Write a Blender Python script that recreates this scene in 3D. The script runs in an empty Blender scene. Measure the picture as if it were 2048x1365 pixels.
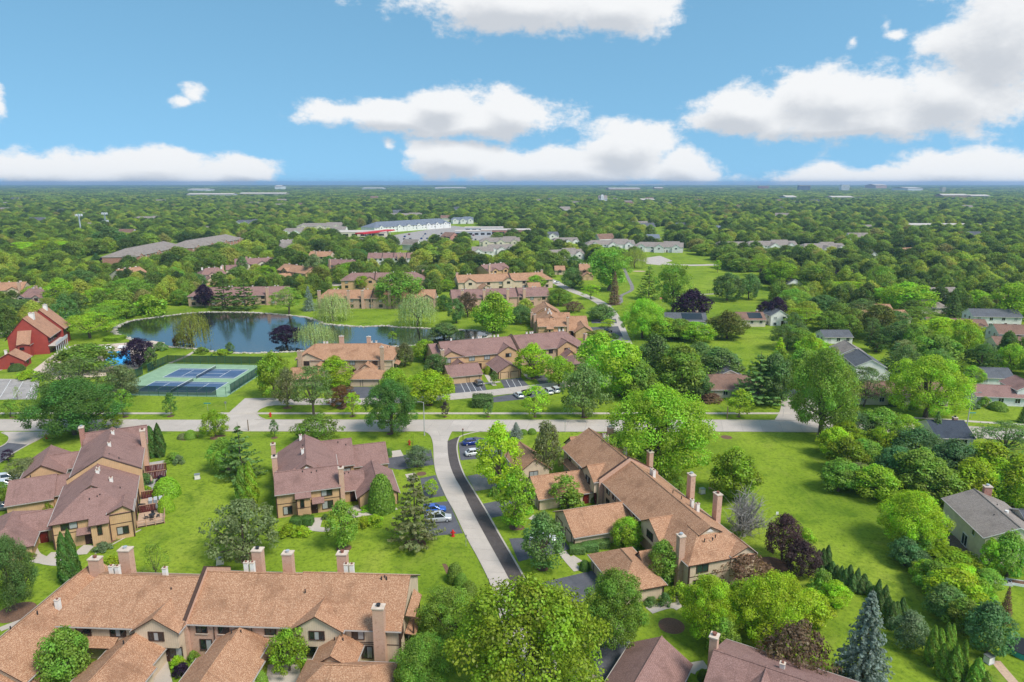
import bpy, bmesh, math, random
import numpy as np
from mathutils import Vector, Matrix
R = math.radians
SC = bpy.context.scene
COL = SC.collection

# ------------------------------------------------------------------ camera
CAM_H, FPX, HORIZ = 61.7, 2048 * 24 / 36, 366.0
PITCH = math.atan((682.5 - HORIZ) / FPX)
CP, SP = math.cos(PITCH), math.sin(PITCH)
cam = bpy.data.objects.new('camera', bpy.data.cameras.new('camera'))
COL.objects.link(cam)
cam.data.lens = 24.0; cam.data.sensor_width = 36.0; cam.data.sensor_fit = 'HORIZONTAL'
cam.data.clip_start = 0.5; cam.data.clip_end = 60000
cam.location = (0, 0, CAM_H); cam.rotation_euler = (math.pi / 2 - PITCH, 0, 0)
SC.camera = cam

# ------------------------------------------------------------------ light
SUN_EL, SUN_AZ = 52.0, 128.0          # azimuth clockwise from the view direction (+Y)
sun = bpy.data.objects.new('sun', bpy.data.lights.new('sun', 'SUN'))
COL.objects.link(sun)
sun.data.energy = 2.5; sun.data.angle = R(18.0); sun.data.color = (1.0, 0.955, 0.89)
_sd = Vector((math.sin(R(SUN_AZ)) * math.cos(R(SUN_EL)), math.cos(R(SUN_AZ)) * math.cos(R(SUN_EL)), math.sin(R(SUN_EL))))
sun.rotation_euler = _sd.to_track_quat('Z', 'Y').to_euler()
SC.view_settings.view_transform = 'Standard'; SC.view_settings.look = 'None'
SC.view_settings.gamma = 1.0; SC.view_settings.exposure = 0.70
SC.cycles.max_bounces = 5; SC.cycles.diffuse_bounces = 2; SC.cycles.transparent_max_bounces = 6
SC.cycles.volume_bounces = 0; SC.cycles.use_denoising = True; SC.cycles.caustics_reflective = False; SC.cycles.caustics_refractive = False

# ------------------------------------------------------------------ sky with clouds (world)
class V:
    """a socket with arithmetic, so node maths reads like maths"""
    nt = None
    def __init__(s, k): s.k = k
    @staticmethod
    def m(op, *a, clamp=False):
        n = V.nt.nodes.new('ShaderNodeMath'); n.operation = op; n.use_clamp = clamp
        for i, x in enumerate(a):
            if isinstance(x, V): V.nt.links.new(x.k, n.inputs[i])
            else: n.inputs[i].default_value = x
        return V(n.outputs[0])
    def __add__(s, o): return V.m('ADD', s, o)
    def __sub__(s, o): return V.m('SUBTRACT', s, o)
    def __rsub__(s, o): return V.m('SUBTRACT', o, s)
    def __mul__(s, o): return V.m('MULTIPLY', s, o)
    def max(s, o): return V.m('MAXIMUM', s, o)
    def step(s, a, b):
        n = V.nt.nodes.new('ShaderNodeMapRange'); n.interpolation_type = 'SMOOTHSTEP'
        V.nt.links.new(s.k, n.inputs[0]); n.inputs[1].default_value = a; n.inputs[2].default_value = b
        return V(n.outputs[0])
def px_dir(x, y):
    u, v = (x - 1024) / FPX, (y - 682.5) / FPX
    d = Vector((u, CP - v * SP, -SP - v * CP)).normalized()
    return math.atan2(d.x, d.y), math.asin(d.z)
# cumulus in the sky, the last two out of view, added to whiten the pond reflection: bearing / elevation of the centre, half width, rise, depth (given as picture px, turned into angles)
CLOUDS = [(790, 232, 215, 36), (890, 212, 120, 48), (1030, 232, 125, 56), (960, 245, 200, 42), (910, 318, 120, 52), (1120, 335, 330, 46), (1250, 300, 130, 62), (1370, 335, 80, 50), (1490, 222, 130, 54), (1690, 205, 210, 76), (1700, 240, 310, 42),
          (2010, 90, 190, 130), (1900, 190, 180, 80), (1050, 8, 290, 60), (1230, 15, 130, 62), (240, 352, 330, 50), (300, 335, 170, 42), (90, 340, 200, 42), (500, 340, 80, 26), (389, 192, 27, 19), (366, 203, 30, 11),
          (1800, 362, 390, 34), (1905, 342, 180, 42), (1774, 48, 17, 20), (1793, 68, 26, 11), (1706, 82, 15, 17), (776, 292, 17, 22), (-4, 205, 14, 25), (430, -178, 430, 100), (940, -215, 330, 100)]
world = bpy.data.worlds.new('World'); SC.world = world; world.use_nodes = True
nt = world.node_tree; nt.nodes.clear()
def vmath(op, a, *b):
    n = V.nt.nodes.new('ShaderNodeVectorMath'); n.operation = op; V.nt.links.new(a, n.inputs[0])
    for i, x in enumerate(b): n.inputs[i + 1].default_value = x
    return n.outputs['Value'] if op == 'LENGTH' else n.outputs[0]
def cloud_group():
    """how deep inside a cloud a bearing / elevation lies"""
    g = bpy.data.node_groups.new('cloud_field', 'ShaderNodeTree')
    g.interface.new_socket('dir', in_out='INPUT', socket_type='NodeSocketVector')
    g.interface.new_socket('E', in_out='OUTPUT', socket_type='NodeSocketFloat'); g.interface.new_socket('B', in_out='OUTPUT', socket_type='NodeSocketFloat')
    V.nt = g; gi = g.nodes.new('NodeGroupInput'); go = g.nodes.new('NodeGroupOutput'); d0 = gi.outputs[0]
    def noise(k, detail, rough):
        n = g.nodes.new('ShaderNodeTexNoise'); n.noise_dimensions = '2D'; n.inputs['Scale'].default_value = 1.0; n.inputs['Detail'].default_value = detail; n.inputs['Roughness'].default_value = rough
        g.links.new(vmath('MULTIPLY', d0, k), n.inputs['Vector']); return V(n.outputs[0])
    F = None
    for x, y, a, b in CLOUDS:
        a0, e0 = px_dir(x, y); ka = 1 / (a / FPX * math.cos(a0) ** 2); kb = FPX / b; w = min(1.0, a / 110.0 + .25)
        e = V.m('MULTIPLY_ADD', V(vmath('LENGTH', vmath('MULTIPLY_ADD', d0, (ka, kb, 0), (-a0 * ka, -e0 * kb, 0)))), -w, w)
        F = e if F is None else F.max(e)
    s_ = g.nodes.new('ShaderNodeSeparateXYZ'); g.links.new(d0, s_.inputs[0])
    out = V.m('ABSOLUTE', V(s_.outputs[0])).step(.68, .85).max(V(s_.outputs[1]).step(.30, .42))
    F = F.max(V.m('MULTIPLY_ADD', (noise((3.2, 7.0, 0), 1.0, .5) - .56) * 5.0 + 4.0, out, -4.0))
    g.links.new(F.k, go.inputs[0]); g.links.new((noise((12.5, 20, 0), 6.0, .66) - .5).k, go.inputs[1]); return g
CG = cloud_group(); V.nt = nt
tc = nt.nodes.new('ShaderNodeTexCoord'); sx = nt.nodes.new('ShaderNodeSeparateXYZ'); nt.links.new(tc.outputs['Generated'], sx.inputs[0])
az = V.m('ARCTAN2', V(sx.outputs[0]), V(sx.outputs[1])); el = V.m('ARCSINE', V(sx.outputs[2]))
cv = nt.nodes.new('ShaderNodeCombineXYZ'); nt.links.new(az.k, cv.inputs[0]); nt.links.new(el.k, cv.inputs[1])
def cf(off):
    n = nt.nodes.new('ShaderNodeGroup'); n.node_tree = CG; nt.links.new(vmath('ADD', cv.outputs[0], off), n.inputs[0]); return V(n.outputs[0]), V(n.outputs[1])
(E0, B0), (E1, B1) = cf((0, 0, 0)), cf((.010, .020, 0))
dens = (E0 + B0 * 1.5).step(.0, .42)
shade = (E1 * .9 + B1 * 1.0 + (E1 - E0) * .8).step(.05, 1.0)
sky = nt.nodes.new('ShaderNodeTexSky'); sky.sky_type = 'NISHITA'; sky.sun_disc = False
sky.sun_elevation = R(SUN_EL); sky.sun_rotation = R(SUN_AZ); sky.air_density = 1.0; sky.dust_density = 0.3; sky.ozone_density = 2.0; sky.altitude = 200
# the clear blue of the photograph reaches low down: look the sky up a little higher than the line of sight
cz = nt.nodes.new('ShaderNodeCombineXYZ'); nt.links.new(sx.outputs[0], cz.inputs[0]); nt.links.new(sx.outputs[1], cz.inputs[1]); nt.links.new((V.m('ABSOLUTE', V(sx.outputs[2])) * .8 + .30).k, cz.inputs[2]); nz = nt.nodes.new('ShaderNodeVectorMath'); nz.operation = 'NORMALIZE'; nt.links.new(cz.outputs[0], nz.inputs[0]); nt.links.new(nz.outputs[0], sky.inputs[0])
world.cycles.sampling_method = 'MANUAL'; world.cycles.sample_map_resolution = 256
def mixc(a, b, f):
    n = nt.nodes.new('ShaderNodeMix'); n.data_type = 'RGBA'
    for s, x in ((0, f), (6, a), (7, b)):
        if isinstance(x, V): nt.links.new(x.k, n.inputs[s])
        else: n.inputs[s].default_value = x
    return V(n.outputs[2])
SKY_K = .15
hsv = nt.nodes.new('ShaderNodeHueSaturation'); hsv.inputs['Hue'].default_value = .475; hsv.inputs['Saturation'].default_value = 1.08; hsv.inputs['Value'].default_value = .84
nt.links.new(sky.outputs[0], hsv.inputs['Color'])
cc = mixc((.585 / SKY_K, .59 / SKY_K, .595 / SKY_K, 1), (.385 / SKY_K, .405 / SKY_K, .435 / SKY_K, 1), shade)
fin = mixc(V(hsv.outputs[0]), cc, dens * .97)
bg = nt.nodes.new('ShaderNodeBackground'); bg.inputs[1].default_value = SKY_K
nt.links.new(fin.k, bg.inputs[0])
wo = nt.nodes.new('ShaderNodeOutputWorld'); nt.links.new(bg.outputs[0], wo.inputs[0])

# ------------------------------------------------------------------ survey helpers: where a sight line meets a level
def P(x, y, z=0.0):
    u, v = (x - 1024) / FPX, (y - 682.5) / FPX
    t = (z - CAM_H) / (-SP - v * CP)
    return Vector((u * t, (CP - v * SP) * t, z))
def height_at(x, y, Y):
    v = (y - 682.5) / FPX; t = Y / (CP - v * SP); return CAM_H + t * (-SP - v * CP)
def depth(p): return p.y * CP - (p.z - CAM_H) * SP
TILE = {'R%d' % (i + 1): ((i % 4) * 512, 340 + 342 * (i // 4)) for i in range(8)}
TILE.update({'S%d' % (i + 1): (i * 512, 1023) for i in range(4)})
def tp(t, x, y): o = TILE[t]; return o[0] + x / 3.992, o[1] + y / 3.992

# ------------------------------------------------------------------ materials
MAT = {}
def new_mat(name):
    m = bpy.data.materials.new(name); m.use_nodes = True; MAT[name] = m
    t = m.node_tree; V.nt = t; b = t.nodes['Principled BSDF']; b.inputs['Specular IOR Level'].default_value = .25
    return m, t, b
def tnoise(t, scale, detail=4, rough=.6, vec=None, dist=0):
    n = t.nodes.new('ShaderNodeTexNoise'); n.inputs['Scale'].default_value = scale; n.inputs['Detail'].default_value = detail; n.inputs['Roughness'].default_value = rough; n.inputs['Distortion'].default_value = dist
    if vec is None:
        g = t.nodes.new('ShaderNodeNewGeometry'); vec = g.outputs['Position']
    t.links.new(vec, n.inputs['Vector']); return V(n.outputs[0])
def ramp(t, fac, stops):
    n = t.nodes.new('ShaderNodeValToRGB'); e = n.color_ramp.elements
    while len(e) < len(stops): e.new(.5)
    for k, (p, c) in zip(e, stops): k.position = p; k.color = (*c, 1)
    t.links.new(fac.k, n.inputs[0]); return n.outputs[0]
def mixn(t, a, b, f, mode='MIX'):
    n = t.nodes.new('ShaderNodeMix'); n.data_type = 'RGBA'; n.blend_type = mode
    for s, x in ((0, f), (6, a), (7, b)):
        if isinstance(x, V): x = x.k
        if hasattr(x, 'is_output'): t.links.new(x, n.inputs[s])
        else: n.inputs[s].default_value = (*x, 1) if isinstance(x, tuple) else x
    return n.outputs[2]
def bump(t, b, h, dist, strength=.6):
    n = t.nodes.new('ShaderNodeBump'); n.inputs['Strength'].default_value = strength; n.inputs['Distance'].default_value = dist
    t.links.new(h.k if isinstance(h, V) else h, n.inputs['Height']); t.links.new(n.outputs[0], b.inputs['Normal'])
def k3(c, f): return tuple(x * f for x in c)
def uvnode(t):
    return t.nodes.new('ShaderNodeUVMap').outputs[0]
def plain(name, c, rough=.7, var=.18, scale=1.5, metal=0, bumpd=0, spec=.25):
    m, t, b = new_mat(name)
    n = tnoise(t, scale, 5)
    t.links.new(ramp(t, n, [(.3, k3(c, 1 - var)), (.7, k3(c, 1 + var))]), b.inputs['Base Color'])
    b.inputs['Roughness'].default_value = rough; b.inputs['Metallic'].default_value = metal; b.inputs['Specular IOR Level'].default_value = spec
    if bumpd: bump(t, b, tnoise(t, scale * 6, 4), bumpd)
    return m
def shingle(name, c1, c2, c3):
    m, t, b = new_mat(name); uv = uvnode(t)
    br = t.nodes.new('ShaderNodeTexBrick'); t.links.new(uv, br.inputs['Vector'])
    for k, v in (('Scale', 1), ('Mortar Size', .012), ('Mortar Smooth', .2), ('Bias', 0), ('Brick Width', .42), ('Row Height', .2)): br.inputs[k].default_value = v
    br.inputs['Color1'].default_value = (*c1, 1); br.inputs['Color2'].default_value = (*c2, 1); br.inputs['Mortar'].default_value = (*k3(c1, .45), 1); br.offset = .37
    n = tnoise(t, .35, 4); n2 = tnoise(t, 7, 2)
    c = mixn(t, br.outputs[0], c3, n2.step(.46, .68) * .85)
    c = mixn(t, c, k3(c1, .55), n.step(.47, .75) * .55)
    st = t.nodes.new('ShaderNodeMapping'); st.inputs['Scale'].default_value = (1.6, .12, 1); t.links.new(uv, st.inputs[0])
    n3 = tnoise(t, 1.0, 4, .6, st.outputs[0])
    c = mixn(t, c, k3(c1, .5), n3.step(.52, .78) * .45)
    t.links.new(c, b.inputs['Base Color']); b.inputs['Roughness'].default_value = .9; bump(t, b, br.outputs[1], -.02, .5)
def siding(name, c, pitch=.3):
    m, t, b = new_mat(name); uv = uvnode(t)
    s = t.nodes.new('ShaderNodeSeparateXYZ'); t.links.new(uv, s.inputs[0])
    fr = V.m('FRACT', V(s.outputs[0]) * (1 / pitch))
    g = fr.step(0, .09)
    n = tnoise(t, .7, 5)
    base = ramp(t, n, [(.3, k3(c, .86)), (.7, k3(c, 1.1))])
    t.links.new(mixn(t, k3(c, .55), base, g), b.inputs['Base Color']); b.inputs['Roughness'].default_value = .8; bump(t, b, g, .012)
def brick(name, c1, c2, mortar):
    m, t, b = new_mat(name); uv = uvnode(t)
    br = t.nodes.new('ShaderNodeTexBrick'); t.links.new(uv, br.inputs['Vector'])
    for k, v in (('Scale', 1), ('Mortar Size', .014), ('Brick Width', .26), ('Row Height', .09), ('Bias', 0)): br.inputs[k].default_value = v
    br.inputs['Color1'].default_value = (*c1, 1); br.inputs['Color2'].default_value = (*c2, 1); br.inputs['Mortar'].default_value = (*mortar, 1)
    n = tnoise(t, 2.5, 3)
    t.links.new(mixn(t, br.outputs[0], k3(c1, .6), n.step(.5, .75) * .5), b.inputs['Base Color']); b.inputs['Roughness'].default_value = .9
shingle('shingle_orange', (.36, .178, .097), (.43, .225, .128), (.62, .39, .245))
shingle('shingle_mauve', (.255, .142, .118), (.30, .172, .145), (.36, .22, .19))
shingle('shingle_red', (.40, .20, .12), (.46, .24, .15), (.52, .31, .2))
shingle('shingle_grey', (.10, .105, .115), (.13, .135, .145), (.17, .17, .18))
shingle('shingle_slate', (.15, .17, .21), (.19, .21, .25), (.24, .26, .3))
shingle('shingle_taupe', (.25, .205, .175), (.30, .25, .215), (.36, .31, .27))
shingle('shingle_brown', (.21, .12, .085), (.26, .15, .11), (.3, .19, .14))
shingle('shingle_navy', (.045, .055, .075), (.06, .07, .09), (.08, .09, .11))
siding('siding_orange', (.58, .37, .20)); siding('siding_beige', (.64, .50, .355)); siding('siding_white', (.76, .74, .70), .22); siding('siding_red', (.36, .062, .045), .25); siding('siding_cream', (.68, .60, .47), .25); siding('siding_grey', (.5, .52, .54), .25)
brick('brick_pink', (.54, .285, .19), (.60, .345, .24), (.58, .44, .34)); brick('brick_red', (.36, .125, .085), (.42, .16, .11), (.45, .33, .27)); brick('brick_tan', (.50, .33, .20), (.36, .2, .12), (.55, .45, .35))
plain('trim', (.075, .042, .03), .6); plain('trim_white', (.75, .74, .72), .5, .05); plain('concrete_cap', (.62, .5, .4), .8); plain('vent_white', (.78, .74, .68), .5, .06)
plain('flue', (.22, .09, .06), .6); plain('metal_dark', (.03, .03, .032), .45, .1); plain('metal_grey', (.35, .36, .37), .4, .1, metal=.6); plain('metal_cap', (.6, .62, .64), .35, .1, metal=.5)
plain('gutter', (.45, .40, .36), .5, .05); plain('door_dark', (.05, .022, .018), .5); plain('door_red', (.16, .02, .016), .4); plain('garage', (.60, .40, .23), .7, .06); plain('garage_beige', (.60, .46, .32), .7, .06); plain('garage_white', (.75, .74, .7), .6, .05)
plain('rubber', (.012, .012, .013), .8); plain('bark', (.14, .105, .08), .95, .35, 6, bumpd=.03); plain('bark_grey', (.30, .28, .25), .95, .3, 6, bumpd=.03)
plain('mulch', (.17, .095, .06), 1, .4, 5, bumpd=.03); plain('stone_edge', (.46, .41, .34), .9, .3, 2); plain('fence_red', (.13, .032, .03), .8, .2, 3); plain('wood_light', (.52, .36, .25), .8, .15, 3)
plain('paint_white', (.82, .82, .80), .6, .04); plain('paint_green', (.02, .10, .065), .6, .15); plain('hydrant_red', (.55, .035, .03), .45, .1); plain('pool_deck_mat', (.60, .47, .38), .85, .12, .8)
plain('plastic_white', (.8, .8, .8), .4, .04); plain('canopy_red', (.55, .02, .025), .5, .1); plain('steel_pole', (.42, .42, .40), .5, .1); plain('wood_pole', (.2, .14, .1), .9, .2, 4); plain('roof_flat', (.55, .48, .42), .9, .12, .3)
plain('court_green', (.25, .38, .24), .85, .16, .35); plain('court_blue', (.068, .122, .215), .8, .16, .3); plain('rail_tan', (.45, .27, .18), .8, .1); plain('sand', (.5, .36, .25), 1, .1); plain('play_red', (.42, .13, .11), .9, .12); plain('curtain', (.62, .62, .58), .9, .1, 3); plain('blind_dark', (.10, .10, .10), .6, .3, 3); plain('turquoise', (.05, .3, .28), .5, .1); plain('tarp_black', (.02, .02, .022), .6, .1)
def glassy(name, c, rough=.08, spec=.8):
    m, t, b = new_mat(name); b.inputs['Base Color'].default_value = (*c, 1); b.inputs['Roughness'].default_value = rough; b.inputs['Specular IOR Level'].default_value = spec
glassy('glass', (.018, .024, .026)); glassy('glass_curtain', (.36, .37, .36), .15, .5); glassy('glass_green', (.02, .045, .04))
def paint(name, c, metal=.3):
    m, t, b = new_mat(name); b.inputs['Base Color'].default_value = (*c, 1); b.inputs['Roughness'].default_value = .28; b.inputs['Metallic'].default_value = metal; b.inputs['Coat Weight'].default_value = .6; b.inputs['Coat Roughness'].default_value = .05
for n_, c_ in dict(silver=(.55, .56, .57), white=(.78, .78, .78), blue=(.015, .04, .22), sky_blue=(.03, .12, .5), black=(.012, .012, .014), grey=(.12, .125, .13), red=(.28, .012, .02), champagne=(.4, .34, .26)).items(): paint('car_' + n_, c_)
paint('lamp_red', (.4, .01, .01), 0); paint('lamp_clear', (.75, .77, .8), 0)

def grass_mat():
    m, t, b = new_mat('grass')
    a, c, d = tnoise(t, .030, 5, .62, dist=.8), tnoise(t, .16, 6, .68, dist=.5), tnoise(t, 1.3, 6, .78)
    col = ramp(t, a, [(.30, (.150, .232, .019)), (.45, (.205, .295, .024)), (.58, (.255, .345, .030)), (.72, (.300, .360, .045))])
    col = mixn(t, col, (.070, .140, .012), c.step(.47, .70) * .7)
    col = mixn(t, col, (.255, .290, .055), tnoise(t, .09, 6, .72, dist=1.0).step(.53, .74) * .6)
    col = mixn(t, col, (.062, .112, .011), d.step(.44, .70) * .8)
    mpg = t.nodes.new('ShaderNodeMapping'); mpg.inputs['Scale'].default_value = (.9, .10, 1); mpg.inputs['Rotation'].default_value = (0, 0, .5); gg = t.nodes.new('ShaderNodeNewGeometry'); t.links.new(gg.outputs['Position'], mpg.inputs[0])
    col = mixn(t, col, (.23, .30, .035), tnoise(t, 1.0, 4, .65, mpg.outputs[0], .6).step(.5, .74) * .45)
    t.links.new(col, b.inputs['Base Color']); b.inputs['Roughness'].default_value = 1; b.inputs['Specular IOR Level'].default_value = .05
    bump(t, b, tnoise(t, 2.2, 6, .8), .3, .5)
grass_mat()
def concrete_mat(name, c, joints=None):
    m, t, b = new_mat(name)
    n, n2 = tnoise(t, .22, 5, .65), tnoise(t, 4, 4)
    col = ramp(t, n, [(.3, k3(c, .86)), (.7, k3(c, 1.08))]); col = mixn(t, col, k3(c, .74), n2.step(.52, .8) * .4)
    oi = t.nodes.new('ShaderNodeObjectInfo'); col = mixn(t, col, k3(c, .82), V(oi.outputs['Random']) * .55)
    cr = tnoise(t, .45, 7, .72, dist=1.4); crack = V.m('ABSOLUTE', cr - .5).step(.0, .006)
    col = mixn(t, k3(c, .55), col, crack.max(.6))
    t.links.new(col, b.inputs['Base Color']); b.inputs['Roughness'].default_value = .9
concrete_mat('concrete', (.52, .45, .39)); concrete_mat('sidewalk', (.54, .465, .39)); concrete_mat('kerb', (.52, .455, .39)); concrete_mat('stone_grey', (.42, .4, .38))
def asphalt_mat(name, c):
    m, t, b = new_mat(name)
    n, n2 = tnoise(t, .3, 6, .7, dist=.8), tnoise(t, 9, 3)
    col = ramp(t, n, [(.35, k3(c, .8)), (.68, k3(c, 1.2))]); col = mixn(t, col, k3(c, 1.7), n2.step(.55, .8) * .35)
    cr = V.m('ABSOLUTE', tnoise(t, .5, 3, .6, dist=2.5) - .5).step(0, .008); col = mixn(t, k3(c, 2.2), col, cr.max(.55))
    t.links.new(col, b.inputs['Base Color']); b.inputs['Roughness'].default_value = .88
asphalt_mat('asphalt', (.105, .105, .118)); asphalt_mat('asphalt_dark', (.088, .073, .068)); asphalt_mat('asphalt_worn', (.22, .20, .185)); asphalt_mat('asphalt_lot', (.34, .305, .28))
plain('joint', (.25, .21, .18), 1)
def water_mat():
    m, t, b = new_mat('water'); b.inputs['Base Color'].default_value = (.022, .028, .016, 1); b.inputs['Roughness'].default_value = .025; b.inputs['Specular IOR Level'].default_value = .5
    b.inputs['IOR'].default_value = 5.0
    g = t.nodes.new('ShaderNodeNewGeometry'); mp = t.nodes.new('ShaderNodeMapping'); mp.inputs['Scale'].default_value = (.5, .5, 1); t.links.new(g.outputs['Position'], mp.inputs[0])
    bump(t, b, tnoise(t, 1.6, 4, .55, mp.outputs[0]), .05, .6)
    m, t, b = new_mat('pool_water'); t.links.new(ramp(t, tnoise(t, .5, 3), [(.3, (.01, .30, .72)), (.7, (.03, .42, .85))]), b.inputs['Base Color']); b.inputs['Roughness'].default_value = .08
water_mat()
def leaf_mat(name, instanced=False):
    m, t, b = new_mat(name); t.nodes.remove(b)
    oi = t.nodes.new('ShaderNodeObjectInfo'); at = t.nodes.new('ShaderNodeAttribute'); at.attribute_name = 'var'
    s = t.nodes.new('ShaderNodeSeparateXYZ'); t.links.new(at.outputs['Vector'], s.inputs[0])
    h_sat = 1.03
    if instanced:
        col = ramp(t, V(oi.outputs['Random']), [(0, (.085, .15, .040)), (.2, (.13, .21, .045)), (.45, (.185, .275, .052)), (.7, (.24, .335, .062)), (.88, (.31, .39, .056)), (.96, (.36, .39, .07)), (1, (.25, .23, .09))])
    else: col = oi.outputs['Color']
    rnd = V(oi.outputs['Random'])
    h = t.nodes.new('ShaderNodeHueSaturation'); t.links.new(col, h.inputs['Color'])
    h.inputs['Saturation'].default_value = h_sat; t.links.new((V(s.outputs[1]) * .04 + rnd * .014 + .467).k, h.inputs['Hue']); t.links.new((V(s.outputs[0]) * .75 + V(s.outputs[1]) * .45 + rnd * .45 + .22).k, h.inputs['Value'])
    d = t.nodes.new('ShaderNodeBsdfDiffuse'); tr = t.nodes.new('ShaderNodeBsdfTranslucent'); mx = t.nodes.new('ShaderNodeMixShader'); mx.inputs[0].default_value = .45
    gl = t.nodes.new('ShaderNodeBsdfGlossy'); gl.inputs['Roughness'].default_value = .45; m2 = t.nodes.new('ShaderNodeMixShader'); m2.inputs[0].default_value = .015
    t.links.new(h.outputs[0], d.inputs[0])
    yl = mixn(t, h.outputs[0], (1.3, 1.22, .55), 1.0, 'MULTIPLY'); t.links.new(yl, tr.inputs[0])
    t.links.new(d.outputs[0], mx.inputs[1]); t.links.new(tr.outputs[0], mx.inputs[2]); t.links.new(mx.outputs[0], m2.inputs[1]); t.links.new(gl.outputs[0], m2.inputs[2])
    t.links.new(m2.outputs[0], t.nodes['Material Output'].inputs[0])
leaf_mat('foliage'); leaf_mat('foliage_woodland', True)
def screen_mat():
    m, t, b = new_mat('windscreen'); b.inputs['Base Color'].default_value = (.008, .034, .03, 1); b.inputs['Roughness'].default_value = .8; b.inputs['Alpha'].default_value = .8
    m, t, b = new_mat('net'); b.inputs['Base Color'].default_value = (.015, .02, .02, 1); b.inputs['Alpha'].default_value = .55
screen_mat()
plain('far_ground', (.035, .06, .02), 1, .4, .01)

# ------------------------------------------------------------------ mesh helpers
class MB:
    def __init__(s): s.v, s.f, s.m = [], [], []
    def face(s, pts, m=0):
        i = len(s.v); s.v += [tuple(p) for p in pts]; s.f.append(tuple(range(i, i + len(pts)))); s.m.append(m)
    def box(s, x0, x1, y0, y1, z0, z1, m=0, top=None):
        c = [(x0, y0), (x1, y0), (x1, y1), (x0, y1)]
        s.prism(c, z0, z1, m, top)
    def prism(s, c, z0, z1, m=0, top=None, bottom=True):
        n = len(c)
        s.face([(x, y, z1) for x, y in c], m if top is None else top)
        if bottom: s.face([(x, y, z0) for x, y in reversed(c)], m)
        for i in range(n):
            (x, y), (a, b) = c[i], c[(i + 1) % n]; s.face([(x, y, z0), (a, b, z0), (a, b, z1), (x, y, z1)], m)
    def slab(s, top, t=.16, m=0, side=1):
        """a sloping plate: its upper face, the edge boards and its underside"""
        s.face(top, m); lo = [(p[0], p[1], p[2] - t) for p in top]; s.face(lo[::-1], side)
        for i in range(len(top)):
            j = (i + 1) % len(top); s.face([top[j], top[i], lo[i], lo[j]], side)
    def tube(s, pts, rad, n=6, m=0, cap=True):
        rings = []
        for i, p in enumerate(pts):
            p = Vector(p); d = (Vector(pts[min(i + 1, len(pts) - 1)]) - Vector(pts[max(i - 1, 0)])).normalized()
            q = d.to_track_quat('Z', 'X'); r = rad[i] if isinstance(rad, (list, tuple)) else rad
            rings.append([p + q @ Vector((r * math.cos(k * 2 * math.pi / n), r * math.sin(k * 2 * math.pi / n), 0)) for k in range(n)])
        for a, b in zip(rings, rings[1:]):
            for k in range(n): s.face([a[k], a[(k + 1) % n], b[(k + 1) % n], b[k]], m)
        if cap: s.face(rings[0][::-1], m); s.face(rings[-1], m)
    def mesh(s, name, mats, smooth=False):
        me = bpy.data.meshes.new(name); me.from_pydata(s.v, [], s.f)
        for x in mats: me.materials.append(MAT[x])
        me.polygons.foreach_set('material_index', s.m)
        uv = me.uv_layers.new(name='UVMap').data; k = 0; co = []
        for f in s.f:
            a, b, c = Vector(s.v[f[0]]), Vector(s.v[f[1]]), Vector(s.v[f[2]])
            n = (b - a).cross(c - a)
            if n.length < 1e-12: n = Vector((0, 0, 1))
            n.normalize(); h = Vector((0, 0, 1)).cross(n)
            h = Vector((1, 0, 0)) if h.length < .05 else h.normalized()
            e = n.cross(h)
            for i in f: p = Vector(s.v[i]); co += [p.dot(h), p.dot(e)]
        uv.foreach_set('uv', co)
        if smooth: me.polygons.foreach_set('use_smooth', [True] * len(me.polygons))
        me.update(); return me
    def obj(s, name, mats, parent=None, loc=(0, 0, 0), rz=0, smooth=False):
        return put(name, s.mesh(name, mats, smooth), parent, loc, rz)
def put(name, me, parent=None, loc=(0, 0, 0), rz=0):
    o = bpy.data.objects.new(name, me); COL.objects.link(o); o.location = loc; o.rotation_euler = (0, 0, rz)
    if parent: o.parent = parent
    return o
def tag(o, label=None, cat=None, group=None, kind=None):
    for k, v in (('label', label), ('category', cat), ('group', group), ('kind', kind)):
        if v: o[k] = v
    return o
def thing(name, label, cat, loc=(0, 0, 0), rz=0, group=None):
    return tag(put(name, None, None, loc, rz), label, cat, group)
def copy_tree(o, parent=None):
    c = o.copy(); COL.objects.link(c)
    if parent: c.parent = parent
    for ch in o.children: copy_tree(ch, c)
    return c
def spline(pts, n=6):
    """smooth line through points"""
    p = [Vector(q) for q in pts]; out = []
    for i in range(len(p) - 1):
        a, b, c, d = p[max(i - 1, 0)], p[i], p[i + 1], p[min(i + 2, len(p) - 1)]
        for k in range(n):
            t = k / n; out.append(.5 * ((2 * b) + (c - a) * t + (2 * a - 5 * b + 4 * c - d) * t * t + (3 * b - a - 3 * c + d) * t ** 3))
    return out + [p[-1]]
def resample(pts, n):
    d = [0]
    for a, b in zip(pts, pts[1:]): d.append(d[-1] + (b - a).length)
    out = []; j = 0
    for k in range(n + 1):
        s = d[-1] * k / n
        while j < len(d) - 2 and d[j + 1] < s: j += 1
        out.append(pts[j].lerp(pts[j + 1], (s - d[j]) / max(1e-9, d[j + 1] - d[j])))
    return out
def sheet(name, poly, z, mat, kind='structure', parent=None):
    b = MB(); b.face([(p[0], p[1], z) for p in poly]); return tag(b.obj(name, [mat], parent), kind=None if parent else kind)
def ribbon(name, left, right, z, mat, n=24, parent=None):
    l, r = resample(left, n), resample(right, n); b = MB()
    for i in range(n): b.face([(l[i].x, l[i].y, z), (r[i].x, r[i].y, z), (r[i + 1].x, r[i + 1].y, z), (l[i + 1].x, l[i + 1].y, z)])
    return tag(b.obj(name, [mat], parent), kind=None if parent else 'structure')
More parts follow.
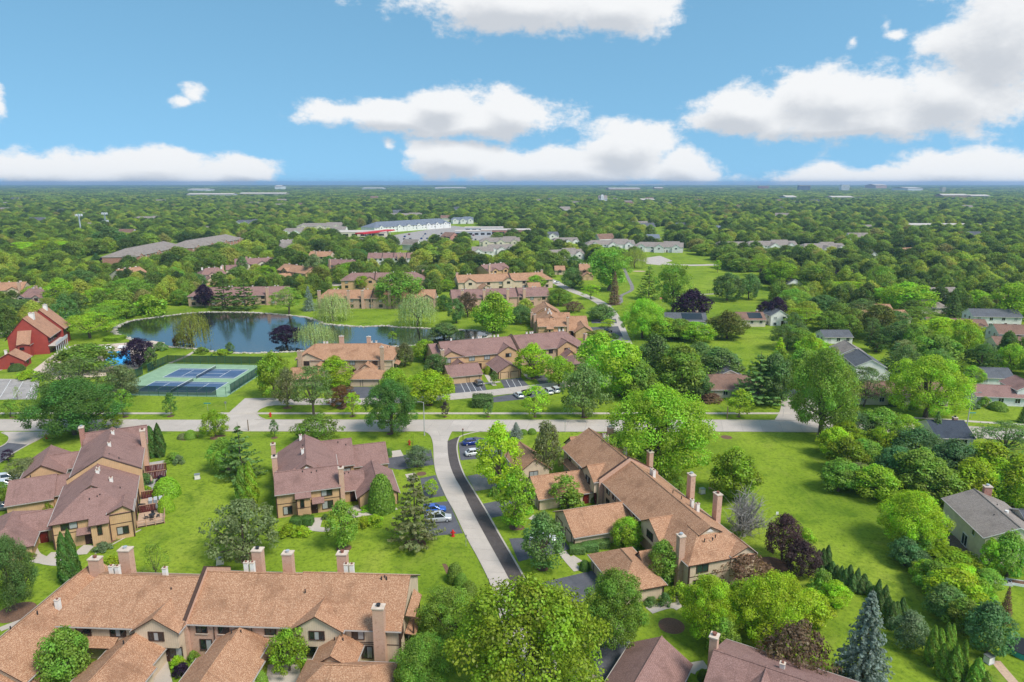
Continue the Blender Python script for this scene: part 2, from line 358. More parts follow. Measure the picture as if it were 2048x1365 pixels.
def offset_line(pts, d):
    out = []
    for i, p in enumerate(pts):
        t = pts[min(i + 1, len(pts) - 1)] - pts[max(i - 1, 0)]; t.z = 0; t.normalize(); out.append(p + Vector((-t.y, t.x, 0)) * d)
    return out
def path_strip(name, pts, w, z, mat, n=24, parent=None):
    s = spline(pts); return ribbon(name, offset_line(s, w / 2), offset_line(s, -w / 2), z, mat, n, parent)
def kerb(name, pts, n=40, w=.18, h=.12):
    l = resample(pts, n); a, c = offset_line(l, w / 2), offset_line(l, -w / 2); b = MB()
    for i in range(n):
        b.face([(a[i].x, a[i].y, h), (c[i].x, c[i].y, h), (c[i + 1].x, c[i + 1].y, h), (a[i + 1].x, a[i + 1].y, h)])
        for q, w_ in ((a, 1), (c, -1)):
            f = [(q[i].x, q[i].y, 0), (q[i + 1].x, q[i + 1].y, 0), (q[i + 1].x, q[i + 1].y, h), (q[i].x, q[i].y, h)]; b.face(f if w_ < 0 else f[::-1])
    return tag(b.obj(name, ['kerb']), kind='structure')
def PL(pts, z=0): return [P(x, y, z) for x, y in pts]

# ================================================================== ground, roads, water
g_ = MB(); g_.face([(-15000, -300, 0), (15000, -300, 0), (15000, 17500, 0), (-15000, 17500, 0)]); tag(g_.obj('ground', ['grass']), kind='structure')

def slab_road(name, left, right, n, z, gap=.03):
    """a concrete carriageway: a dark bed and one slab after another on it, a joint left between them"""
    bed = ribbon(name, left, right, z - .012, 'joint', n)
    l, r = resample(left, n), resample(right, n)
    for i in range(n):
        for a, b in ((0, .5), (.5, 1)) if (l[i] - r[i]).length > 5 else ((0, 1),):
            q = [l[i].lerp(r[i], a), l[i].lerp(r[i], b), l[i + 1].lerp(r[i + 1], b), l[i + 1].lerp(r[i + 1], a)]
            c = sum(q, Vector()) / 4
            k = [(p - c) * (1 - gap / max(.5, (p - c).length)) for p in q]
            m = MB(); m.prism([(p.x, p.y) for p in reversed(k)][::-1] if (k[1] - k[0]).cross(k[2] - k[1]).z > 0 else [(p.x, p.y) for p in reversed(k)], 0, .02)
            m.obj('slab', ['concrete'], bed, (c.x, c.y, z - .012))
    return bed
mc = spline([(-300, 168.6, 0), (-200, 168.7, 0), (-100, 168.7, 0), (0, 168.3, 0), (62, 168.3, 0), (95, 166.6, 0), (130, 161, 0), (185, 146, 0), (260, 118, 0)], 10)
slab_road('road', offset_line(mc, 4.25), offset_line(mc, -4.25), 112, .04)
kerb('kerb', [p for p in offset_line(mc, 4.36) if p.x < -99], 30); kerb('kerb', [p for p in offset_line(mc, 4.36) if -77 < p.x < 78], 40); kerb('kerb', [p for p in offset_line(mc, 4.36) if p.x > 96], 30)
kerb('kerb', [p for p in offset_line(mc, -4.36) if -126 < p.x < -24], 30); kerb('kerb', [p for p in offset_line(mc, -4.36) if p.x > -9.5], 50)
def walk(name, x0, x1, y, w, n, z=.045):
    bed = sheet(name, [(x0, y - w / 2), (x1, y - w / 2), (x1, y + w / 2), (x0, y + w / 2)], z - .015, 'joint')
    m = MB(); s = (x1 - x0) / n; m.box(.015, s - .015, -w / 2, w / 2, 0, .02); me = m.mesh('slab', ['sidewalk'])
    for i in range(n): put('slab', me, bed, (x0 + i * s, y, z - .015))
walk('sidewalk', -300, -93.5, 178.1, 1.4, 90); walk('sidewalk', -82.5, 83, 178.1, 1.4, 100)
path_strip('sidewalk', PL([(1735, 834), (1794, 834.5), (1872, 838.5), (1967, 845), (2048, 850), (2160, 862)]), 1.5, .03, 'sidewalk')
# side street leaving to the right behind the tall roadside tree
ribbon('side_street', spline(PL([(1548, 842), (1560, 822), (1562, 800), (1552, 775)])), spline(PL([(1690, 846), (1672, 835), (1650, 810), (1640, 775)])), .02, 'concrete', 10)
# upper street
sheet('street_mouth', PL([(436, 842), (452, 832), (462, 822), (490, 797), (548, 796.5), (552, 811), (534, 813), (519, 819), (513, 826), (517, 833), (540, 842)]), .024, 'concrete')
us = spline(PL([(520, 804), (620, 804), (740, 803), (860, 797), (940, 790.5), (1020, 782), (1090, 773.5), (1160, 764), (1225, 752), (1275, 735)]))
slab_road('upper_street', offset_line(us, 3), offset_line(us, -3), 34, .045)
kerb('kerb', offset_line([p for p in us if -62 > p.x or p.x > -1], -3.1)[2:], 50); kerb('kerb', [P(*q) for q in ((548, 811), (534, 813), (519, 819), (513, 826), (517, 833), (528, 839))], 14)
# the curved drive: concrete half, dark new asphalt half
dl = spline(PL([(846, 862), (860, 870), (867, 888), (869, 922), (873, 947), (883, 972), (895, 998), (910, 1024), (933, 1073), (958, 1118), (980, 1163), (994, 1205), (1006, 1260), (1010, 1330), (1004, 1420)]))
dm = spline(PL([(905, 862), (899, 874), (895, 886), (898, 922), (908, 952), (923, 978), (945, 1024), (975, 1080), (1000, 1125), (1023, 1168), (1042, 1210), (1058, 1265), (1066, 1335), (1064, 1420)]))
dr = spline(PL([(922, 872), (918, 877), (914, 895), (918, 922), (928, 950), (943, 975), (973, 1024), (1000, 1072), (1024, 1113), (1046, 1152), (1064, 1190), (1088, 1240), (1108, 1310), (1116, 1400)]))
slab_road('curved_drive', dl, dm, 26, .05)
ribbon('curved_drive_asphalt', [p for p in dm if p.y < 158], dr, .052, 'asphalt_dark', 40)
kerb('kerb', dl[2:], 60, .3); kerb('kerb', [P(990, 862), P(955, 864), P(932, 869)] + dr[2:], 60, .3)
ribbon('side_drive', spline(PL([(5, 864), (18, 874), (14, 886), (-5, 897), (-70, 925)])), spline(PL([(100, 864), (77, 880), (57, 890), (27, 907), (0, 926), (-70, 965)])), .03, 'concrete', 12)
ribbon('side_drive_asphalt', spline(PL([(14, 886), (-5, 897), (-70, 925)])), spline(PL([(57, 890), (27, 907), (0, 926), (-70, 965)])), .036, 'asphalt', 12)
kerb('kerb', spline(PL([(102, 865), (77, 880), (57, 890), (27, 907), (0, 926), (-70, 965)])), 24, .3); kerb('kerb', spline(PL([(3, 866), (18, 874), (14, 886), (-5, 897), (-70, 925)])), 24, .3)
ASPH = [('asphalt', [(775, 917), (862, 900), (868, 930), (800, 940), (776, 936)]), ('asphalt', [(840, 957), (871, 951), (890, 992), (850, 998)]), ('asphalt', [(846, 1008), (897, 1003), (926, 1067), (852, 1074)]),
        ('asphalt', [(917, 886), (950, 874), (1005, 884), (1005, 914), (921, 921)]), ('asphalt_worn', [(934, 953), (985, 943), (1035, 948), (1040, 968), (951, 983)]), ('asphalt', [(966, 1008), (1010, 1000), (1052, 1008), (1052, 1022), (980, 1037)]),
        ('asphalt', [(1018, 1078), (1122, 1072), (1140, 1098), (1117, 1107), (1056, 1119), (1037, 1124)]), ('asphalt', [(1079, 1167), (1184, 1142), (1215, 1165), (1165, 1205), (1093, 1204)]),
        ('asphalt', [(690, 774), (768, 774), (770, 798), (680, 798)]), ('asphalt', [(909, 766), (966, 762), (974, 782), (911, 788)]), ('asphalt', [(1000, 760), (1042, 756), (1058, 772), (1010, 778)]), ('asphalt', [(1068, 753), (1098, 749), (1110, 766), (1082, 771)]),
        ('asphalt', [(979, 796), (1030, 788), (1115, 775), (1128, 782), (1047, 799), (982, 806)]), ('asphalt_lot', [(-140, 757), (80, 759), (73, 799), (-160, 802)]), ('asphalt', [(1180, 655), (1236, 653), (1246, 674), (1186, 674)]), ('asphalt', [(1183, 640), (1232, 638), (1234, 647), (1183, 647)]),
        ('asphalt', [(1190, 1295), (1222, 1250), (1262, 1285), (1205, 1365), (1120, 1365)]), ('asphalt_worn', [(316, 588), (350, 576), (372, 572), (375, 580), (340, 592), (322, 596)]), ('concrete', [(640, 566), (690, 560), (745, 562), (745, 569), (640, 574)]), ('concrete', [(0, 648), (28, 640), (36, 652), (20, 668), (0, 676)]), ('concrete', [(0, 718), (20, 715), (18, 735), (0, 742)])]
for i, (m_, q) in enumerate(ASPH): sheet('driveway', PL(q), .026 + .0004 * i, m_)
def lines(pairs, w=.1, z=.034):
    for a, b in pairs:
        a, b = P(*a), P(*b); d = (b - a).normalized(); n = Vector((-d.y, d.x, 0)) * w / 2
        sheet('parking_line', [a - n, b - n, b + n, a + n], z, 'paint_white')
lines([((x, 760), (x - 26 + i * 1.5, 797)) for i, x in enumerate((-30, -4, 22, 48, 72))])
lines([((x, 766.5 - i * .4), (x + 9 + i * .6, 785 - i)) for i, x in enumerate((921, 932, 943, 954))]); lines([((x, 760.5 - i * .3), (x + 8, 775 - i * .6)) for i, x in enumerate((1012, 1024, 1036))])
WALKS = [([(636, 1036), (631, 1046), (627, 1062)], 2.2), ([(628, 1058), (650, 1060), (668, 1056)], 1.6), ([(700, 1034), (730, 1028), (760, 1025), (792, 1016)], 1.7), ([(60, 1098), (70, 1114), (100, 1124), (125, 1126)], 2.0), ([(112, 1105), (90, 1122), (66, 1118)], 1.6), ([(160, 1110), (170, 1099), (180, 1091)], 2.2),
         ([(190, 1108), (215, 1095), (250, 1076), (282, 1060)], .35), ([(1298, 1222), (1322, 1214), (1345, 1210), (1360, 1217)], 1.7), ([(1345, 1192), (1348, 1204), (1352, 1214)], 1.5), ([(1124, 1104), (1138, 1122), (1156, 1142)], 1.5), ([(1140, 1124), (1156, 1117)], 2.2), ([(1062, 1040), (1072, 1032)], 1.2),
         ([(1378, 1345), (1386, 1335), (1412, 1330)], 1.6), ([(820, 948), (828, 962)], 2.2), ([(790, 902), (796, 914)], 2.6), ([(972, 748), (981, 763), (990, 772)], 1.4), ([(966, 768), (984, 766), (1000, 764)], 1.4), ([(1046, 744), (1056, 755), (1064, 760)], 1.4), ([(398, 697), (375, 712), (340, 727)], 1.4), ([(0, 1260), (18, 1253), (42, 1244)], 1.3), ([(1215, 1290), (1232, 1268), (1248, 1258)], 2.0)]
for i, (q, w) in enumerate(WALKS): path_strip('path', PL(q), w, .038 + .0011 * i, 'sidewalk', 8)
sheet('courtyard', PL([(290, 1330), (335, 1322), (345, 1365), (282, 1375)]), .03, 'sidewalk'); sheet('courtyard', PL([(536, 1330), (600, 1330), (600, 1375), (530, 1375)]), .03, 'sidewalk'); sheet('courtyard', PL([(689, 1019), (716, 1010), (724, 1022), (690, 1030)]), .028, 'sidewalk')
path_strip('park_lane', PL([(1060, 548), (1100, 560), (1140, 580), (1186, 598), (1212, 614), (1228, 635), (1237, 655), (1247, 680), (1262, 715)]), 5.6, .03, 'concrete', 40)
path_strip('park_path', PL([(1216, 612), (1232, 609), (1242, 604), (1242, 592), (1262, 582), (1264, 573), (1258, 560), (1251, 545), (1248, 536)]), 2.2, .028, 'asphalt_worn', 40)
path_strip('park_road', PL([(1270, 518), (1297, 523), (1340, 529), (1380, 531), (1430, 530), (1500, 528)]), 9, .03, 'concrete', 20)
sheet('road_bulb', PL([(1285, 517), (1320, 512), (1345, 522), (1320, 531), (1292, 528)]), .026, 'concrete')
def ellipse(cx, cy, rx, ry, n=28): return [(cx + rx * math.cos(i * 2 * math.pi / n), cy + ry * math.sin(i * 2 * math.pi / n)) for i in range(n)]
def px_ellipse(name, x, y, wpx, ratio, z, mat):
    c = P(x, y); r = wpx / 2 * depth(c) / FPX; return sheet(name, ellipse(c.x, c.y, r, r * ratio), z, mat)
px_ellipse('play_surface', 1327, 597, 21, .9, .03, 'play_red'); px_ellipse('sand_court', 1278, 543, 26, .7, .03, 'sand')
path_strip('park_path', PL([(1326, 586), (1345, 587), (1400, 589), (1440, 588)]), 2.0, .026, 'concrete', 12)
for x, y, w in ((1343, 1252, 52), (688, 1097, 30), (830, 1089, 44), (780, 868, 14), (575, 816, 18), (640, 835, 10), (858, 810, 18), (549, 876, 13), (1168, 835, 14), (1031, 1055, 26), (1085, 1137, 24), (436, 875, 30), (377, 875, 36), (843, 948, 20), (1453, 875, 22), (684, 815, 24), (1039, 1056, 20), (1445, 1290, 40), (1545, 1130, 60), (32, 1225, 70), (451, 940, 26), (1062, 757, 20), (1640, 870, 14), (495, 1115, 46), (250, 834, 14), (341, 833, 14), (705, 833, 12), (890, 834, 9), (977, 834, 9), (1070, 834, 9), (1477, 834, 9), (1540, 1340, 90), (25, 835, 10)):
    MZ = globals().get('MZ', .012) + .0003; px_ellipse('mulch_bed', x, y, w, 1.0, MZ, 'mulch')
for q in ([(200, 1095), (225, 1086), (255, 1070), (278, 1058), (252, 1066), (210, 1080)], [(884, 1128), (892, 1128), (928, 1178), (952, 1190), (945, 1200), (920, 1185), (896, 1155)], [(575, 1050), (640, 1046), (640, 1058), (600, 1066)]): sheet('mulch_bed', PL(q), .014, 'mulch')

# pond with a stone rim
pond_px = [(227, 664), (235, 653), (250, 646), (270, 641), (305, 636), (351, 630), (400, 625.5), (455, 625), (512, 626), (560, 630), (605, 634), (632, 641), (650, 648), (690, 652), (730, 654), (765, 652), (800, 655), (850, 657), (905, 660), (955, 662), (978, 668), (975, 676), (930, 684), (860, 690), (780, 694), (690, 698), (610, 703), (545, 706), (480, 707), (430, 705), (400, 699), (370, 697), (330, 693), (295, 689), (262, 679), (240, 672)]
pond = spline(PL(pond_px) + [P(*pond_px[0])], 5)[:-1]
sheet('pond', [(p.x, p.y) for p in pond], .02, 'water')
rng = np.random.default_rng(5)
ico = bmesh.new(); bmesh.ops.create_icosphere(ico, subdivisions=1, radius=1); ICV = np.array([v.co[:] for v in ico.verts]); ICF = [[v.index for v in f.verts] for f in ico.faces]; ico.free()
st = MB(); ring = resample(pond + [pond[0]], 620)
for k, p in enumerate(ring):
    for q in range(2 if k % 3 else 3):
        s = rng.uniform(.25, .62); j = rng.normal(0, .45, 2); i0 = len(st.v); v = ICV * (1 + rng.normal(0, .16, (len(ICV), 1))) * [s * rng.uniform(.8, 1.5), s, s * .55] + [p.x + j[0], p.y + j[1], .08]
        st.v += [tuple(x) for x in v]; st.f += [tuple(i0 + i for i in f) for f in ICF]; st.m += [0] * len(ICF)
tag(st.obj('shore_stones', ['stone_edge']), 'pale rocks lining the edge of the pond', 'stones', kind='stuff')

# pool terrace
sheet('pool_terrace', PL([(62, 744), (108, 708), (150, 690), (200, 690), (305, 682), (330, 686), (296, 716), (276, 738), (215, 752), (120, 760), (75, 757)]), .03, 'pool_deck_mat')
pool = PL([(205, 735), (214, 704), (262, 701.5), (266, 729)]); cm = sum(pool, Vector()) / 4
sheet('pool_water', pool, .04, 'pool_water')
pb = MB()
for a, b in zip(pool, pool[1:] + pool[:1]):
    d = (b - a).normalized(); n = Vector((d.y, -d.x, 0)) * .4; pb.slab([(q.x, q.y, .10) for q in (a, a + n, b + n, b)], .1, 0, 0)
tag(pb.obj('pool_coping', ['sidewalk']), kind='structure')

# tennis court
tc_ = thing('tennis_court', 'pair of blue tennis courts on green surfacing inside a dark green screened fence', 'tennis court', (-113.7, 213.8, 0), R(-3.38))
U0, U1, V0, V1 = -7.7, 30.4, -19.2, 16.8
b = MB(); b.box(U0, U1, V0, V1, -.05, .02); b.obj('surfacing', ['court_green'], tc_)
for cu, cv in ((0, 0), (.2, -4.4 - 10.97)):
    b = MB(); b.face([(cu - .05, cv - .05, .026), (cu + 23.82, cv - .05, .026), (cu + 23.82, cv + 11.02, .026), (cu - .05, cv + 11.02, .026)]); b.obj('playing_court', ['court_blue'], tc_)
    ln = MB()
    def seg(x0, y0, x1, y1, w=.07):
        ln.face([(cu + min(x0, x1) - w, cv + min(y0, y1) - w, .032), (cu + max(x0, x1) + w, cv + min(y0, y1) - w, .032), (cu + max(x0, x1) + w, cv + max(y0, y1) + w, .032), (cu + min(x0, x1) - w, cv + max(y0, y1) + w, .032)])
    for s in ((0, 0, 23.77, 0), (0, 10.97, 23.77, 10.97), (0, .2, 0, 10.8), (23.77, .2, 23.77, 10.8), (.2, 1.37, 23.6, 1.37), (.2, 9.6, 23.6, 9.6), (5.49, 1.6, 5.49, 9.4), (18.28, 1.6, 18.28, 9.4), (5.7, 5.485, 18.1, 5.485)): seg(*s)
    ln.obj('court_lines', ['paint_white'], tc_)
    nb = MB(); nb.face([(cu + 11.88, cv - .9, .05), (cu + 11.88, cv + 11.87, .05), (cu + 11.88, cv + 11.87, 1.0), (cu + 11.88, cv - .9, 1.0)]); net = nb.obj('net', ['net'], tc_)
    tb = MB(); tb.box(cu + 11.84, cu + 11.92, cv - .9, cv + 11.87, .98, 1.07); tb.obj('net_band', ['paint_white'], net)
    for yy in (cv - .95, cv + 11.92):
        pm = MB(); pm.tube([(cu + 11.88, yy, 0), (cu + 11.88, yy, 1.12)], .06, 8); pm.obj('net_post', ['paint_green'], net)
pm = MB(); pm.tube([(0, 0, 0), (0, 0, 3.1)], .06, 6); post_me = pm.mesh('fence_post', ['paint_green'])
def fence_run(parent, a, b, n, h0=.45, h1=3.0, skip=()):
    a, b = Vector(a), Vector(b); d = (b - a) / n; L = d.length; rz = math.atan2(d.y, d.x)
    m = MB(); m.face([(.03, 0, h0), (L - .03, 0, h0), (L - .03, 0, h1), (.03, 0, h1)]); me = m.mesh('screen_panel', ['windscreen'])
    r = MB(); r.tube([(0, 0, h1 + .03), (L, 0, h1 + .03)], .035, 5); rm = r.mesh('fence_rail', ['paint_green'])
    for i in range(n):
        q = a + d * i; put('fence_post', post_me, parent, q)
        if i not in skip: put('screen_panel', me, parent, q, rz)
        put('fence_rail', rm, parent, q, rz)
    put('fence_post', post_me, parent, b)
fence_run(tc_, (U0, V0, 0), (U1, V0, 0), 13, skip=(12,)); fence_run(tc_, (U1, V0, 0), (U1, V1, 0), 12, skip=(0,)); fence_run(tc_, (U1, V1, 0), (U0, V1, 0), 13); fence_run(tc_, (U0, V1, 0), (U0, V0, 0), 12, skip=(4,))

# ================================================================== buildings
CACHE = {}
FACE = {'S': 0, 'E': math.pi / 2, 'N': math.pi, 'W': -math.pi / 2}
NEAR = []
FOOT = []          # (x, y, radius) of what is built, kept clear of woodland
class Building:
    def __init__(s, name, label, cat, x, y, ang, wall='siding_orange', roof='shingle_mauve', group=None, trim='trim', detail=True):
        s.o = thing(name, label, cat, (x, y, 0), R(ang), group); s.wall, s.roof, s.trim, s.detail = wall, roof, trim, detail
        s.short = ' '.join(label.split()[:5]); s.c, s.s_, s.x, s.y = math.cos(R(ang)), math.sin(R(ang)), x, y
    def world(s, u, v): return s.x + s.c * u - s.s_ * v, s.y + s.s_ * u + s.c * v
    def block(s, u0, u1, v0, v1, ze, zr, axis='u', ov=.45, hip=(0, 0), wall=None, roof=None, z0=0, r=None, rake=.3, flat_wall=None):
        """one wing: its walls and its pitched roof"""
        wall, roof = wall or s.wall, roof or s.roof
        if axis == 'u': a0, a1, b0, b1, f = u0, u1, v0, v1, (lambda a, b, z: (a, b, z))
        else: a0, a1, b0, b1, f = v0, v1, -u1, -u0, (lambda a, b, z: (-b, a, z))
        if axis == 'v' and r is not None: r = -r
        r = (b0 + b1) / 2 if r is None else r
        w = MB(); cs = [f(a0, b0, 0)[:2], f(a1, b0, 0)[:2], f(a1, b1, 0)[:2], f(a0, b1, 0)[:2]]; w.prism(cs, z0, ze)
        for e, h in ((a0, hip[0]), (a1, hip[1])):
            if not h:
                d = .22 if e == a0 else -.22
                A, B, C = f(e, b0, ze), f(e, b1, ze), f(e, r, zr - .03); A2, B2, C2 = f(e + d, b0, ze), f(e + d, b1, ze), f(e + d, r, zr - .03)
                fl = [B, A, C] if e == a0 else [A, B, C]
                w.face(fl); w.face([A2, B2, C2] if e == a0 else [B2, A2, C2])
        wo = w.obj('wall', [wall], s.o)
        t = .14; rb = MB()
        s0, s1 = (zr - ze) / (r - b0), (zr - ze) / (b1 - r)
        z_0, z_1 = ze - ov * s0 + t, ze - ov * s1 + t; zt = zr + t
        k0, k1 = hip; ea0, ea1 = a0 - (ov if k0 else rake), a1 + (ov if k1 else rake)
        ra0, ra1 = (a0 + k0 if k0 else ea0), (a1 - k1 if k1 else ea1)
        rb.slab([f(ea0, b0 - ov, z_0), f(ea1, b0 - ov, z_0), f(ra1, r, zt), f(ra0, r, zt)])
        rb.slab([f(ea1, b1 + ov, z_1), f(ea0, b1 + ov, z_1), f(ra0, r, zt), f(ra1, r, zt)])
        if k0: rb.slab([f(ea0, b1 + ov, z_1), f(ea0, b0 - ov, z_0), f(ra0, r, zt)])
        if k1: rb.slab([f(ea1, b0 - ov, z_0), f(ea1, b1 + ov, z_1), f(ra1, r, zt)])
        ro = rb.obj('roof', [roof, s.trim], s.o)
        if s.detail and min(u1 - u0, v1 - v0) > 3.5:
            cp = MB(); cp.tube([f(ra0, r, zt + .01), f(ra1, r, zt + .01)], .11, 5); cp.obj('ridge_cap', [roof], ro)
            for bb, zz, sg in ((b0 - ov, z_0, -1), (b1 + ov, z_1, 1)):
                q = sorted((bb + sg * .01, bb + sg * .12)); gt = MB(); p_ = [f(ea0 + .02, q[0], 0)[:2], f(ea1 - .02, q[0], 0)[:2], f(ea1 - .02, q[1], 0)[:2], f(ea0 + .02, q[1], 0)[:2]]; gt.prism(p_, zz - .16, zz - .03); gt.obj('gutter', ['gutter'], ro)
        x, y = s.world((u0 + u1) / 2, (v0 + v1) / 2); FOOT.append((x, y, math.hypot(u1 - u0, v1 - v0) / 2)); NEAR.append((x, y, s.o['label']))
        return wo, ro
    def lean(s, pts, t=.14, roof=None):
        b = MB(); b.slab(pts, t); return b.obj('porch_roof', [roof or s.roof, s.trim], s.o)
    def window(s, face, a, p, z, w=1.6, h=1.25, n=2, glass='glass', trim=None):
        trim = trim or s.trim
        k = ('w', w, h, n, trim)
        if k not in CACHE:
            m = MB(); e = .1
            m.box(-w / 2 - e, w / 2 + e, -.1, 0, h / 2, h / 2 + e); m.box(-w / 2 - e, w / 2 + e, -.12, 0, -h / 2 - e, -h / 2)
            m.box(-w / 2 - e, -w / 2, -.1, 0, -h / 2, h / 2); m.box(w / 2, w / 2 + e, -.1, 0, -h / 2, h / 2)
            for i in range(1, n): x = -w / 2 + w * i / n; m.box(x - .03, x + .03, -.09, 0, -h / 2, h / 2)
            CACHE[k] = m.mesh('window', [trim])
        o = put('window', CACHE[k], s.o, (a, p, z) if face in 'SN' else (p, a, z), FACE[face])
        for i in range(n):
            gl = glass if isinstance(glass, str) else glass[i % len(glass)]
            kk = ('p', w, h, n, gl)
            if kk not in CACHE:
                m = MB(); q = w / n / 2; m.face([(-q, -.045, -h / 2), (q, -.045, -h / 2), (q, -.045, h / 2), (-q, -.045, h / 2)]); CACHE[kk] = m.mesh('pane', [gl])
            put('pane', CACHE[kk], o, (-w / 2 + w * (i + .5) / n, 0, 0))
        return o
    def door(s, face, a, p, w=1.0, h=2.05, mat='door_dark', z=0):
        k = ('d', w, h, mat)
        if k not in CACHE:
            m = MB(); m.box(-w / 2 - .1, w / 2 + .1, -.06, 0, 0, h + .1, 1); m.box(-w / 2, w / 2, -.1, -.05, 0, h); CACHE[k] = m.mesh('door', [mat, 'trim'])
        o = put('door', CACHE[k], s.o, (a, p, z) if face in 'SN' else (p, a, z), FACE[face])
        if 'hd' not in CACHE: m = MB(); m.tube([(.36, -.1, 1.0), (.36, -.17, 1.0)], .035, 6); CACHE['hd'] = m.mesh('door_handle', ['metal_cap'])
        put('door_handle', CACHE['hd'], o); return o
    def garage_door(s, face, a, p, w=2.5, h=2.1, mat='garage'):
        k = ('g', w, h, mat)
        if k not in CACHE:
            m = MB(); e = .12; m.box(-w / 2 - e, -w / 2, -.1, 0, 0, h + e); m.box(w / 2, w / 2 + e, -.1, 0, 0, h + e); m.box(-w / 2, w / 2, -.1, 0, h, h + e); CACHE[k] = m.mesh('garage_door', [s.trim])
            m = MB(); m.box(-w / 2, w / 2, -.05, 0, 0, h / 4 - .025); CACHE[k + ('s',)] = m.mesh('panel', [mat])
        o = put('garage_door', CACHE[k], s.o, (a, p, .02) if face in 'SN' else (p, a, .02), FACE[face])
        for i in range(4): put('panel', CACHE[k + ('s',)], o, (0, 0, i * h / 4))
        return o
    def chimney(s, u, v, z1, w=1.5, d=1.0, z0=0, mat='brick_pink', flue=1):
        m = MB(); m.box(-w / 2, w / 2, -d / 2, d / 2, z0, z1); o = m.obj('chimney', [mat], s.o, (u, v, 0))
        m = MB(); m.box(-w / 2 - .09, w / 2 + .09, -d / 2 - .09, d / 2 + .09, z1, z1 + .16); m.obj('chimney_cap', ['concrete_cap'], o)
        if flue: m = MB(); m.tube([(0, 0, z1 + .15), (0, 0, z1 + .42)], .22, 8); m.tube([(0, 0, z1 + .42), (0, 0, z1 + .5)], .3, 8); m.obj('flue', [('flue', 'metal_cap', 'metal_dark')[(int(abs(u) * 7)) % 3]], o)
        return o
    def vent(s, u, v, z, w=.55, h=1.0):
        k = ('v', w, h)
        if k not in CACHE:
            m = MB(); m.box(-w / 2, w / 2, -w / 2, w / 2, -.7, h); CACHE[k] = m.mesh('roof_vent', ['vent_white'])
            m = MB(); m.box(-w / 2 - .06, w / 2 + .06, -w / 2 - .06, w / 2 + .06, h, h + .06); CACHE[k + (1,)] = m.mesh('vent_cap', ['concrete_cap']); m = MB(); m.tube([(0, 0, h + .06), (0, 0, h + .22)], .15, 8); CACHE[k + (2,)] = m.mesh('vent_flue', ['flue'])
        o = put('roof_vent', CACHE[k], s.o, (u, v, z)); put('vent_cap', CACHE[k + (1,)], o); put('vent_flue', CACHE[k + (2,)], o); return o
    def pipes(s, pts):
        if 'pipe' not in CACHE: m = MB(); m.tube([(0, 0, -.25), (0, 0, .3)], .085, 6); CACHE['pipe'] = m.mesh('vent_pipe', ['metal_dark'])
        for p in pts: put('vent_pipe', CACHE['pipe'], s.o, p)
    def parapet(s, axis, p, b0, b1, r, ze, zr, w=.34, wall=None, up=.75):
        """fire wall that rises through the roof and follows its slope, with a dark coping"""
        f = (lambda a, b, z: (a, b, z)) if axis == 'u' else (lambda a, b, z: (b, a, z))
        prof = [(b0 - .5, 0), (b1 + .5, 0), (b1 + .5, ze + up - .3), (r, zr + up), (b0 - .5, ze + up - .3)]
        m = MB(); A = [f(p, b, z) for b, z in prof]; B = [f(p + w, b, z) for b, z in prof]
        m.face(A if axis == 'v' else A[::-1]); m.face(B[::-1] if axis == 'v' else B)
        for i in range(5): j = (i + 1) % 5; q = [A[i], A[j], B[j], B[i]]; m.face(q if axis == 'u' else q[::-1])
        o = m.obj('fire_wall', [wall or s.wall], s.o)
        c = MB(); e = .08
        for (ba, za), (bb, zb) in ((prof[4], prof[3]), (prof[3], prof[2])):
            q = [f(p - e, ba, za + .09), f(p + w + e, ba, za + .09), f(p + w + e, bb, zb + .09), f(p - e, bb, zb + .09)]
            n = (Vector(q[1]) - Vector(q[0])).cross(Vector(q[2]) - Vector(q[1])); c.slab(q if n.z > 0 else q[::-1], .09, 0, 0)
        c.obj('coping', [s.trim], o); return o
    def downspout(s, u, v, z1):
        m = MB(); m.tube([(u, v, .05), (u, v, z1)], .06, 5); m.obj('downspout', ['trim'], s.o)
    def band(s, face, a0, a1, p, z, h=.12):
        m = MB(); m.box(-(a1 - a0) / 2, (a1 - a0) / 2, -.035, 0, -h / 2, h / 2); m.obj('trim_board', [s.trim], s.o, ((a0 + a1) / 2, p, z) if face in 'SN' else (p, (a0 + a1) / 2, z), FACE[face])
    def corner(s, u, v, z1, z0=0): m = MB(); m.box(u - .1, u + .1, v - .1, v + .1, z0, z1); m.obj('corner_board', [s.trim], s.o)
    def gable_front(s, u0, u1, v, ze, zr, back, wall=None, glass='glass', win=True, wz=None, ww=1.9):
        s.block(u0, u1, v, back, ze, zr, 'v', .4, rake=.35, wall=wall, z0=2.6 if wall is None and s.detail else 0)
        if win: s.window('S', (u0 + u1) / 2, v, wz or ze - .9, ww, 1.15, 3, glass)

# ---- A: long row with orange-brown shingles
A = Building('townhouse_row', 'long townhouse row with orange-brown shingle roof, pink brick middle and tall brick chimneys behind', 'townhouse', -14.6, 77.6, -3, 'siding_beige', 'shingle_orange')
A.block(-28.25, -14.45, .55, 12.4, 5.2, 8.75, wall='brick_pink'); A.block(-14.45, .0, .5, 12.8, 5.2, 8.95)
A.lean([(.3, 2.6, 5.6), (1.5, 3.0, 5.2), (1.5, 8.0, 5.2), (.3, 8.4, 5.9)]); A.lean([(.15, 2.4, 3.1), (1.6, 2.6, 2.7), (1.6, 6.2, 2.7), (.15, 6.4, 3.1)])
m = MB(); m.box(1.15, 1.35, 2.8, 3.0, 0, 5.0); m.box(1.15, 1.35, 7.0, 7.2, 0, 5.0); m.obj('porch_post', ['trim'], A.o)
A.parapet('u', -28.62, .4, 12.4, 6.4, 5.2, 8.9, wall='brick_pink')
A.block(-46.5, -28.66, -.75, 11.2, 5.2, 8.6, hip=(3.4, 0))
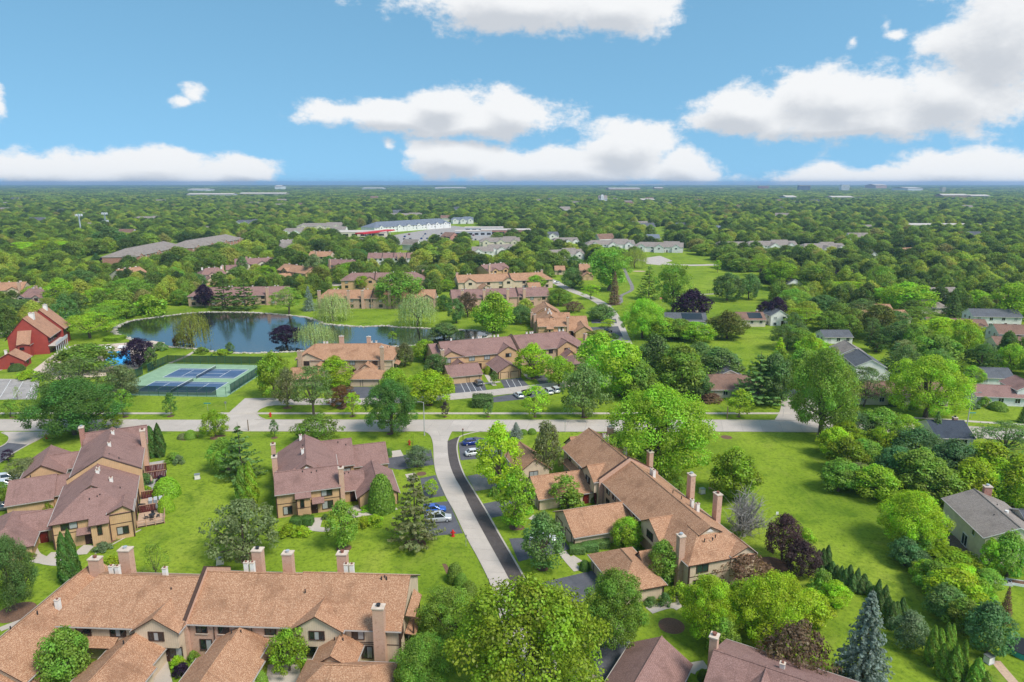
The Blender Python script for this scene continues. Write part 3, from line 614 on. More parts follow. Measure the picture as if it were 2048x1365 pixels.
A.block(-52.3, -43.4, -9.5, 11.6, 3.7, 6.75, 'v', r=-48.2)
A.gable_front(-14.0, -7.6, -.25, 5.2, 7.15, 4.2, glass=('glass', 'glass_curtain', 'glass')); A.gable_front(-34.4, -28.75, -1.5, 5.2, 7.0, 3.5, glass=('glass', 'glass_curtain', 'glass'))
A.block(-24.3, -17.9, -3.2, .5, 2.8, 4.75, 'v', wall='brick_pink'); A.block(-25.2, -17.2, -14.5, -3.25, 2.55, 4.9, 'v', r=-21.2)
A.block(-10.2, -5.3, -4.0, .45, 2.75, 4.3, 'v'); A.block(-11.0, -.2, -9.2, -2.9, 2.55, 4.5, hip=(3, 3))
A.block(-37.6, -31.0, -5.1, -.8, 2.6, 4.5, 'v'); A.block(-38.4, -30.3, -15, -5.15, 2.5, 4.75, 'v', r=-34.3)
A.block(-50.6, -43.0, -17, -6.4, 2.5, 4.8, 'v')
A.lean([(-43.2, -2.2, 2.75), (-37.2, -2.2, 2.75), (-37.2, -.7, 3.5), (-43.2, -.7, 3.5)])
for a_, z_, gl in ((-26.6, 4.2, 'glass'), (-23.6, 4.2, 'glass'), (-17.3, 4.25, 'glass_green'), (-15.1, 4.25, 'glass')): A.window('S', a_, .55, z_, 1.35, 1.3, 2, gl); m = MB(); m.box(-.85, .85, -.16, 0, -.85, -.72); m.obj('sill', ['concrete_cap'], A.o, (a_, .55, z_))
A.window('S', -26.2, .55, 1.75, 1.5, 1.5, 2, ('glass', 'glass_curtain')); A.window('S', -5.6, .5, 4.1, 1.5, 1.3, 2, ('glass', 'glass_curtain')); A.window('S', -4.5, .5, 1.5, 1.3, 1.7, 2, ('glass', 'glass_curtain')); A.window('S', -12.4, .5, 1.4, 1.8, 1.6, 2)
A.window('S', -41.9, -.75, 4.2, 1.9, 1.3, 2); A.window('S', -37.2, -.75, 4.25, 2.0, 1.35, 3, ('glass', 'glass_curtain')); A.window('S', -29.7, -.75, 1.4, 1.7, 1.5, 2, ('glass', 'glass_curtain')); A.door('S', -31.2, -.75); A.door('S', -16.4, .55)
A.window('E', 1.4, .0, 4.2, 1.2, 1.3, 2); A.window('E', 3.6, .0, 1.6, 1.4, 1.9, 2); A.window('W', -12, -52.3, 1.6, 1.4, 1.2, 2)
A.chimney(-2.55, -.05, 8.6, 1.45, 1.1, mat='brick_pink'); A.chimney(-22.6, 10.2, 10.2, 1.4, 1.1); A.chimney(-18.2, 10.2, 9.8, 1.4, 1.1); A.chimney(-10.3, 10.4, 9.9, 1.4, 1.1); A.chimney(-41.8, 9.5, 10.1, 1.6, 1.2); A.chimney(-46.4, 9.3, 8.6, 1.6, 1.0)
for q in ((-23.1, 7.4, 8.9), (-22.2, 7.4, 8.9), (-8.9, 7.5, 9), (-8.1, 7.5, 9), (-34.2, 6.2, 8.4), (-42.2, 6.6, 8.2), (-41.3, 6.6, 8.2), (-46.6, 1.4, 6.2)): A.vent(*q)
A.pipes([(-3.6, 6.0, 8.9), (-3.2, 6.3, 8.9), (-2.9, 6.0, 8.9), (-13.6, 4.0, 7.9), (-22, -.6, 4.7), (-20.7, -.6, 4.7), (-32, 3.6, 7.8), (-47.6, -1, 6.8), (-48.9, -4, 6.6), (-34.9, -3.2, 4.5), (-8.3, -.8, 4.2), (-7.2, -.8, 4.2)])
for q in ((-14.2, .32, 5.1), (-7.4, .32, 5.1), (-34.6, -.95, 5), (-46.3, -.92, 5.0), (-.12, .32, 5.1), (-19.8, .42, 5.1), (-24.9, .42, 5.1)): A.downspout(*q)
A.band('S', -14.2, -2.9, .5, 2.95); A.band('S', -7.0, .0, .5, 2.7); A.corner(-.02, .52, 5.1)

# ---- C and its twin by the park: stepped court building
def court_building(label, x, y, ang, wall, roof, brk, group=None):
    b = Building('townhouse_row', label, 'townhouse', x, y, ang, wall, roof, group)
    b.block(0, 11.6, 0, 8.0, 5.05, 7.45, r=3.95, rake=.25)
    # stair bay with the roof carried down over it
    m = MB(); m.box(3.6, 6.05, -1.35, .05, 0, 4.35); m.obj('wall', [wall], b.o)
    b.lean([(3.35, -1.75, 4.15), (6.3, -1.75, 4.15), (6.3, .3, 5.38), (3.35, .3, 5.38)])
    b.lean([(6.35, -1.3, 2.5), (8.6, -1.3, 2.5), (8.6, .02, 3.3), (6.35, .02, 3.3)])
    b.block(.3, 11.5, 5.2, 21, 5.0, 8.3, 'v', ov=.4, r=5.8, hip=(2.0, 0)); b.block(4.1, 7.5, 4.55, 7.4, 7.2, 8.25, 'v', ov=.25, rake=.3, z0=6)
    m = MB(); m.face([(5.1, 4.5, 7.35), (6.5, 4.5, 7.35), (5.8, 4.5, 7.85)]); m.obj('gable_vent', ['vent_white'], b.o)
    b.block(7.2, 15.3, 13.9, 26, 3.4, 6.6, r=20.4)
    b.block(15.2, 22.6, 14.7, 24.8, 2.5, 5.1); b.block(11.8, 16.5, 3.0, 10.4, 2.65, 4.75); b.block(15.1, 22.5, -.75, 10.4, 2.5, 4.85, 'v')
    b.window('S', 9.15, 0, 4.0, 1.9, 1.25, 2, ('glass_curtain', 'glass')); b.window('S', 9.2, 0, 1.45, 1.9, 1.5, 2, ('glass_curtain', 'glass')); b.window('S', 1.9, 0, 1.35, 1.5, 1.5, 2, ('glass_curtain', 'glass')); b.window('S', 4.6, -1.35, 2.9, .55, 1.5, 1)
    b.door('S', 6.75, 0, 1.0, 2.1); b.door('S', 14.3, 3.0, 1.1, 2.1); b.window('S', 13.7, 13.9, 1.8, 1.7, 1.4, 2, 'glass_curtain')
    b.garage_door('E', 17.2, 22.6, 2.6); b.garage_door('E', 21.6, 22.6, 2.6); b.garage_door('E', 2.2, 22.5, 2.6); b.garage_door('E', 6.6, 22.5, 2.6)
    b.chimney(12.05, .45, 8.4, .95, 1.0, mat=brk); b.chimney(-.35, 12.0, 7.6, 1.0, 1.2, mat=brk); b.chimney(-.9, 22, 6.6, .9, 1.1, mat=brk)
    for q in ((5.2, 11, 8.1), (4.9, 19.5, 8.0)): b.vent(*q)
    b.pipes([(5.0, 3.4, 7.3), (6.6, 3.0, 7.0), (7.6, 3.2, 7.1), (5.3, 15, 8.2), (12.6, 19.5, 6.4), (14.0, 20.6, 6.6), (14.2, 18.6, 5.9), (13, 6.2, 4.6), (13.8, 6.3, 4.6)])
    b.band('S', 0, 3.55, 0, 2.75); b.band('S', 6.1, 11.55, 0, 2.75); b.band('S', 3.6, 6.05, -1.35, 2.1); b.corner(0, 0, 4.9); b.corner(11.6, 0, 4.9); b.corner(3.6, -1.35, 4.2); b.corner(15.1, -.75, 2.4); b.corner(22.5, -.75, 2.4)
    return b
C_ = court_building('mauve-roofed tan townhouse block beside the curved drive with a brick chimney on its front', -44.2, 118, 17.5, 'siding_orange', 'shingle_mauve', 'brick_pink')
I_ = court_building('orange-roofed townhouse block by the lane that leads to the park', 10.6, 271.0, 3, 'siding_orange', 'shingle_orange', 'brick_pink')
I_.block(.4, 11.8, 21.1, 36, 5.6, 8.9, 'v'); I_.parapet('v', 20.9, .3, 11.6, 6, 5.3, 8.7)
for v_ in (9.5, 14, 18): I_.vent(6.3, v_, 8.0)

# ---- B: hipped block with rear decks
B = Building('townhouse_row', 'mauve-roofed tan townhouse block with dark red patio fences and rear timber decks', 'townhouse', -79, 106, 25, 'siding_orange', 'shingle_mauve')
B.block(.5, 12.5, .3, 17.0, 5.0, 8.45, 'v', hip=(6.6, 0), r=6.2); B.block(4.6, 7.8, 6.0, 9.0, 7.55, 8.55, 'v', ov=.25, z0=6.5)
m = MB(); m.face([(5.4, 5.95, 7.7), (7.0, 5.95, 7.7), (6.2, 5.95, 8.2)]); m.obj('gable_vent', ['vent_white'], B.o)
m = MB(); m.box(6.3, 8.9, -1.2, .35, 0, 4.3); m.obj('wall', ['siding_orange'], B.o); B.lean([(6.05, -1.65, 4.15), (9.15, -1.65, 4.15), (9.15, .9, 5.5), (6.05, .9, 5.5)]); B.lean([(4.0, -1.0, 2.5), (6.25, -1.0, 2.5), (6.25, .32, 3.3), (4.0, .32, 3.3)])
B.block(9.0, 12.6, -.05, 4.6, 5.2, 6.2, 'v', ov=.2, r=11.4)
B.parapet('v', 16.6, 1.2, 13.0, 7.1, 6.1, 9.4, wall='siding_orange', up=.35); B.block(1.4, 12.9, 16.98, 36, 6.0, 9.3, 'v', r=7.1); B.block(1.5, 13.4, 36.0, 41, 5.2, 8.0)
B.block(-9.6, -2.2, 18.1, 29.2, 2.5, 5.0); B.block(-2.3, 1.4, 19.2, 28, 2.6, 4.7); B.block(-9.4, -2.1, 31.0, 42.8, 2.5, 4.8, 'v'); B.block(-4.8, 1.5, 33.5, 40, 2.6, 4.6); B.block(-10.4, -2.5, -1.0, 12.4, 2.5, 4.75, 'v', hip=(3.5, 3.5)); B.block(-4.8, .6, 4.2, 10.2, 2.65, 4.6)
B.window('S', 3.0, .3, 4.1, 2.3, 1.2, 2, ('glass', 'glass_curtain')); B.window('S', 10.9, -.05, 1.6, 1.7, 1.3, 2, ('glass_curtain', 'glass')); B.window('S', 7.6, -1.2, 2.9, .55, 1.5, 1); B.door('S', 5.6, .3, 1.0, 2.1); B.door('S', -1.6, 4.2, 1.1, 2.1, 'door_red'); B.window('S', -1.2, 33.5, 1.5, 1.6, 1.2, 2, 'glass_curtain')
for v_ in (3.0, 7, 11, 15): B.window('E', v_, 12.5, 4.1, 1.4, 1.2, 2); B.window('E', v_, 12.5, 1.3, 1.8, 2.0, 2)
for v_ in (20, 25, 31): B.window('E', v_, 12.9, 4.4, 1.4, 1.2, 2); B.window('E', v_, 12.9, 1.3, 1.8, 2.0, 2)
B.chimney(13.3, 30.6, 9.6, .95, 1.5, mat='brick_pink'); B.chimney(1.1, 38.2, 9.6, .9, 1.3, mat='brick_red'); B.vent(7.6, 24.5, 8.9); B.vent(7.6, 32, 8.9); B.vent(7.5, 37.5, 7.4); B.vent(6.6, 12.2, 8.0); B.vent(6.6, 13.4, 8.0); B.vent(8.9, 10.0, 6.9)
B.pipes([(7.9, 20, 8.9), (9.6, 19, 8.2), (7.9, 36, 8.9), (6.0, 3.6, 6.9), (7.2, 3.9, 7.0), (7.6, 4.2, 7.1), (10.4, 8, 6.3), (-6.6, 25, 4.9), (-.6, 24, 4.6)])
B.band('S', .5, 6.2, .3, 2.75); B.band('S', 9.0, 12.6, -.05, 3.0); B.band('E', .3, 17, 12.5, 2.8); B.corner(.5, .3, 4.9); B.corner(12.6, -.05, 5.0); B.corner(9.0, -.05, 5.1)
# patios, fences and decks behind B: each fence and deck is a thing of its own
def patio_fence(label, b, u0, v0, u1, v1, h=1.7, mat='fence_red', group='patio fences'):
    x, y = b.world(u0, v0); x1, y1 = b.world(u1, v1); L = math.hypot(x1 - x, y1 - y); rz = math.atan2(y1 - y, x1 - x)
    o = thing('patio_fence', label, 'fence', (x, y, 0), rz, group); n = int(L / .28); m = MB(); m.box(.01, .25, -.03, .03, .08, h); me = m.mesh('board', [mat])
    for i in range(n): put('board', me, o, (i * L / n, (.03 if i % 2 else -.03), 0))
    m = MB(); m.box(0, L, -.09, .09, h, h + .07); m.obj('cap_rail', ['rail_tan'], o)
    m = MB(); m.box(0, .12, -.08, .08, 0, h); me = m.mesh('post', ['trim'])
    for i in range(3): put('post', me, o, (i * (L - .12) / 2, 0, 0))
for v_, n_ in ((29.8, 'dark red patio fence beside the paired tall arborvitae'), (25.9, 'dark red patio fence beside the purple flowering bed'), (15.7, 'dark red patio fence beside the great round clipped shrub'), (9.0, 'dark red patio fence at the head of the railed timber deck')): patio_fence(n_, B, 12.95, v_, 17.1, v_ - .2)
def deck(label, b, u0, u1, v0, v1, z=.35):
    x, y = b.world(u0, v0); o = thing('timber_deck', label, 'deck', (x, y, 0), math.atan2(b.s_, b.c), 'rear timber decks'); W, D = u1 - u0, v1 - v0
    n = int(D / .3); m = MB(); m.box(0, W, .01, D / n - .012, z - .05, z); me = m.mesh('plank', ['wood_light'])
    for i in range(n): put('plank', me, o, (0, i * D / n, 0))
    m = MB(); m.box(.05, W - .05, .05, D - .05, 0, z - .06); m.obj('frame', ['trim'], o)
    m = MB()
    for z_ in (z + .95, z + .5): m.box(0, W, -.04, .04, z_, z_ + .09); m.box(W - .04, W + .04, .05, D, z_ + .004, z_ + .094)
    m.obj('railing', ['rail_tan'], o)
    m = MB(); m.box(-.06, .06, -.06, .06, 0, z + 1.1); me = m.mesh('post', ['rail_tan'])
    for q in ((.1, 0), (W / 3, 0), (2 * W / 3, 0), (W, 0), (W, D / 2), (W, D)): put('post', me, o, (*q, 0))
deck('railed timber deck with black table and chairs behind the mauve-roofed block', B, 12.75, 17.3, 3.0, 8.7); deck('small railed deck with grey loungers between two dark red fences', B, 12.75, 17.0, 9.4, 15.2)
for q in ([(12.6, 16.2), (17.0, 16.0), (17.0, 25.6), (12.9, 25.6)], [(12.95, 26.1), (17, 26), (17, 29.6), (12.95, 29.7)], [(13, 30), (16.5, 30), (16.5, 36), (13, 36)]): sheet('patio', [B.world(*p) for p in q], .03, 'stone_grey')

# ---- D: long diagonal row on the right of the drive
D = Building('townhouse_row', 'long diagonal townhouse row with orange shingle roof, brick fire wall and tall brick chimneys', 'townhouse', 26.86, 93.37, -72.7, 'siding_beige', 'shingle_orange')
D.block(-31.0, -.35, .35, 11.7, 5.1, 8.45, hip=(0, 6.0), wall='brick_pink'); D.block(-6.9, -4.0, 4.2, 8.0, 7.45, 8.5, r=6.1, ov=.25, z0=6.5)
m = MB(); m.face([(-3.93, 5.4, 7.6), (-3.93, 6.8, 7.6), (-3.93, 6.1, 8.15)]); m.obj('gable_vent', ['vent_white'], D.o)
m = MB(); m.box(-7.4, -.3, .3, .8, 0, 5.0); m.box(-.8, -.25, .32, 11.72, 0, 5.0); m.obj('wall', ['siding_beige'], D.o)
D.block(-3.8, -.1, 7.6, 11.9, 5.2, 6.4, ov=.2, r=10.4)
D.parapet('u', -31.5, -.2, 11.6, 5.7, 5.4, 8.8, wall='brick_pink', up=.6); D.block(-49.5, -31.52, -.8, 11.0, 5.3, 8.9, r=5.1)
D.block(-54.5, -48.0, 1.5, 12.5, 4.2, 6.6, 'v')
def side_gable(b, u0, u1, v, ze, zr, back, glass):
    b.block(u0, u1, v, back, ze, zr, 'v', .4, rake=.35, z0=2.7, wall='siding_beige'); b.window('S', (u0 + u1) / 2, v, ze - .95, 1.9, 1.2, 3, glass)
side_gable(D, -37.6, -31.7, -1.5, 5.2, 7.1, 3.2, ('glass', 'glass_curtain', 'glass')); side_gable(D, -14.6, -8.2, -.35, 5.1, 7.05, 4.0, 'glass')
D.block(-26.9, -17.6, -11.4, -.0, 2.5, 4.9, 'v', wall='siding_beige'); D.block(-42.2, -33.0, -12.4, -1.0, 2.5, 4.9, 'v', wall='siding_beige'); D.block(-11.3, -.5, -11.0, -3.9, 2.5, 4.7, hip=(3.4, 3.4), wall='siding_beige'); D.block(-8.6, -5.6, -4.4, .3, 2.6, 4.2, 'v', wall='siding_beige'); D.block(-56, -46.0, -12, -5.5, 2.5, 4.9, wall='siding_beige')
D.lean([(-47.5, -2.2, 2.9), (-38.0, -2.2, 2.9), (-38.0, -.75, 3.7), (-47.5, -.75, 3.7)])
for u_ in (-29.2, -26.6, -18.2, -15.9): D.window('S', u_, .35, 4.1, 1.15, 1.35, 2, ('glass', 'glass_curtain'))
D.window('S', -29.2, .35, 1.5, 1.2, 1.4, 2); D.window('S', -5.4, .3, 4.0, 1.2, 1.4, 2)
for u_ in (-46.2, -40.0): D.window('S', u_, -.8, 4.3, 1.7, 1.2, 2, ('glass_curtain', 'glass'))
D.door('S', -32.4, -.8, 1.0, 2.1, 'door_red'); D.door('E', -2.6, -33.0, 1.1, 2.1, 'door_red'); D.window('E', -4.4, -33.0, 1.5, .8, 1.2, 1)
D.window('E', 2.6, -.25, 4.0, 1.9, 1.3, 2, 'glass_green'); D.window('E', 2.0, -.25, 1.3, 1.6, 1.5, 2); D.window('E', -9, -46.0, 1.5, 1.8, 1.3, 2, 'glass_curtain'); D.band('E', .3, 11.7, -.25, 2.75)
for u_, v_ in ((-24.6, -11.4), (-20.2, -11.4), (-39.8, -12.4), (-35.4, -12.4), (-8.8, -11.0), (-4.0, -11.0)): D.garage_door('S', u_, v_, 2.6, 2.1, 'garage_beige')
D.chimney(-2.3, -.15, 8.8, 1.0, 1.0); D.chimney(-11.2, 12.2, 9.9, 1.3, .95); D.chimney(-19.5, 12.2, 9.9, 1.3, .95); D.chimney(-33.8, 11.6, 8.8, 1.2, .9); D.chimney(-48.6, 9.8, 9.0, 1.3, 1.0)
for q in ((-26.0, 7.7, 8.0), (-25.2, 7.7, 8.0), (-13.0, 8.4, 7.6), (-11.6, 8.6, 7.5), (-44.5, 6.4, 8.4), (-43.4, 6.6, 8.3), (-37.2, 7.8, 7.8), (-50.5, 5, 6.3)): D.vent(*q)
D.pipes([(-2.8, 4.4, 7.0), (-2.6, 5.7, 7.1), (-2.9, 6.4, 7.3), (-14.5, 7.2, 8.4), (-17, 7.0, 8.4), (-40, 6.1, 8.7), (-22.8, -3, 4.9), (-22.4, -5, 4.9), (-37.4, -5, 4.9)])
D.corner(-.24, .3, 4.9); D.corner(-17.58, -11.42, 2.4); D.corner(-.48, -11.02, 2.4); D.corner(-.48, -3.88, 2.4); D.corner(-33.0, -12.4, 2.4); D.downspout(-31.2, .2, 5); D.downspout(-38, -.95, 5)

# ---- E: roofs at the foot of the view
E_ = Building('townhouse_row', 'mauve-roofed townhouse and garage beside the dug mulch circle', 'townhouse', 0, 0, -30.5, 'siding_orange', 'shingle_mauve')
E_.block(-26.2, -18.7, 58, 75.8, 2.5, 4.75, 'v'); E_.block(-21, -15, 63.5, 69.5, 2.6, 4.5); E_.block(-15.0, 6, 66.8, 79.8, 4.6, 7.4); E_.block(-13.2, -5.4, 62, 73.4, 4.7, 7.3, 'v'); E_.chimney(-15.5, 74.2, 8.7, .9, 1.1); E_.vent(-8.4, 69.5, 6.9); E_.vent(-7.8, 75, 6.5); E_.garage_door('W', 62, -26.2); E_.garage_door('W', 70, -26.2); E_.window('W', 72, -15.0, 3.6, 1.4, 1.2, 2); E_.door('W', 68, -15.0)

# ---- F and G: rows across the upper street
F_ = Building('townhouse_row', 'orange-roofed townhouse row between the upper street and the pond', 'townhouse', -62.4, 216.4, .5, 'siding_beige', 'shingle_orange')
F_.block(-3.5, 14.2, .4, 15.4, 5.2, 8.6, wall='brick_tan', rake=.2); F_.block(14.25, 23.0, .35, 15.8, 5.2, 8.75, hip=(0, 5)); F_.block(-8.2, .2, .2, 12, 5.2, 7.35, 'v', r=-4.5); F_.block(-9, -3.6, 3, 15, 5.1, 8.2, hip=(4.4, 0))
F_.block(11.9, 21.2, -12.9, -4.0, 2.5, 4.6, hip=(4, 4)); F_.block(12.5, 18, -4.4, .4, 2.7, 4.8, 'v'); F_.block(-7.5, 3.0, -12.5, -4, 2.5, 4.7); F_.block(-3, 2.6, -4.4, .4, 2.7, 4.6, 'v')
for a_ in (7.2, 10.0, 4.4, 1.6): F_.window('S', a_, .4, 4.1, 1.5, 1.4, 2, 'glass_curtain' if a_ > 4 else 'glass')
F_.window('S', 17.4, .35, 4.0, 1.5, 1.3, 2); F_.window('S', -5.0, .2, 4.0, 1.7, 1.3, 2); F_.door('S', 10.4, .4, 1.1); F_.garage_door('S', 13.6, -12.9, 3.0, 2.15, 'garage_beige'); F_.garage_door('S', 18.4, -12.9, 4.8, 2.15, 'garage_beige'); F_.garage_door('S', -4.5, -12.5, 4.6, 2.15, 'garage_beige'); F_.window('E', 6, 23.0, 4, 1.3, 1.3, 2); F_.window('E', 5, 23.0, 1.5, 1.8, 2, 2)
F_.lean([(23.3, 3, 3.2), (24.8, 3, 2.7), (24.8, 8, 2.7), (23.3, 8, 3.2)])
F_.chimney(19.9, -.1, 9.4, 1.2, .9, mat='brick_tan'); F_.chimney(-6.9, -.2, 8.2, 1.4, .9, mat='brick_tan'); F_.chimney(3.6, 13.6, 10, 1.5, 1); F_.chimney(13.0, 13.6, 9.8, 1.3, 1)
for q in ((-1.2, 9, 8.3), (-.2, 9, 8.3), (14.9, 9, 8.4), (16.4, 9.3, 8.4)): F_.vent(*q)
F_.band('S', 14.3, 23, .35, 2.7); F_.corner(23, .35, 5.0); F_.pipes([(20.8, 5, 8.2), (21.4, 6, 8.2), (15, -2, 4.7), (16, -2, 4.6)])
G_ = Building('townhouse_row', 'mauve-roofed tan townhouse row with paired garages on the upper street', 'townhouse', -16.4, 221.2, 20, 'siding_orange', 'shingle_mauve')
G_.block(-6.0, 20.0, .4, 15.6, 5.2, 8.7); G_.parapet('u', 20.0, .3, 15.8, 8.2, 5.3, 8.8); G_.block(20.36, 45.8, .6, 16.6, 5.2, 8.8, hip=(0, 4.6), wall='brick_tan')
G_.block(-7.4, .2, .1, 13, 5.2, 7.2, 'v', r=-3.8); G_.block(-8.6, -6.2, 6, 19, 5.0, 7.2)
G_.gable_front(12.4, 19.7, -.3, 5.2, 7.35, 5, wall='siding_orange', glass=('glass', 'glass', 'glass_curtain')); G_.gable_front(34.6, 41.6, -.1, 5.2, 7.3, 5, wall='siding_orange', glass=('glass', 'glass', 'glass_curtain'))
G_.block(-8.2, 2.4, -13.4, -3.4, 2.5, 4.7); G_.block(-4.5, .6, -3.8, .4, 2.7, 4.5, 'v'); G_.block(8.0, 15.6, -13.4, -1.5, 2.5, 4.7, 'v'); G_.block(23, 31, -13, -2, 2.5, 4.7, 'v'); G_.block(35.0, 46.5, -12, -3.6, 2.5, 4.6, hip=(4, 4)); G_.block(35.5, 40.5, -4, .5, 2.7, 4.6, 'v')
for a_, g_2 in ((3.2, 'glass_curtain'), (8.6, 'glass_curtain'), (-5.2, 'glass_curtain')): G_.window('S', a_, .1 if a_ < 0 else .4, 4.0, 1.9, 1.4, 2, g_2)
for a_ in (23, 26.5, 29.6, 32.2): G_.window('S', a_, .6, 4.1, 1.4, 1.4, 2)
G_.window('S', 43.4, .6, 4.1, 1.5, 1.4, 2); G_.door('S', 6, .4, 1.1)
for a_, v_, w_ in ((-5.2, -13.4, 5.0), (-.2, -13.4, 3.2), (10.0, -13.4, 2.6), (13.5, -13.4, 2.6), (25, -13, 2.6), (28.9, -13, 2.6), (38.2, -12, 4.6)): G_.garage_door('S', a_, v_, w_, 2.15)
G_.chimney(-7.2, -.35, 8.0, 1.2, .9, mat='brick_tan'); G_.chimney(46.4, 2.5, 8.8, .9, 1.4, mat='brick_pink')
for q in ((-1.5, 9.4, 8.4), (6.4, 9.6, 8.3), (8.6, 9.8, 8.3), (9.4, 9.8, 8.3), (14.2, 9.4, 8.4), (15.6, 9.5, 8.4), (26.6, 9.8, 8.5), (28.0, 9.8, 8.5), (28.8, 9.8, 8.5), (39.5, 10, 8.5), (41.0, 10, 8.5)): G_.vent(*q)
G_.band('S', -6, 12.3, .4, 2.7); G_.corner(8.0, -13.4, 2.4); G_.corner(15.6, -13.4, 2.4)

# ---- H: red clubhouse and its pool shed
H_ = Building('clubhouse', 'tall red boarded clubhouse with steep tan roof and grey balcony beside the pool terrace', 'clubhouse', -171.2, 245.2, 19, 'siding_red', 'shingle_red', trim='fence_red')
H_.block(-12.4, 0, 0, 14.5, 6.9, 13.7, 'v', r=-6.6, ov=.9, rake=.25); H_.block(-11.5, 1.2, 15.2, 24, 7.0, 14.1, 'v', r=-5.6, ov=.8, rake=.25)
H_.block(-8.6, -4.8, -3.4, .3, 4.4, 5.0, 'v', ov=.2); H_.lean([(-8.9, -3.7, 4.7), (-4.5, -3.7, 4.7), (-4.5, .1, 9.4), (-8.9, .1, 9.4)])
m = MB(); m.face([(-4.65, -3.4, 4.6), (-4.65, .05, 4.6), (-4.65, .05, 9.0)]); m.face([(-8.75, .05, 4.6), (-8.75, -3.4, 4.6), (-8.75, .05, 9.0)]); m.obj('wall', ['siding_red'], H_.o)
H_.window('S', -7.3, -3.4, 3.3, 1.3, .9, 1); H_.chimney(-5.6, 6.2, 14.6, 1.5, 1.8, 11, mat='vent_white'); H_.chimney(-4.9, 20.5, 15.2, 1.2, 1.5, 12, mat='vent_white')
for i in range(5): H_.window('E', 1.8 + i * 2.6, 0, 4.8, 2.1, 1.6, 2)
for i in range(4): H_.window('E', 2 + i * 3, 0, 1.4, 2.2, 2.1, 2)
for i in range(3): H_.window('E', 17 + i * 2.6, 1.2, 4.6, 1.9, 1.7, 2)
m = MB(); m.slab([(.02, -.3, 3.2), (2.6, -.3, 3.1), (2.6, 15, 3.1), (.02, 15, 3.2)], .25, 0, 0); bal = m.obj('balcony', ['roof_flat'], H_.o)
m = MB(); m.box(2.5, 2.62, -.3, 15, 3.1, 4.2); m.obj('balcony_screen', ['siding_grey'], bal)
m = MB(); m.box(-.1, .1, -.1, .1, 0, 3.0); me = m.mesh('post', ['siding_grey'])
for i in range(7): put('post', me, H_.o, (2.4, .2 + i * 2.4, 0))
SH = Building('pool_shed', 'small red shed with tan roof on the corner of the pool terrace', 'shed', -166.4, 225.4, 19, 'siding_red', 'shingle_red', trim='fence_red')
SH.block(-9, -.2, 0, 7.2, 2.7, 5.4, 'v', r=-4.2); SH.door('S', -3.6, 0); SH.chimney(-6.4, 4.6, 5.6, .7, .7, 4, mat='vent_white', flue=0); SH.window('E', 3.6, -.2, 1.5, 1.8, 1.3, 2)

# ---- further rows of the estate
def row(label, pl, pr, depth_, roof, wall, gables=(.2, .75), z=5.2, rise=3.3, gar=2, chim=(.3, .7), hip=(0, 0), name='townhouse_row', cat='townhouse', group=None, front=4.2, trim='trim', nwin=8, floors=2, brk='brick_pink', par=(), vents=True, lower=True):
    a, b = P(*pl, z), P(*pr, z); L = (b - a).length; rz = math.degrees(math.atan2(b.y - a.y, b.x - a.x))
    s = Building(name, label, cat, a.x, a.y, rz, wall, roof, group, trim)
    s.block(0, L, .4, depth_, z, z + rise, hip=hip)
    for g in gables: w_ = min(3.3, L * .12); s.block(L * g - w_, L * g + w_, -.3, 5, z, z + w_ * .6, 'v', .35); s.window('S', L * g, -.3, z - .9, 1.8, 1.2, 2)
    for g in range(nwin):
        u = L * (g + .5) / nwin
        if all(abs(u - L * q) > 4 for q in gables):
            for k in range(floors): s.window('S', u, .4, z - 1.1 - 2.7 * k, 1.6, 1.35, 2, 'glass' if (g + k) % 3 else 'glass_curtain')
    for i in range(gar):
        u = L * (i + .5) / gar; s.block(u - 3.6, u + 3.6, -front - 6, -front + .2, 2.5, 4.6, 'u' if i % 2 else 'v'); s.garage_door('S', u - 1.7, -front - 6, 2.5, 2.1); s.garage_door('S', u + 1.7, -front - 6, 2.5, 2.1)
        s.block(u - 2.4, u + 2.4, -front, .5, 2.6, 4.2, 'v')
    for c in chim: s.chimney(L * c, .0 if not gar else depth_ - 1.2, z + rise + .6, 1.4, .9, mat=brk)
    for c in par: s.parapet('u', L * c, .3, depth_, depth_ / 2 + .2, z, z + rise)
    if vents:
        for c in (.12, .15, .38, .41, .62, .85, .88): s.vent(L * c, depth_ / 2 + .6, z + rise - .3)
    return s
row('orange-roofed townhouse row with cream gables behind the big bright willow-side tree', (917, 566), (1106, 559), 15, 'shingle_orange', 'siding_beige', (.12, .52), gar=2, chim=(.03, .95), hip=(0, 5), par=(.55,))
row('mauve-roofed brick townhouse row facing the pond lawn behind the dense bright tree', (905, 598), (1100, 592), 14, 'shingle_mauve', 'brick_pink', (), gar=0, chim=(.1, .32, .56, .73), par=(.34, .67))
row('orange-roofed stone-fronted townhouse row standing on the lawn between two willows', (634, 597.5), (868, 597.5), 14, 'shingle_orange', 'brick_tan', (.94,), gar=0, chim=(.02, .27, .39, .62), hip=(4, 0), par=(.46,), nwin=12)
row('mauve-roofed townhouse row behind the orange-roofed row by the willows', (682, 561.5), (848, 559.5), 15, 'shingle_mauve', 'siding_orange', (.35, .7), gar=1, chim=(.98,), hip=(5, 5), par=(.4,))
row('mauve-roofed brick townhouse row on the pond bank behind the plum tree', (375, 593.5), (574, 590), 14, 'shingle_mauve', 'brick_tan', (), gar=0, chim=(.62, .8), hip=(4, 0), nwin=10)
row('mauve-roofed cream-gabled townhouse beside the small cul-de-sac north of the pond', (402, 551), (455, 547.5), 14, 'shingle_mauve', 'siding_beige', (.42,), gar=2, chim=(.97,), hip=(4, 4), nwin=4)
row('orange-roofed cream-gabled townhouse below the brick office wings', (250, 552), (296, 545), 13, 'shingle_orange', 'siding_cream', (.35,), gar=0, chim=(.02,), nwin=4)
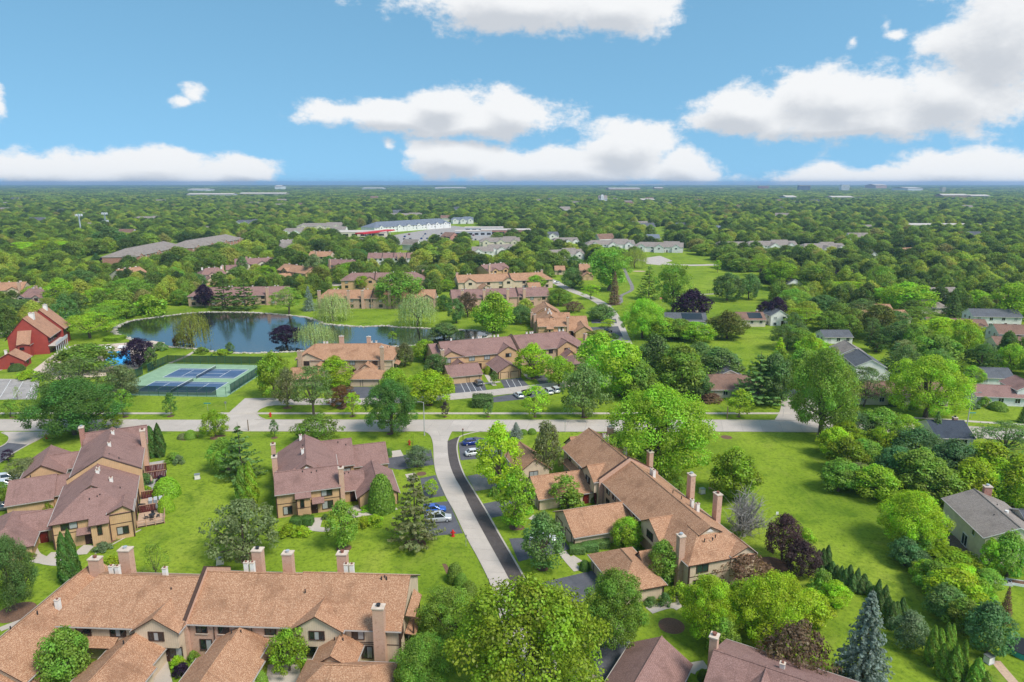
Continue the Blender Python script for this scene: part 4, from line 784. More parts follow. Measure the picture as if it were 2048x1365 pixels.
row('mauve-roofed cream townhouse behind the red clubhouse', (39, 595), (95, 596), 13, 'shingle_mauve', 'siding_cream', (.05, .6), gar=1, chim=(-.03, 1.0), nwin=4)
row('orange-roofed townhouse half hidden behind the trees west of the clubhouse', (-50, 583), (44, 580), 13, 'shingle_orange', 'siding_beige', (.8,), gar=0, chim=(.5, .95), nwin=5)
row('orange-roofed townhouse with stepped gables north of the pond lane', (553, 540), (610, 548), 13, 'shingle_orange', 'siding_orange', (.3,), gar=1, chim=(.9,), nwin=4)
row('small mauve-roofed townhouse below the line of dark trees by the shops', (655, 530), (702, 532), 11, 'shingle_mauve', 'siding_orange', (.5,), gar=0, chim=(.1,), nwin=3)
row('long mauve-roofed white-walled townhouse row in front of the dark tree belt', (735, 517), (838, 516.5), 13, 'shingle_mauve', 'siding_white', (), gar=0, chim=(.6, .72, .98), par=(.28, .5, .75), nwin=10)
row('mauve stepped-gable townhouse behind the cream-gabled orange row', (976, 543), (1022, 538), 14, 'shingle_mauve', 'siding_orange', (.3, .75), gar=0, chim=(.05,), nwin=4)
row('orange-roofed end townhouse on the park edge by the tall cottonwood', (1160, 541), (1184, 541), 12, 'shingle_orange', 'siding_orange', (.4,), gar=1, chim=(), nwin=3)
row('small orange gable beside the tree north of the orange row', (1110, 541), (1130, 541), 9, 'shingle_orange', 'siding_beige', (.5,), gar=0, chim=(), nwin=2, z=3.2, rise=2.4, floors=1, vents=False)
row('mauve-roofed townhouse row on the lane left of the yellow tree', (470, 530), (548, 527), 14, 'shingle_mauve', 'siding_cream', (.25, .7), gar=1, chim=(.3,), nwin=6)
row('mauve-roofed cream house above the grey parked cars', (452, 540), (478, 539), 10, 'shingle_mauve', 'siding_cream', (.4,), gar=0, chim=(), nwin=2, z=3.4, rise=2.4, floors=1, vents=False)
row('orange-roofed townhouse peeking above the canopy by the dark round tree', (615, 513), (658, 514), 12, 'shingle_orange', 'siding_beige', (), gar=0, chim=(.4,), nwin=4)
row('grey-brown roofed house in front of the tree belt west of the shops', (565, 489), (606, 487), 14, 'shingle_taupe', 'siding_cream', (.5,), gar=0, chim=(), nwin=3)
for lab, pl, pr, gb in (('first wing of the long brick office with taupe roof and arched gables', (268, 514), (368, 492), (.12, .45, .72)), ('second wing of the long brick office, higher up the slope of trees', (384, 496), (487, 477.5), (.1, .35, .62, .92))):
    s = row(lab, pl, pr, 24, 'shingle_taupe', 'brick_red', gb, z=6.2, rise=5, gar=0, chim=(), hip=(12, 12), name='brick_office', cat='office', trim='trim_white', nwin=16, vents=False)
    for q in (.1, .35, .6, .85): k = P(pl[0] + (pr[0] - pl[0]) * q, pl[1] + (pr[1] - pl[1]) * q + 12); FOOT.append((k.x, k.y - 25, 16))
# shops: long hall with slate roof and gablets, fuel canopy, low shops
s = row('long two-storey shop hall with slate-blue gabled roof and white arcade', (749, 456), (902, 446), 26, 'shingle_slate', 'siding_white', (.08, .3, .42, .55, .68, .8, .92), z=7, rise=6, gar=0, chim=(), hip=(14, 10), name='shop_hall', cat='shops', trim='trim_white', nwin=24, vents=False)
def flat_building(label, px, py, w, d, h, ang, wall, roof='roof_flat', name='shop', cat='shop', n=6, band=None, group=None):
    c = P(px, py); s = Building(name, label, cat, c.x, c.y, ang, wall, roof, group)
    m = MB(); m.box(-w / 2, w / 2, 0, d, 0, h); m.obj('wall', [wall], s.o); m = MB(); m.box(-w / 2 - .3, w / 2 + .3, -.3, d + .3, h, h + .5); m.obj('roof', [roof], s.o)
    if band: m = MB(); m.box(-w / 2 - .35, w / 2 + .35, -.4, -.31, h - .9, h + .4); m.obj('fascia', [band], s.o)
    for i in range(n): s.window('S', -w / 2 + w * (i + .5) / n, 0, h * .45, w / n * .6, h * .45, 1)
    FOOT.append((c.x, c.y + d / 2, max(w, d) / 2)); return s
flat_building('low pale shop with flat tan roof beside the red fuel canopy', 718, 474, 62, 34, 5, 4, 'siding_cream'); flat_building('white flat-roofed shop behind the round tree row', 947, 472, 44, 22, 5, 3, 'siding_grey'); flat_building('brick-fronted flat shop by the tree-lined road', 1012, 471, 60, 25, 6, 2, 'brick_red'); flat_building('pale flat roof beyond the white shop', 968, 464, 50, 20, 5, 2, 'siding_grey')
flat_building('wide low school with pale flat roof in the canopy', 1905, 460, 110, 40, 6, -2, 'siding_cream', name='school', cat='school', n=14)
rb_ = row('small red-brick shop with brown gable by the parking lot', (881, 473), (900, 474), 16, 'shingle_brown', 'brick_red', (.5,), z=4, rise=4, gar=0, chim=(), name='shop', cat='shop', nwin=3, floors=1, vents=False)
ca, cb = P(727, 478), P(790, 470); cd = (cb - ca); can = thing('fuel_canopy', 'long red-edged fuel station canopy at the parking lot', 'canopy', ca, math.atan2(cd.y, cd.x))
m = MB(); m.box(0, cd.length, 0, 11, 5.0, 6.3); m.obj('canopy_roof', ['canopy_red'], can); m = MB(); m.box(-.2, .2, -.2, .2, 0, 5.0); me = m.mesh('column', ['trim_white'])
for i in range(5):
    for j in (2.5, 8.5): put('column', me, can, (cd.length * (i + .5) / 5, j, 0))
sheet('parking_lot', PL([(672, 482), (780, 472), (905, 452), (1000, 462), (1090, 470), (1090, 478), (930, 482), (900, 492), (760, 490), (690, 494)]), .03, 'asphalt_lot')

# ---- detached houses
def house(label, px, py, w, d, ang, roof, wall, ze=5.2, rise=2.6, axis='u', gar=None, hip=(0, 0), group=None, chim=False, trim='trim_white', wing=None, n=3, solar=False):
    """px, py: foot of the front wall's middle"""
    c = P(px, py); s = Building('house', label, 'house', c.x, c.y, ang, wall, roof, group, trim, detail=depth(c) < 330)
    s.block(-w / 2, w / 2, 0, d, ze, ze + rise, axis, hip=hip)
    for k in range(2 if ze > 4 else 1):
        for i in range(n): s.window('S', -w / 2 + w * (i + .5) / n, 0, ze - 1.1 - 2.6 * k, 1.3, 1.25, 2, 'glass' if (i + k) % 3 else 'glass_curtain')
        for v_ in (d * .3, d * .7): s.window('W', v_, -w / 2, ze - 1.1 - 2.6 * k, 1.2, 1.25, 2); s.window('E', v_, w / 2, ze - 1.1 - 2.6 * k, 1.2, 1.25, 2)
    s.door('S', w * .18, 0) if ze > 4 else None
    if gar: u, gw = gar; s.block(u - gw / 2, u + gw / 2, -3.0, 4, 2.6, 4.3, 'v', z0=0); s.garage_door('S', u, -3.0, min(4.6, gw - 1), 2.1, 'garage_white')
    if wing: s.block(*wing[:4], wing[4], wing[5], wing[6])
    if chim: s.chimney(w * .3, d / 2 + .5, ze + rise + .7, .9, .9, ze, mat='brick_red')
    if solar: m = MB(); k = rise / (d / 2); m.slab([(-w * .1, .6, ze + .6 * k + .25), (w * .4, .6, ze + .6 * k + .25), (w * .4, d * .45, ze + d * .45 * k + .25), (-w * .1, d * .45, ze + d * .45 * k + .25)], .08, 0, 0); m.obj('solar_panel', ['glass'], s.o)
    return s
wh = Building('house', 'white two-storey house with grey-brown roof beyond the hedge of the grass strip', 'house', 78.0, 102.2, -8, 'siding_cream', 'shingle_taupe', None, 'trim_white')
wh.block(0, 9.6, 0, 14.2, 4.9, 6.9, 'v'); wh.block(9.0, 16, 3, 12, 4.6, 6.6, roof='shingle_grey'); wh.window('W', 3.5, 0, 3.8, .8, 1.0, 1); wh.window('W', 5.8, 0, 1.2, 1.7, 2.0, 2, 'glass_green'); wh.window('S', 3.0, 0, 3.8, 1.2, 1.1, 2); wh.chimney(7.0, 14.4, 7.6, 1.3, .8, mat='brick_red'); wh.pipes([(3.5, 5, 6.4), (6, 9, 6.5)]); m = MB(); m.tube([(0, 0, -.2), (0, 0, .25)], .3, 10); m.obj('roof_vent', ['vent_white'], wh.o, (6.2, 6.4, 6.6))
house('house with dark navy roof and brick chimney at the bend of the main road', 1908, 897, 8.4, 10, -3, 'shingle_navy', 'siding_white', 2.7, 2.4, 'u', chim=True, n=2)
w2 = Building('house', 'long white house with charcoal and tan roofs seen gable-end on', 'house', 109.5, 209.5, -10, 'siding_white', 'shingle_grey', None, 'trim_white'); w2.block(0, 8.5, 0, 14, 5.0, 7.2, 'v'); w2.block(-1.0, 7.8, 14.05, 26, 5.2, 7.6, 'v', roof='shingle_taupe', wall='siding_cream'); w2.block(4, 10.5, 1.5, 11, 2.8, 6.4, 'v', r=5.0); w2.window('S', 4.2, 0, 3.6, 2.6, 1.2, 3, 'glass_curtain')
for v_ in (2.5, 7, 11): w2.window('W', v_, 0, 3.8, 1.3, 1.3, 2)
hh = house('low beige house with hipped brown roof behind the light pine', 1466, 796, 19, 15, 2, 'shingle_brown', 'siding_cream', 2.6, 2.4, hip=(6, 6), n=4); hh.block(-1, 7, 12, 22, 3.2, 5, 'v', roof='shingle_grey')
house('long low brown-roofed house behind the wide locust', 1800, 811, 26, 12, -4, 'shingle_brown', 'siding_cream', 2.7, 2.5, n=5, gar=None)
house('white low house with brown roof and picture window', 2000, 812, 13, 9, -8, 'shingle_mauve', 'siding_white', 2.7, 2.0, n=3, wing=(4.5, 12, 1, 10, 4.6, 6.4, 'v')); house('grey-roofed garage behind the low white house', 1988, 772, 11, 8, -6, 'shingle_grey', 'siding_white', 2.7, 2.0, n=2)
house('white garage house by the dark red parked car', 2030, 706, 13, 9, -8, 'shingle_brown', 'siding_white', 2.8, 2.2, n=2, gar=(-3, 6))
house('white two-storey house with grey roof under the spreading tree', 1992, 656, 20, 9, -6, 'shingle_grey', 'siding_white', 5, 2.4, n=4); house('white two-storey house with brown roof at the end of the right-hand street'.replace('right-hand ', 'tree-lined '), 2034, 694, 14, 10, -10, 'shingle_brown', 'siding_white', 5, 2.6, n=3, gar=(0, 6))
house('long brown-roofed house with white wing in the east canopy', 1914, 668, 22, 9, -14, 'shingle_brown', 'siding_white', 3.6, 2, n=4, wing=(5, 12, -4, 3, 2.7, 4.4, 'v')); house('beige hipped house among bright round trees', 1866, 628, 14, 11, 0, 'shingle_taupe', 'siding_cream', 3, 3, hip=(4, 4)); house('pair of tan ranch roofs behind the bronze-green maple', 1768, 650, 24, 12, 2, 'shingle_red', 'siding_cream', 3, 2.4, n=4, gar=(5, 7)); house('pale tan house behind the tan ranch roofs', 1752, 634, 15, 9, -4, 'shingle_red', 'siding_cream', 3, 2.2)
house('grey-brown roof between dark tree and lime canopy', 1893, 602, 14, 10, 4, 'shingle_taupe', 'siding_grey', 4, 2.5); house('small white gabled house behind the plum tree', 1588, 584, 9, 11, 8, 'shingle_grey', 'siding_white', 4.6, 2.6, 'v', n=2); house('charcoal-roofed house beside the purple tree', 1558, 652, 8, 9, 5, 'shingle_grey', 'siding_white', 4.6, 2.4, 'v', n=2); house('charcoal low roof under the bright oval tree', 1676, 688, 11, 8, 0, 'shingle_grey', 'siding_white', 2.8, 1.8, n=3)
house('white house with grey roof and solar panel at the park corner', 1372, 664, 17, 10, -4, 'shingle_grey', 'siding_white', 4.8, 2.4, solar=True, chim=True, gar=(6, 6)); house('brown-roofed house with solar panel on the park edge', 1503, 654, 12, 9, 0, 'shingle_brown', 'siding_cream', 3.2, 2.4, solar=True, chim=True)
house('grey-roofed house hidden behind the tall tree by the hedge', 1447, 742, 10, 8, 0, 'shingle_grey', 'siding_white', 2.8, 1.8)
for lab, x, y, w, d, an, rf, wl, z_ in (
    ('white gabled cottage alone among trees north of the park', 1108, 480, 11, 13, 10, 'shingle_grey', 'siding_white', 5), ('white house with brown gable left of the dark purple tree', 1133, 494, 26, 16, 12, 'shingle_taupe', 'siding_white', 5), ('cluster house with three white gables south of the brown gable house', 1128, 522, 36, 14, 18, 'shingle_taupe', 'siding_white', 5),
    ('long taupe roof left of the tall willow', 1222, 500, 46, 16, 4, 'shingle_taupe', 'siding_white', 5), ('taupe-roofed white house right of the willow by the road bulb', 1316, 505, 44, 16, -14, 'shingle_taupe', 'siding_white', 5), ('low taupe roof among the trees above the park field', 1464, 501, 28, 14, 4, 'shingle_taupe', 'siding_cream', 4), ('white gables with taupe roof above the park field corner', 1544, 502, 48, 16, 2, 'shingle_taupe', 'siding_white', 5),
    ('taupe roof with white front beside the rust-coloured tree', 1650, 508, 40, 18, 6, 'shingle_taupe', 'siding_white', 5), ('grey flat-fronted house below the white front house', 1724, 520, 24, 14, 0, 'shingle_taupe', 'siding_white', 4), ('white house with pink-brown roofs deep in the canopy', 1830, 515, 26, 16, 24, 'shingle_red', 'siding_white', 4), ('tan-roofed house high in the canopy left of the school', 1620, 468, 28, 16, 0, 'shingle_red', 'siding_cream', 4),
    ('slate-roofed white house up the small street', 1281, 458, 20, 18, 0, 'shingle_slate', 'siding_white', 5), ('slate cottage north of the park trees', 1432, 466, 14, 16, 0, 'shingle_slate', 'siding_white', 5), ('blue-grey roof at the bend of the small street', 1303, 484, 18, 14, 0, 'shingle_slate', 'siding_grey', 4), ('white gabled house on the lane east of the tree belt', 966, 515, 18, 14, 6, 'shingle_taupe', 'siding_white', 5), ('grey-roofed white house stepping down beside the gabled one', 1002, 510, 22, 14, 8, 'shingle_taupe', 'siding_white', 5),
    ('long taupe roof in front of the flat shops', 1000, 494, 40, 16, 4, 'shingle_taupe', 'siding_cream', 5), ('pale house roof left of the shop hall', 640, 462, 60, 20, 4, 'shingle_taupe', 'siding_cream', 6), ('cream house below the pale roof left of the shops', 592, 474, 32, 18, 6, 'shingle_taupe', 'siding_white', 6), ('small cream house by the west shop road', 675, 468, 20, 14, 0, 'shingle_taupe', 'siding_white', 5), ('taupe house behind the shop hall', 808, 440, 60, 26, 2, 'shingle_taupe', 'siding_cream', 7), ('slate-roofed hall east of the shop hall', 925, 448, 34, 20, 8, 'shingle_slate', 'siding_white', 6), ('white house far behind the cell towers', 492, 456, 34, 20, 0, 'shingle_grey', 'siding_white', 7), ('white house by the paired masts', 290, 446, 40, 20, 0, 'shingle_taupe', 'siding_white', 6)):
    hs = house(lab, x, y, w, d, an, rf, wl, z_, 3.4, n=4, hip=(w * .12, 0) if w > 24 else (0, 0))
    for q, (c_, dp_) in enumerate(((-.34, 2.5), (.02, 4.5), (.36, 1.6)) if w > 20 else ((-.2, 2.5),)): g_w = 3.6 + .8 * (q % 2); hs.block(w * c_ - g_w, w * c_ + g_w, -dp_, d / 2, z_ - .4 * (q % 2), z_ + 2.3, 'v'); hs.window('S', w * c_, -dp_, z_ - 1.2, 1.6, 1.4, 2)
    if w > 30: hs.block(w * .1, w * .42, d * .6, d * 1.3, z_ + .3, z_ + 3.9, 'u')

# ================================================================== vegetation
def unit(a): return a / np.maximum(1e-9, np.linalg.norm(a, axis=-1, keepdims=True))
def leaf_mesh(name, c, n, size, var, rng, long=1.55, mat='foliage', down=None):
    """many small leaf faces: centre, facing, size"""
    N = len(c); n = unit(n); r = rng.normal(size=(N, 3)) if down is None else np.tile([0, 0, -1.0], (N, 1)) + rng.normal(0, .25, (N, 3))
    t = unit(r - n * (r * n).sum(1, keepdims=True)); b = np.cross(n, t); s = np.asarray(size).reshape(-1, 1) * np.ones((N, 1))
    tip = n * s * rng.uniform(-.35, .35, (N, 1))
    v = np.stack([c - t * s * long / 2, c + b * s * .5 + tip, c + t * s * long / 2, c - b * s * .5 + tip], 1).reshape(-1, 3)
    me = bpy.data.meshes.new(name); me.vertices.add(4 * N); me.vertices.foreach_set('co', v.ravel()); me.loops.add(4 * N); me.loops.foreach_set('vertex_index', np.arange(4 * N))
    me.polygons.add(N); me.polygons.foreach_set('loop_start', np.arange(0, 4 * N, 4)); me.polygons.foreach_set('loop_total', np.full(N, 4)); me.materials.append(MAT[mat])
    at = me.attributes.new('var', 'FLOAT_VECTOR', 'POINT'); at.data.foreach_set('vector', np.repeat(var, 4, 0).ravel()); me.update(calc_edges=True); return me
def clump_leaves(cl, per, size, rng, flat=1.0, up=.35):
    """leaves on the outer shells of foliage clumps; cl rows: centre xyz, radius"""
    C, Nn, S, Vv = [], [], [], []
    axis = cl[:, :3].mean(0)
    for k, (x, y, z, r) in enumerate(cl):
        m = int(per * rng.uniform(.75, 1.3)); d = unit(rng.normal(size=(m * 2, 3))); o = unit(np.array([x, y, z]) - axis + 1e-6)
        d = d[(d @ unit(o + [0, 0, .6])) > -.35][:m]; m = len(d)
        q = d * r * rng.uniform(.55, 1.08, (m, 1)) ; q[:, 2] *= flat
        C.append(q + [x, y, z]); Nn.append(unit(d + [0, 0, up + .2] + rng.normal(0, .42, (m, 3)))); S.append(size * rng.uniform(.65, 1.25, m)); Vv.append(np.stack([rng.uniform(0, 1, m), np.full(m, rng.uniform()), np.zeros(m)], 1))
    return np.concatenate(C), np.concatenate(Nn), np.concatenate(S), np.concatenate(Vv)
def limbs(name, H, r0, fork, tips, rng, mat='bark', n=7, twig=0):
    b = MB(); lean = rng.normal(0, .02 * H, 2)
    top = Vector((lean[0], lean[1], fork)); b.tube([(0, 0, -.1), (0, 0, .12 * fork), tuple(top * .55), tuple(top)], [r0 * 1.5, r0 * 1.05, r0 * .9, r0 * .78], n)
    for i, t in enumerate(tips):
        t = Vector(t); a = top * rng.uniform(.72, 1.0); mid = a.lerp(t, .45) + Vector((0, 0, (t.z - a.z) * rng.uniform(-.12, .1))); r = r0 * rng.uniform(.38, .6)
        b.tube([tuple(a), tuple(mid), tuple(a.lerp(t, .8)), tuple(t)], [r, r * .7, r * .42, r * .15], 5, cap=False)
        for k in range(twig):
            p = a.lerp(t, rng.uniform(.35, .95)); q = p + Vector(rng.normal(0, .12 * H, 3)) + Vector((0, 0, .07 * H)); b.tube([tuple(p), tuple(p.lerp(q, .5) + Vector((0, 0, .02 * H))), tuple(q)], [r * .3, r * .2, r * .06], 3, cap=False)
    return b.mesh(name, [mat], True)
def envelope(n, H, Rr, z0, prof, rng, cr, jitter=.12, inner=.25):
    out = []
    for i in range(n):
        t = ((i + .5) / n) ** .9; a = i * 2.39996 + rng.normal(0, .25); rad = prof(t) * Rr
        k = 1 - jitter * rng.uniform(0, 2) if rng.uniform() > inner else rng.uniform(.2, .7)
        r = cr * rng.uniform(.7, 1.3); rr = max(0, rad * k - r * .7)
        out.append((rr * math.cos(a), rr * math.sin(a), z0 + t * (H - z0 - r * .8) + rng.normal(0, .02 * H), r))
    return np.array(out)
KINDS = {}
def kind(name, H, Rr, protos): KINDS[name] = (H, Rr, protos)
dome = lambda t: (1 - abs((t - .33) / .67) ** 2.3) ** .5 if t > .33 else .72 + .28 * (t / .33) ** .6
def broad(seed, H=10., Rr=5., z0=1.9, n=64, cr=1.25, per=95, size=.26, prof=dome, flat=.85, jit=.12, trunk=.28, fork=.28, lm=9, up=.35):
    rng = np.random.default_rng(seed); cl = envelope(n, H, Rr, z0, prof, rng, cr, jit); cl[:, :2] *= rng.uniform(.88, 1.1, 2)
    lv = clump_leaves(cl, per, size, rng, flat, up)
    return limbs('trunk', H, trunk, H * fork, [c[:3] for c in cl[rng.choice(len(cl), lm, False)]], rng), leaf_mesh('crown', *lv, rng)
kind('maple', 10, 5, [broad(s, n=70, per=100) for s in (1, 2, 3, 4)])
kind('clumpy', 10, 5, [broad(s, n=46, cr=1.5, per=150, size=.3, jit=.2) for s in (11, 12, 13)])
kind('oval', 10, 3.4, [broad(s, Rr=3.4, n=52, cr=1.05, per=90, size=.24, z0=1.4, prof=lambda t: max(.12, math.sin(math.pi * (.12 + .86 * t)) ** .7)) for s in (21, 22)])
kind('locust', 10, 6, [broad(s, Rr=6, n=60, cr=1.3, per=85, size=.2, flat=.42, z0=3.0, jit=.2, prof=lambda t: .95 if t < .45 else .95 * (1 - ((t - .45) / .58) ** 2.2) ** .6, up=.8, lm=12) for s in (31, 32, 33)])
kind('young', 5, 1.5, [broad(s, H=5, Rr=1.5, n=26, cr=.5, per=48, size=.15, z0=1.3, trunk=.07, fork=.3, lm=6) for s in (41, 42)])
kind('spread', 6, 4, [broad(s, H=6, Rr=4, n=54, cr=.95, per=80, size=.2, flat=.7, z0=1.2, jit=.22, trunk=.2, fork=.2, lm=11) for s in (51, 52)])
kind('poplar', 14, 5, [broad(s, H=14, Rr=5, n=90, cr=1.35, per=90, size=.28, z0=2.6, jit=.25, prof=lambda t: .55 + .45 * math.sin(math.pi * (.1 + .8 * t)), trunk=.4, fork=.22, lm=14) for s in (61, 62)])
kind('grand', 12, 7, [broad(s, H=12, Rr=7, n=150, cr=1.3, per=190, size=.185, z0=2.4, jit=.2, trunk=.4, fork=.24, lm=16) for s in (65, 66, 67)])
kind('airy', 5, 2, [broad(s, H=5, Rr=2, n=30, cr=.5, per=26, size=.11, z0=.9, jit=.25, trunk=.06, fork=.2, lm=12) for s in (71,)])
def bush(seed, per=70): 
    rng = np.random.default_rng(seed); cl = envelope(22, 2.0, 1.3, .15, lambda t: (1 - t ** 2.4) ** .5 * .95 + .05, rng, .42, .15); return limbs('stem', 2, .05, .3, [c[:3] for c in cl[:6]], rng), leaf_mesh('crown', *clump_leaves(cl, per, .13, rng, .9), rng)
kind('bush', 2, 1.3, [bush(81), bush(82)])
def clipped(seed, rz, N=5600, H=2., box=False):
    rng = np.random.default_rng(seed); d = unit(rng.normal(size=(N, 3))); d[:, 2] = np.abs(d[:, 2])
    if box: e = np.abs(d).max(1, keepdims=True); q = d / e; q = q * (1 + .05 * rng.normal(size=(N, 1)))
    else: q = d * (1 + .035 * rng.normal(size=(N, 1)))
    q = q * [1, 1, H]; q[:, 2] = np.maximum(q[:, 2], .02)
    v = np.stack([rng.uniform(0, 1, N), .3 + .4 * rng.uniform(0, 1, N), np.zeros(N)], 1)
    b = MB(); b.tube([(0, 0, 0), (0, 0, H * .5)], .05, 5); core = bmesh.new(); bmesh.ops.create_icosphere(core, subdivisions=2, radius=1)
    return b.mesh('stem', ['bark']), leaf_mesh('crown', q, d + rng.normal(0, .35, (N, 3)), .115 * rng.uniform(.7, 1.2, N), v, rng)
kind('clipped', 2, 1, [clipped(91, 1)]); kind('hedge', 2, 1, [clipped(92, 1, 7000, 2, True)])
def arbor(seed, pw=.75):
    rng = np.random.default_rng(seed); N = 3400; t = rng.uniform(0, 1, N) ** 1.15; a = rng.uniform(0, 2 * math.pi, N); lump = 1 + .10 * np.sin(a * 5 + t * 9 + seed) + .07 * np.sin(a * 3 - t * 17)
    r = (1 - t ** 2.0) ** pw * (.62 + .38 * np.minimum(1, t / .18)) * lump * rng.uniform(.86, 1.04, N); z = .1 + t * 5.85
    c = np.stack([r * np.cos(a), r * np.sin(a), z], 1); n = np.stack([np.cos(a), np.sin(a), np.full(N, .35)], 1) + rng.normal(0, .45, (N, 3)); v = np.stack([rng.uniform(0, 1, N), .5 + .4 * np.sin(a * 4 + t * 21), np.zeros(N)], 1)
    b = MB(); b.tube([(0, 0, 0), (0, 0, 4)], [.12, .03], 6); return b.mesh('trunk', ['bark']), leaf_mesh('crown', c, n, .17 * rng.uniform(.7, 1.2, N), v, rng, 1.9, down=1)
kind('arborvitae', 6, 1, [arbor(101), arbor(102, .6)])
def spruce(seed, H=12., Rr=3.3, levels=26, droop=.18, gap=0, per=16, size=.25):
    rng = np.random.default_rng(seed); C, N_, S, Vv = [], [], [], []; b = MB(); b.tube([(0, 0, -.1), (0, 0, H * .5), (0, 0, H)], [.22, .12, .02], 6)
    for l in range(levels):
        t = (l + rng.uniform(-.2, .2)) / levels; z = .5 + t * (H - .7); rad = Rr * (1 - t) ** .85 * rng.uniform(.84, 1.08) + .12; nb = int(9 + 7 * (1 - t))
        for k in range(nb):
            if rng.uniform() < gap: continue
            a = k * 2 * math.pi / nb + l * .7 + rng.normal(0, .12); R_ = rad * rng.uniform(.8, 1.12); cv = rng.uniform(); m = max(5, int(per * (R_ / Rr + .25)))
            s = rng.uniform(.18, 1, m) ** .7; sp = rng.normal(0, .11, m) * R_ * (1.15 - s) + rng.normal(0, .06, m)
            x, y = s * R_ * math.cos(a) - sp * math.sin(a), s * R_ * math.sin(a) + sp * math.cos(a)
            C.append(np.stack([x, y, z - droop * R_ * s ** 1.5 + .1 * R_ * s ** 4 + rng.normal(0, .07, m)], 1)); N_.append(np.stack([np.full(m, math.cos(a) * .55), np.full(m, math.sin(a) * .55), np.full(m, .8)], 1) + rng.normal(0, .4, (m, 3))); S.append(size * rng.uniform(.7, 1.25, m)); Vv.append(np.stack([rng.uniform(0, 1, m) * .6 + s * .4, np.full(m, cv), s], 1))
            if l % 3 == 0: b.tube([(0, 0, z), (R_ * .8 * math.cos(a), R_ * .8 * math.sin(a), z - droop * R_ * .7)], [.05, .012], 3, cap=False)
    return b.mesh('trunk', ['bark'], True), leaf_mesh('crown', np.concatenate(C), np.concatenate(N_), np.concatenate(S), np.concatenate(Vv), rng, 1.7)
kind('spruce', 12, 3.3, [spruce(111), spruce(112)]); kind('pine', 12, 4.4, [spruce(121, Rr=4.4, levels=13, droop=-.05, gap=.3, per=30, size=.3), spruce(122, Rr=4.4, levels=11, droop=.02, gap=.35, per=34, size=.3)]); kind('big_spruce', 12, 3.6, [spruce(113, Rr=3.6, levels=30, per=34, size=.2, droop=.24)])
def willow(seed, H=10., Rr=6.):
    rng = np.random.default_rng(seed); C, N_, S, Vv = [], [], [], []; tips = []
    for k in range(640):
        d = unit(rng.normal(size=3)); d[2] = abs(d[2]); rr = rng.uniform(.55, 1.0); p = d * [Rr * rr, Rr * rr, H * .5 * rr] + [0, 0, H * .5]
        p[:2] *= 1 + .12 * math.sin(k * .37); L = rng.uniform(.18, .62) * H * (.35 + .65 * (1 - d[2])); L = min(L, p[2] - .6); m = max(4, int(L / .24)); s = np.linspace(0, 1, m); o = unit(p[:2]) * .25 * s[:, None] ** .5
        C.append(np.stack([p[0] + o[:, 0] + rng.normal(0, .07, m), p[1] + o[:, 1] + rng.normal(0, .07, m), p[2] - s * L], 1)); N_.append(np.tile([d[0], d[1], .35], (m, 1)) + rng.normal(0, .5, (m, 3))); S.append(.2 * rng.uniform(.7, 1.2, m)); Vv.append(np.stack([rng.uniform(0, 1, m), np.full(m, rng.uniform()), s], 1))
        if k % 60 == 0: tips.append(p)
    return limbs('trunk', H, .35, 2.4, tips, rng), leaf_mesh('crown', np.concatenate(C), np.concatenate(N_), np.concatenate(S), np.concatenate(Vv), rng, 2.0, down=1)
kind('willow', 10, 6, [willow(131), willow(132)])
def bare(seed):
    rng = np.random.default_rng(seed); cl = envelope(46, 6, 3.4, 1.0, dome, rng, .4); lv = clump_leaves(cl[:14], 6, .1, rng); return limbs('trunk', 6, .22, .7, [c[:3] for c in cl], rng, 'bark_grey', 6, 20), leaf_mesh('crown', *lv, rng)
kind('bare', 6, 3.4, [bare(141)])
GREEN = dict(dark=(.034, .090, .014), deep=(.045, .105, .022), mid=(.062, .140, .016), bright=(.088, .195, .014), lime=(.140, .250, .014), yellow=(.215, .265, .025), olive=(.092, .115, .034), grey=(.088, .135, .046), sage=(.10, .16, .075), blue=(.16, .225, .215), bluegreen=(.055, .125, .055), plum=(.030, .016, .026), bronze=(.115, .066, .020), brown=(.115, .082, .036), rust=(.10, .10, .02), willow=(.165, .205, .062), gold=(.23, .24, .06))
for k_, f_ in dict(dark=2.4, deep=2.6, mid=2.75, bright=2.6, lime=2.1, yellow=1.55, olive=2.3, grey=2.5, sage=1.9, blue=1.6, bluegreen=2.2, plum=1.4, bronze=1.5, brown=1.7, rust=1.9, willow=2.1, gold=1.5).items(): GREEN[k_] = tuple(x * f_ for x in (GREEN[k_][0] * (1.36 if k_ in ('dark', 'deep', 'mid', 'bright', 'grey') else 1.2 if k_ == 'lime' else 1.05), GREEN[k_][1], GREEN[k_][2] * 1.4))
GREEN['blue'] = (.29, .355, .315); GREEN['bluegreen'] = (.125, .235, .088); GREEN['sage'] = (.19, .265, .13); GREEN['wine'] = (.085, .05, .05); GREEN['grey'] = (.175, .285, .085); GREEN['yellow'] = (.255, .37, .030); GREEN['gold'] = (.31, .37, .075); GREEN['rust'] = (.20, .235, .05)
CWORD = dict(wine='brownish purple', dark='dark green', deep='deep green', mid='mid green', bright='bright green', lime='lime green', yellow='yellow-green', olive='olive green', grey='grey-green', sage='sage grey-green', blue='silvery blue', bluegreen='blue-green', plum='dark purple', bronze='bronze-red', brown='brownish', rust='rusty olive', willow='pale green', gold='yellowish')
KWORD = dict(grand='great spreading tree', maple='broad round tree', clumpy='dense leafy tree', oval='upright oval tree', locust='flat-topped airy tree', young='young street tree', spread='low spreading tree', poplar='tall shade tree', airy='thin airy sapling', bush='loose bush', clipped='clipped round shrub', hedge='clipped hedge', arborvitae='columnar arborvitae', spruce='conical spruce', big_spruce='conical spruce', pine='layered pine', willow='weeping willow', bare='nearly bare tree')
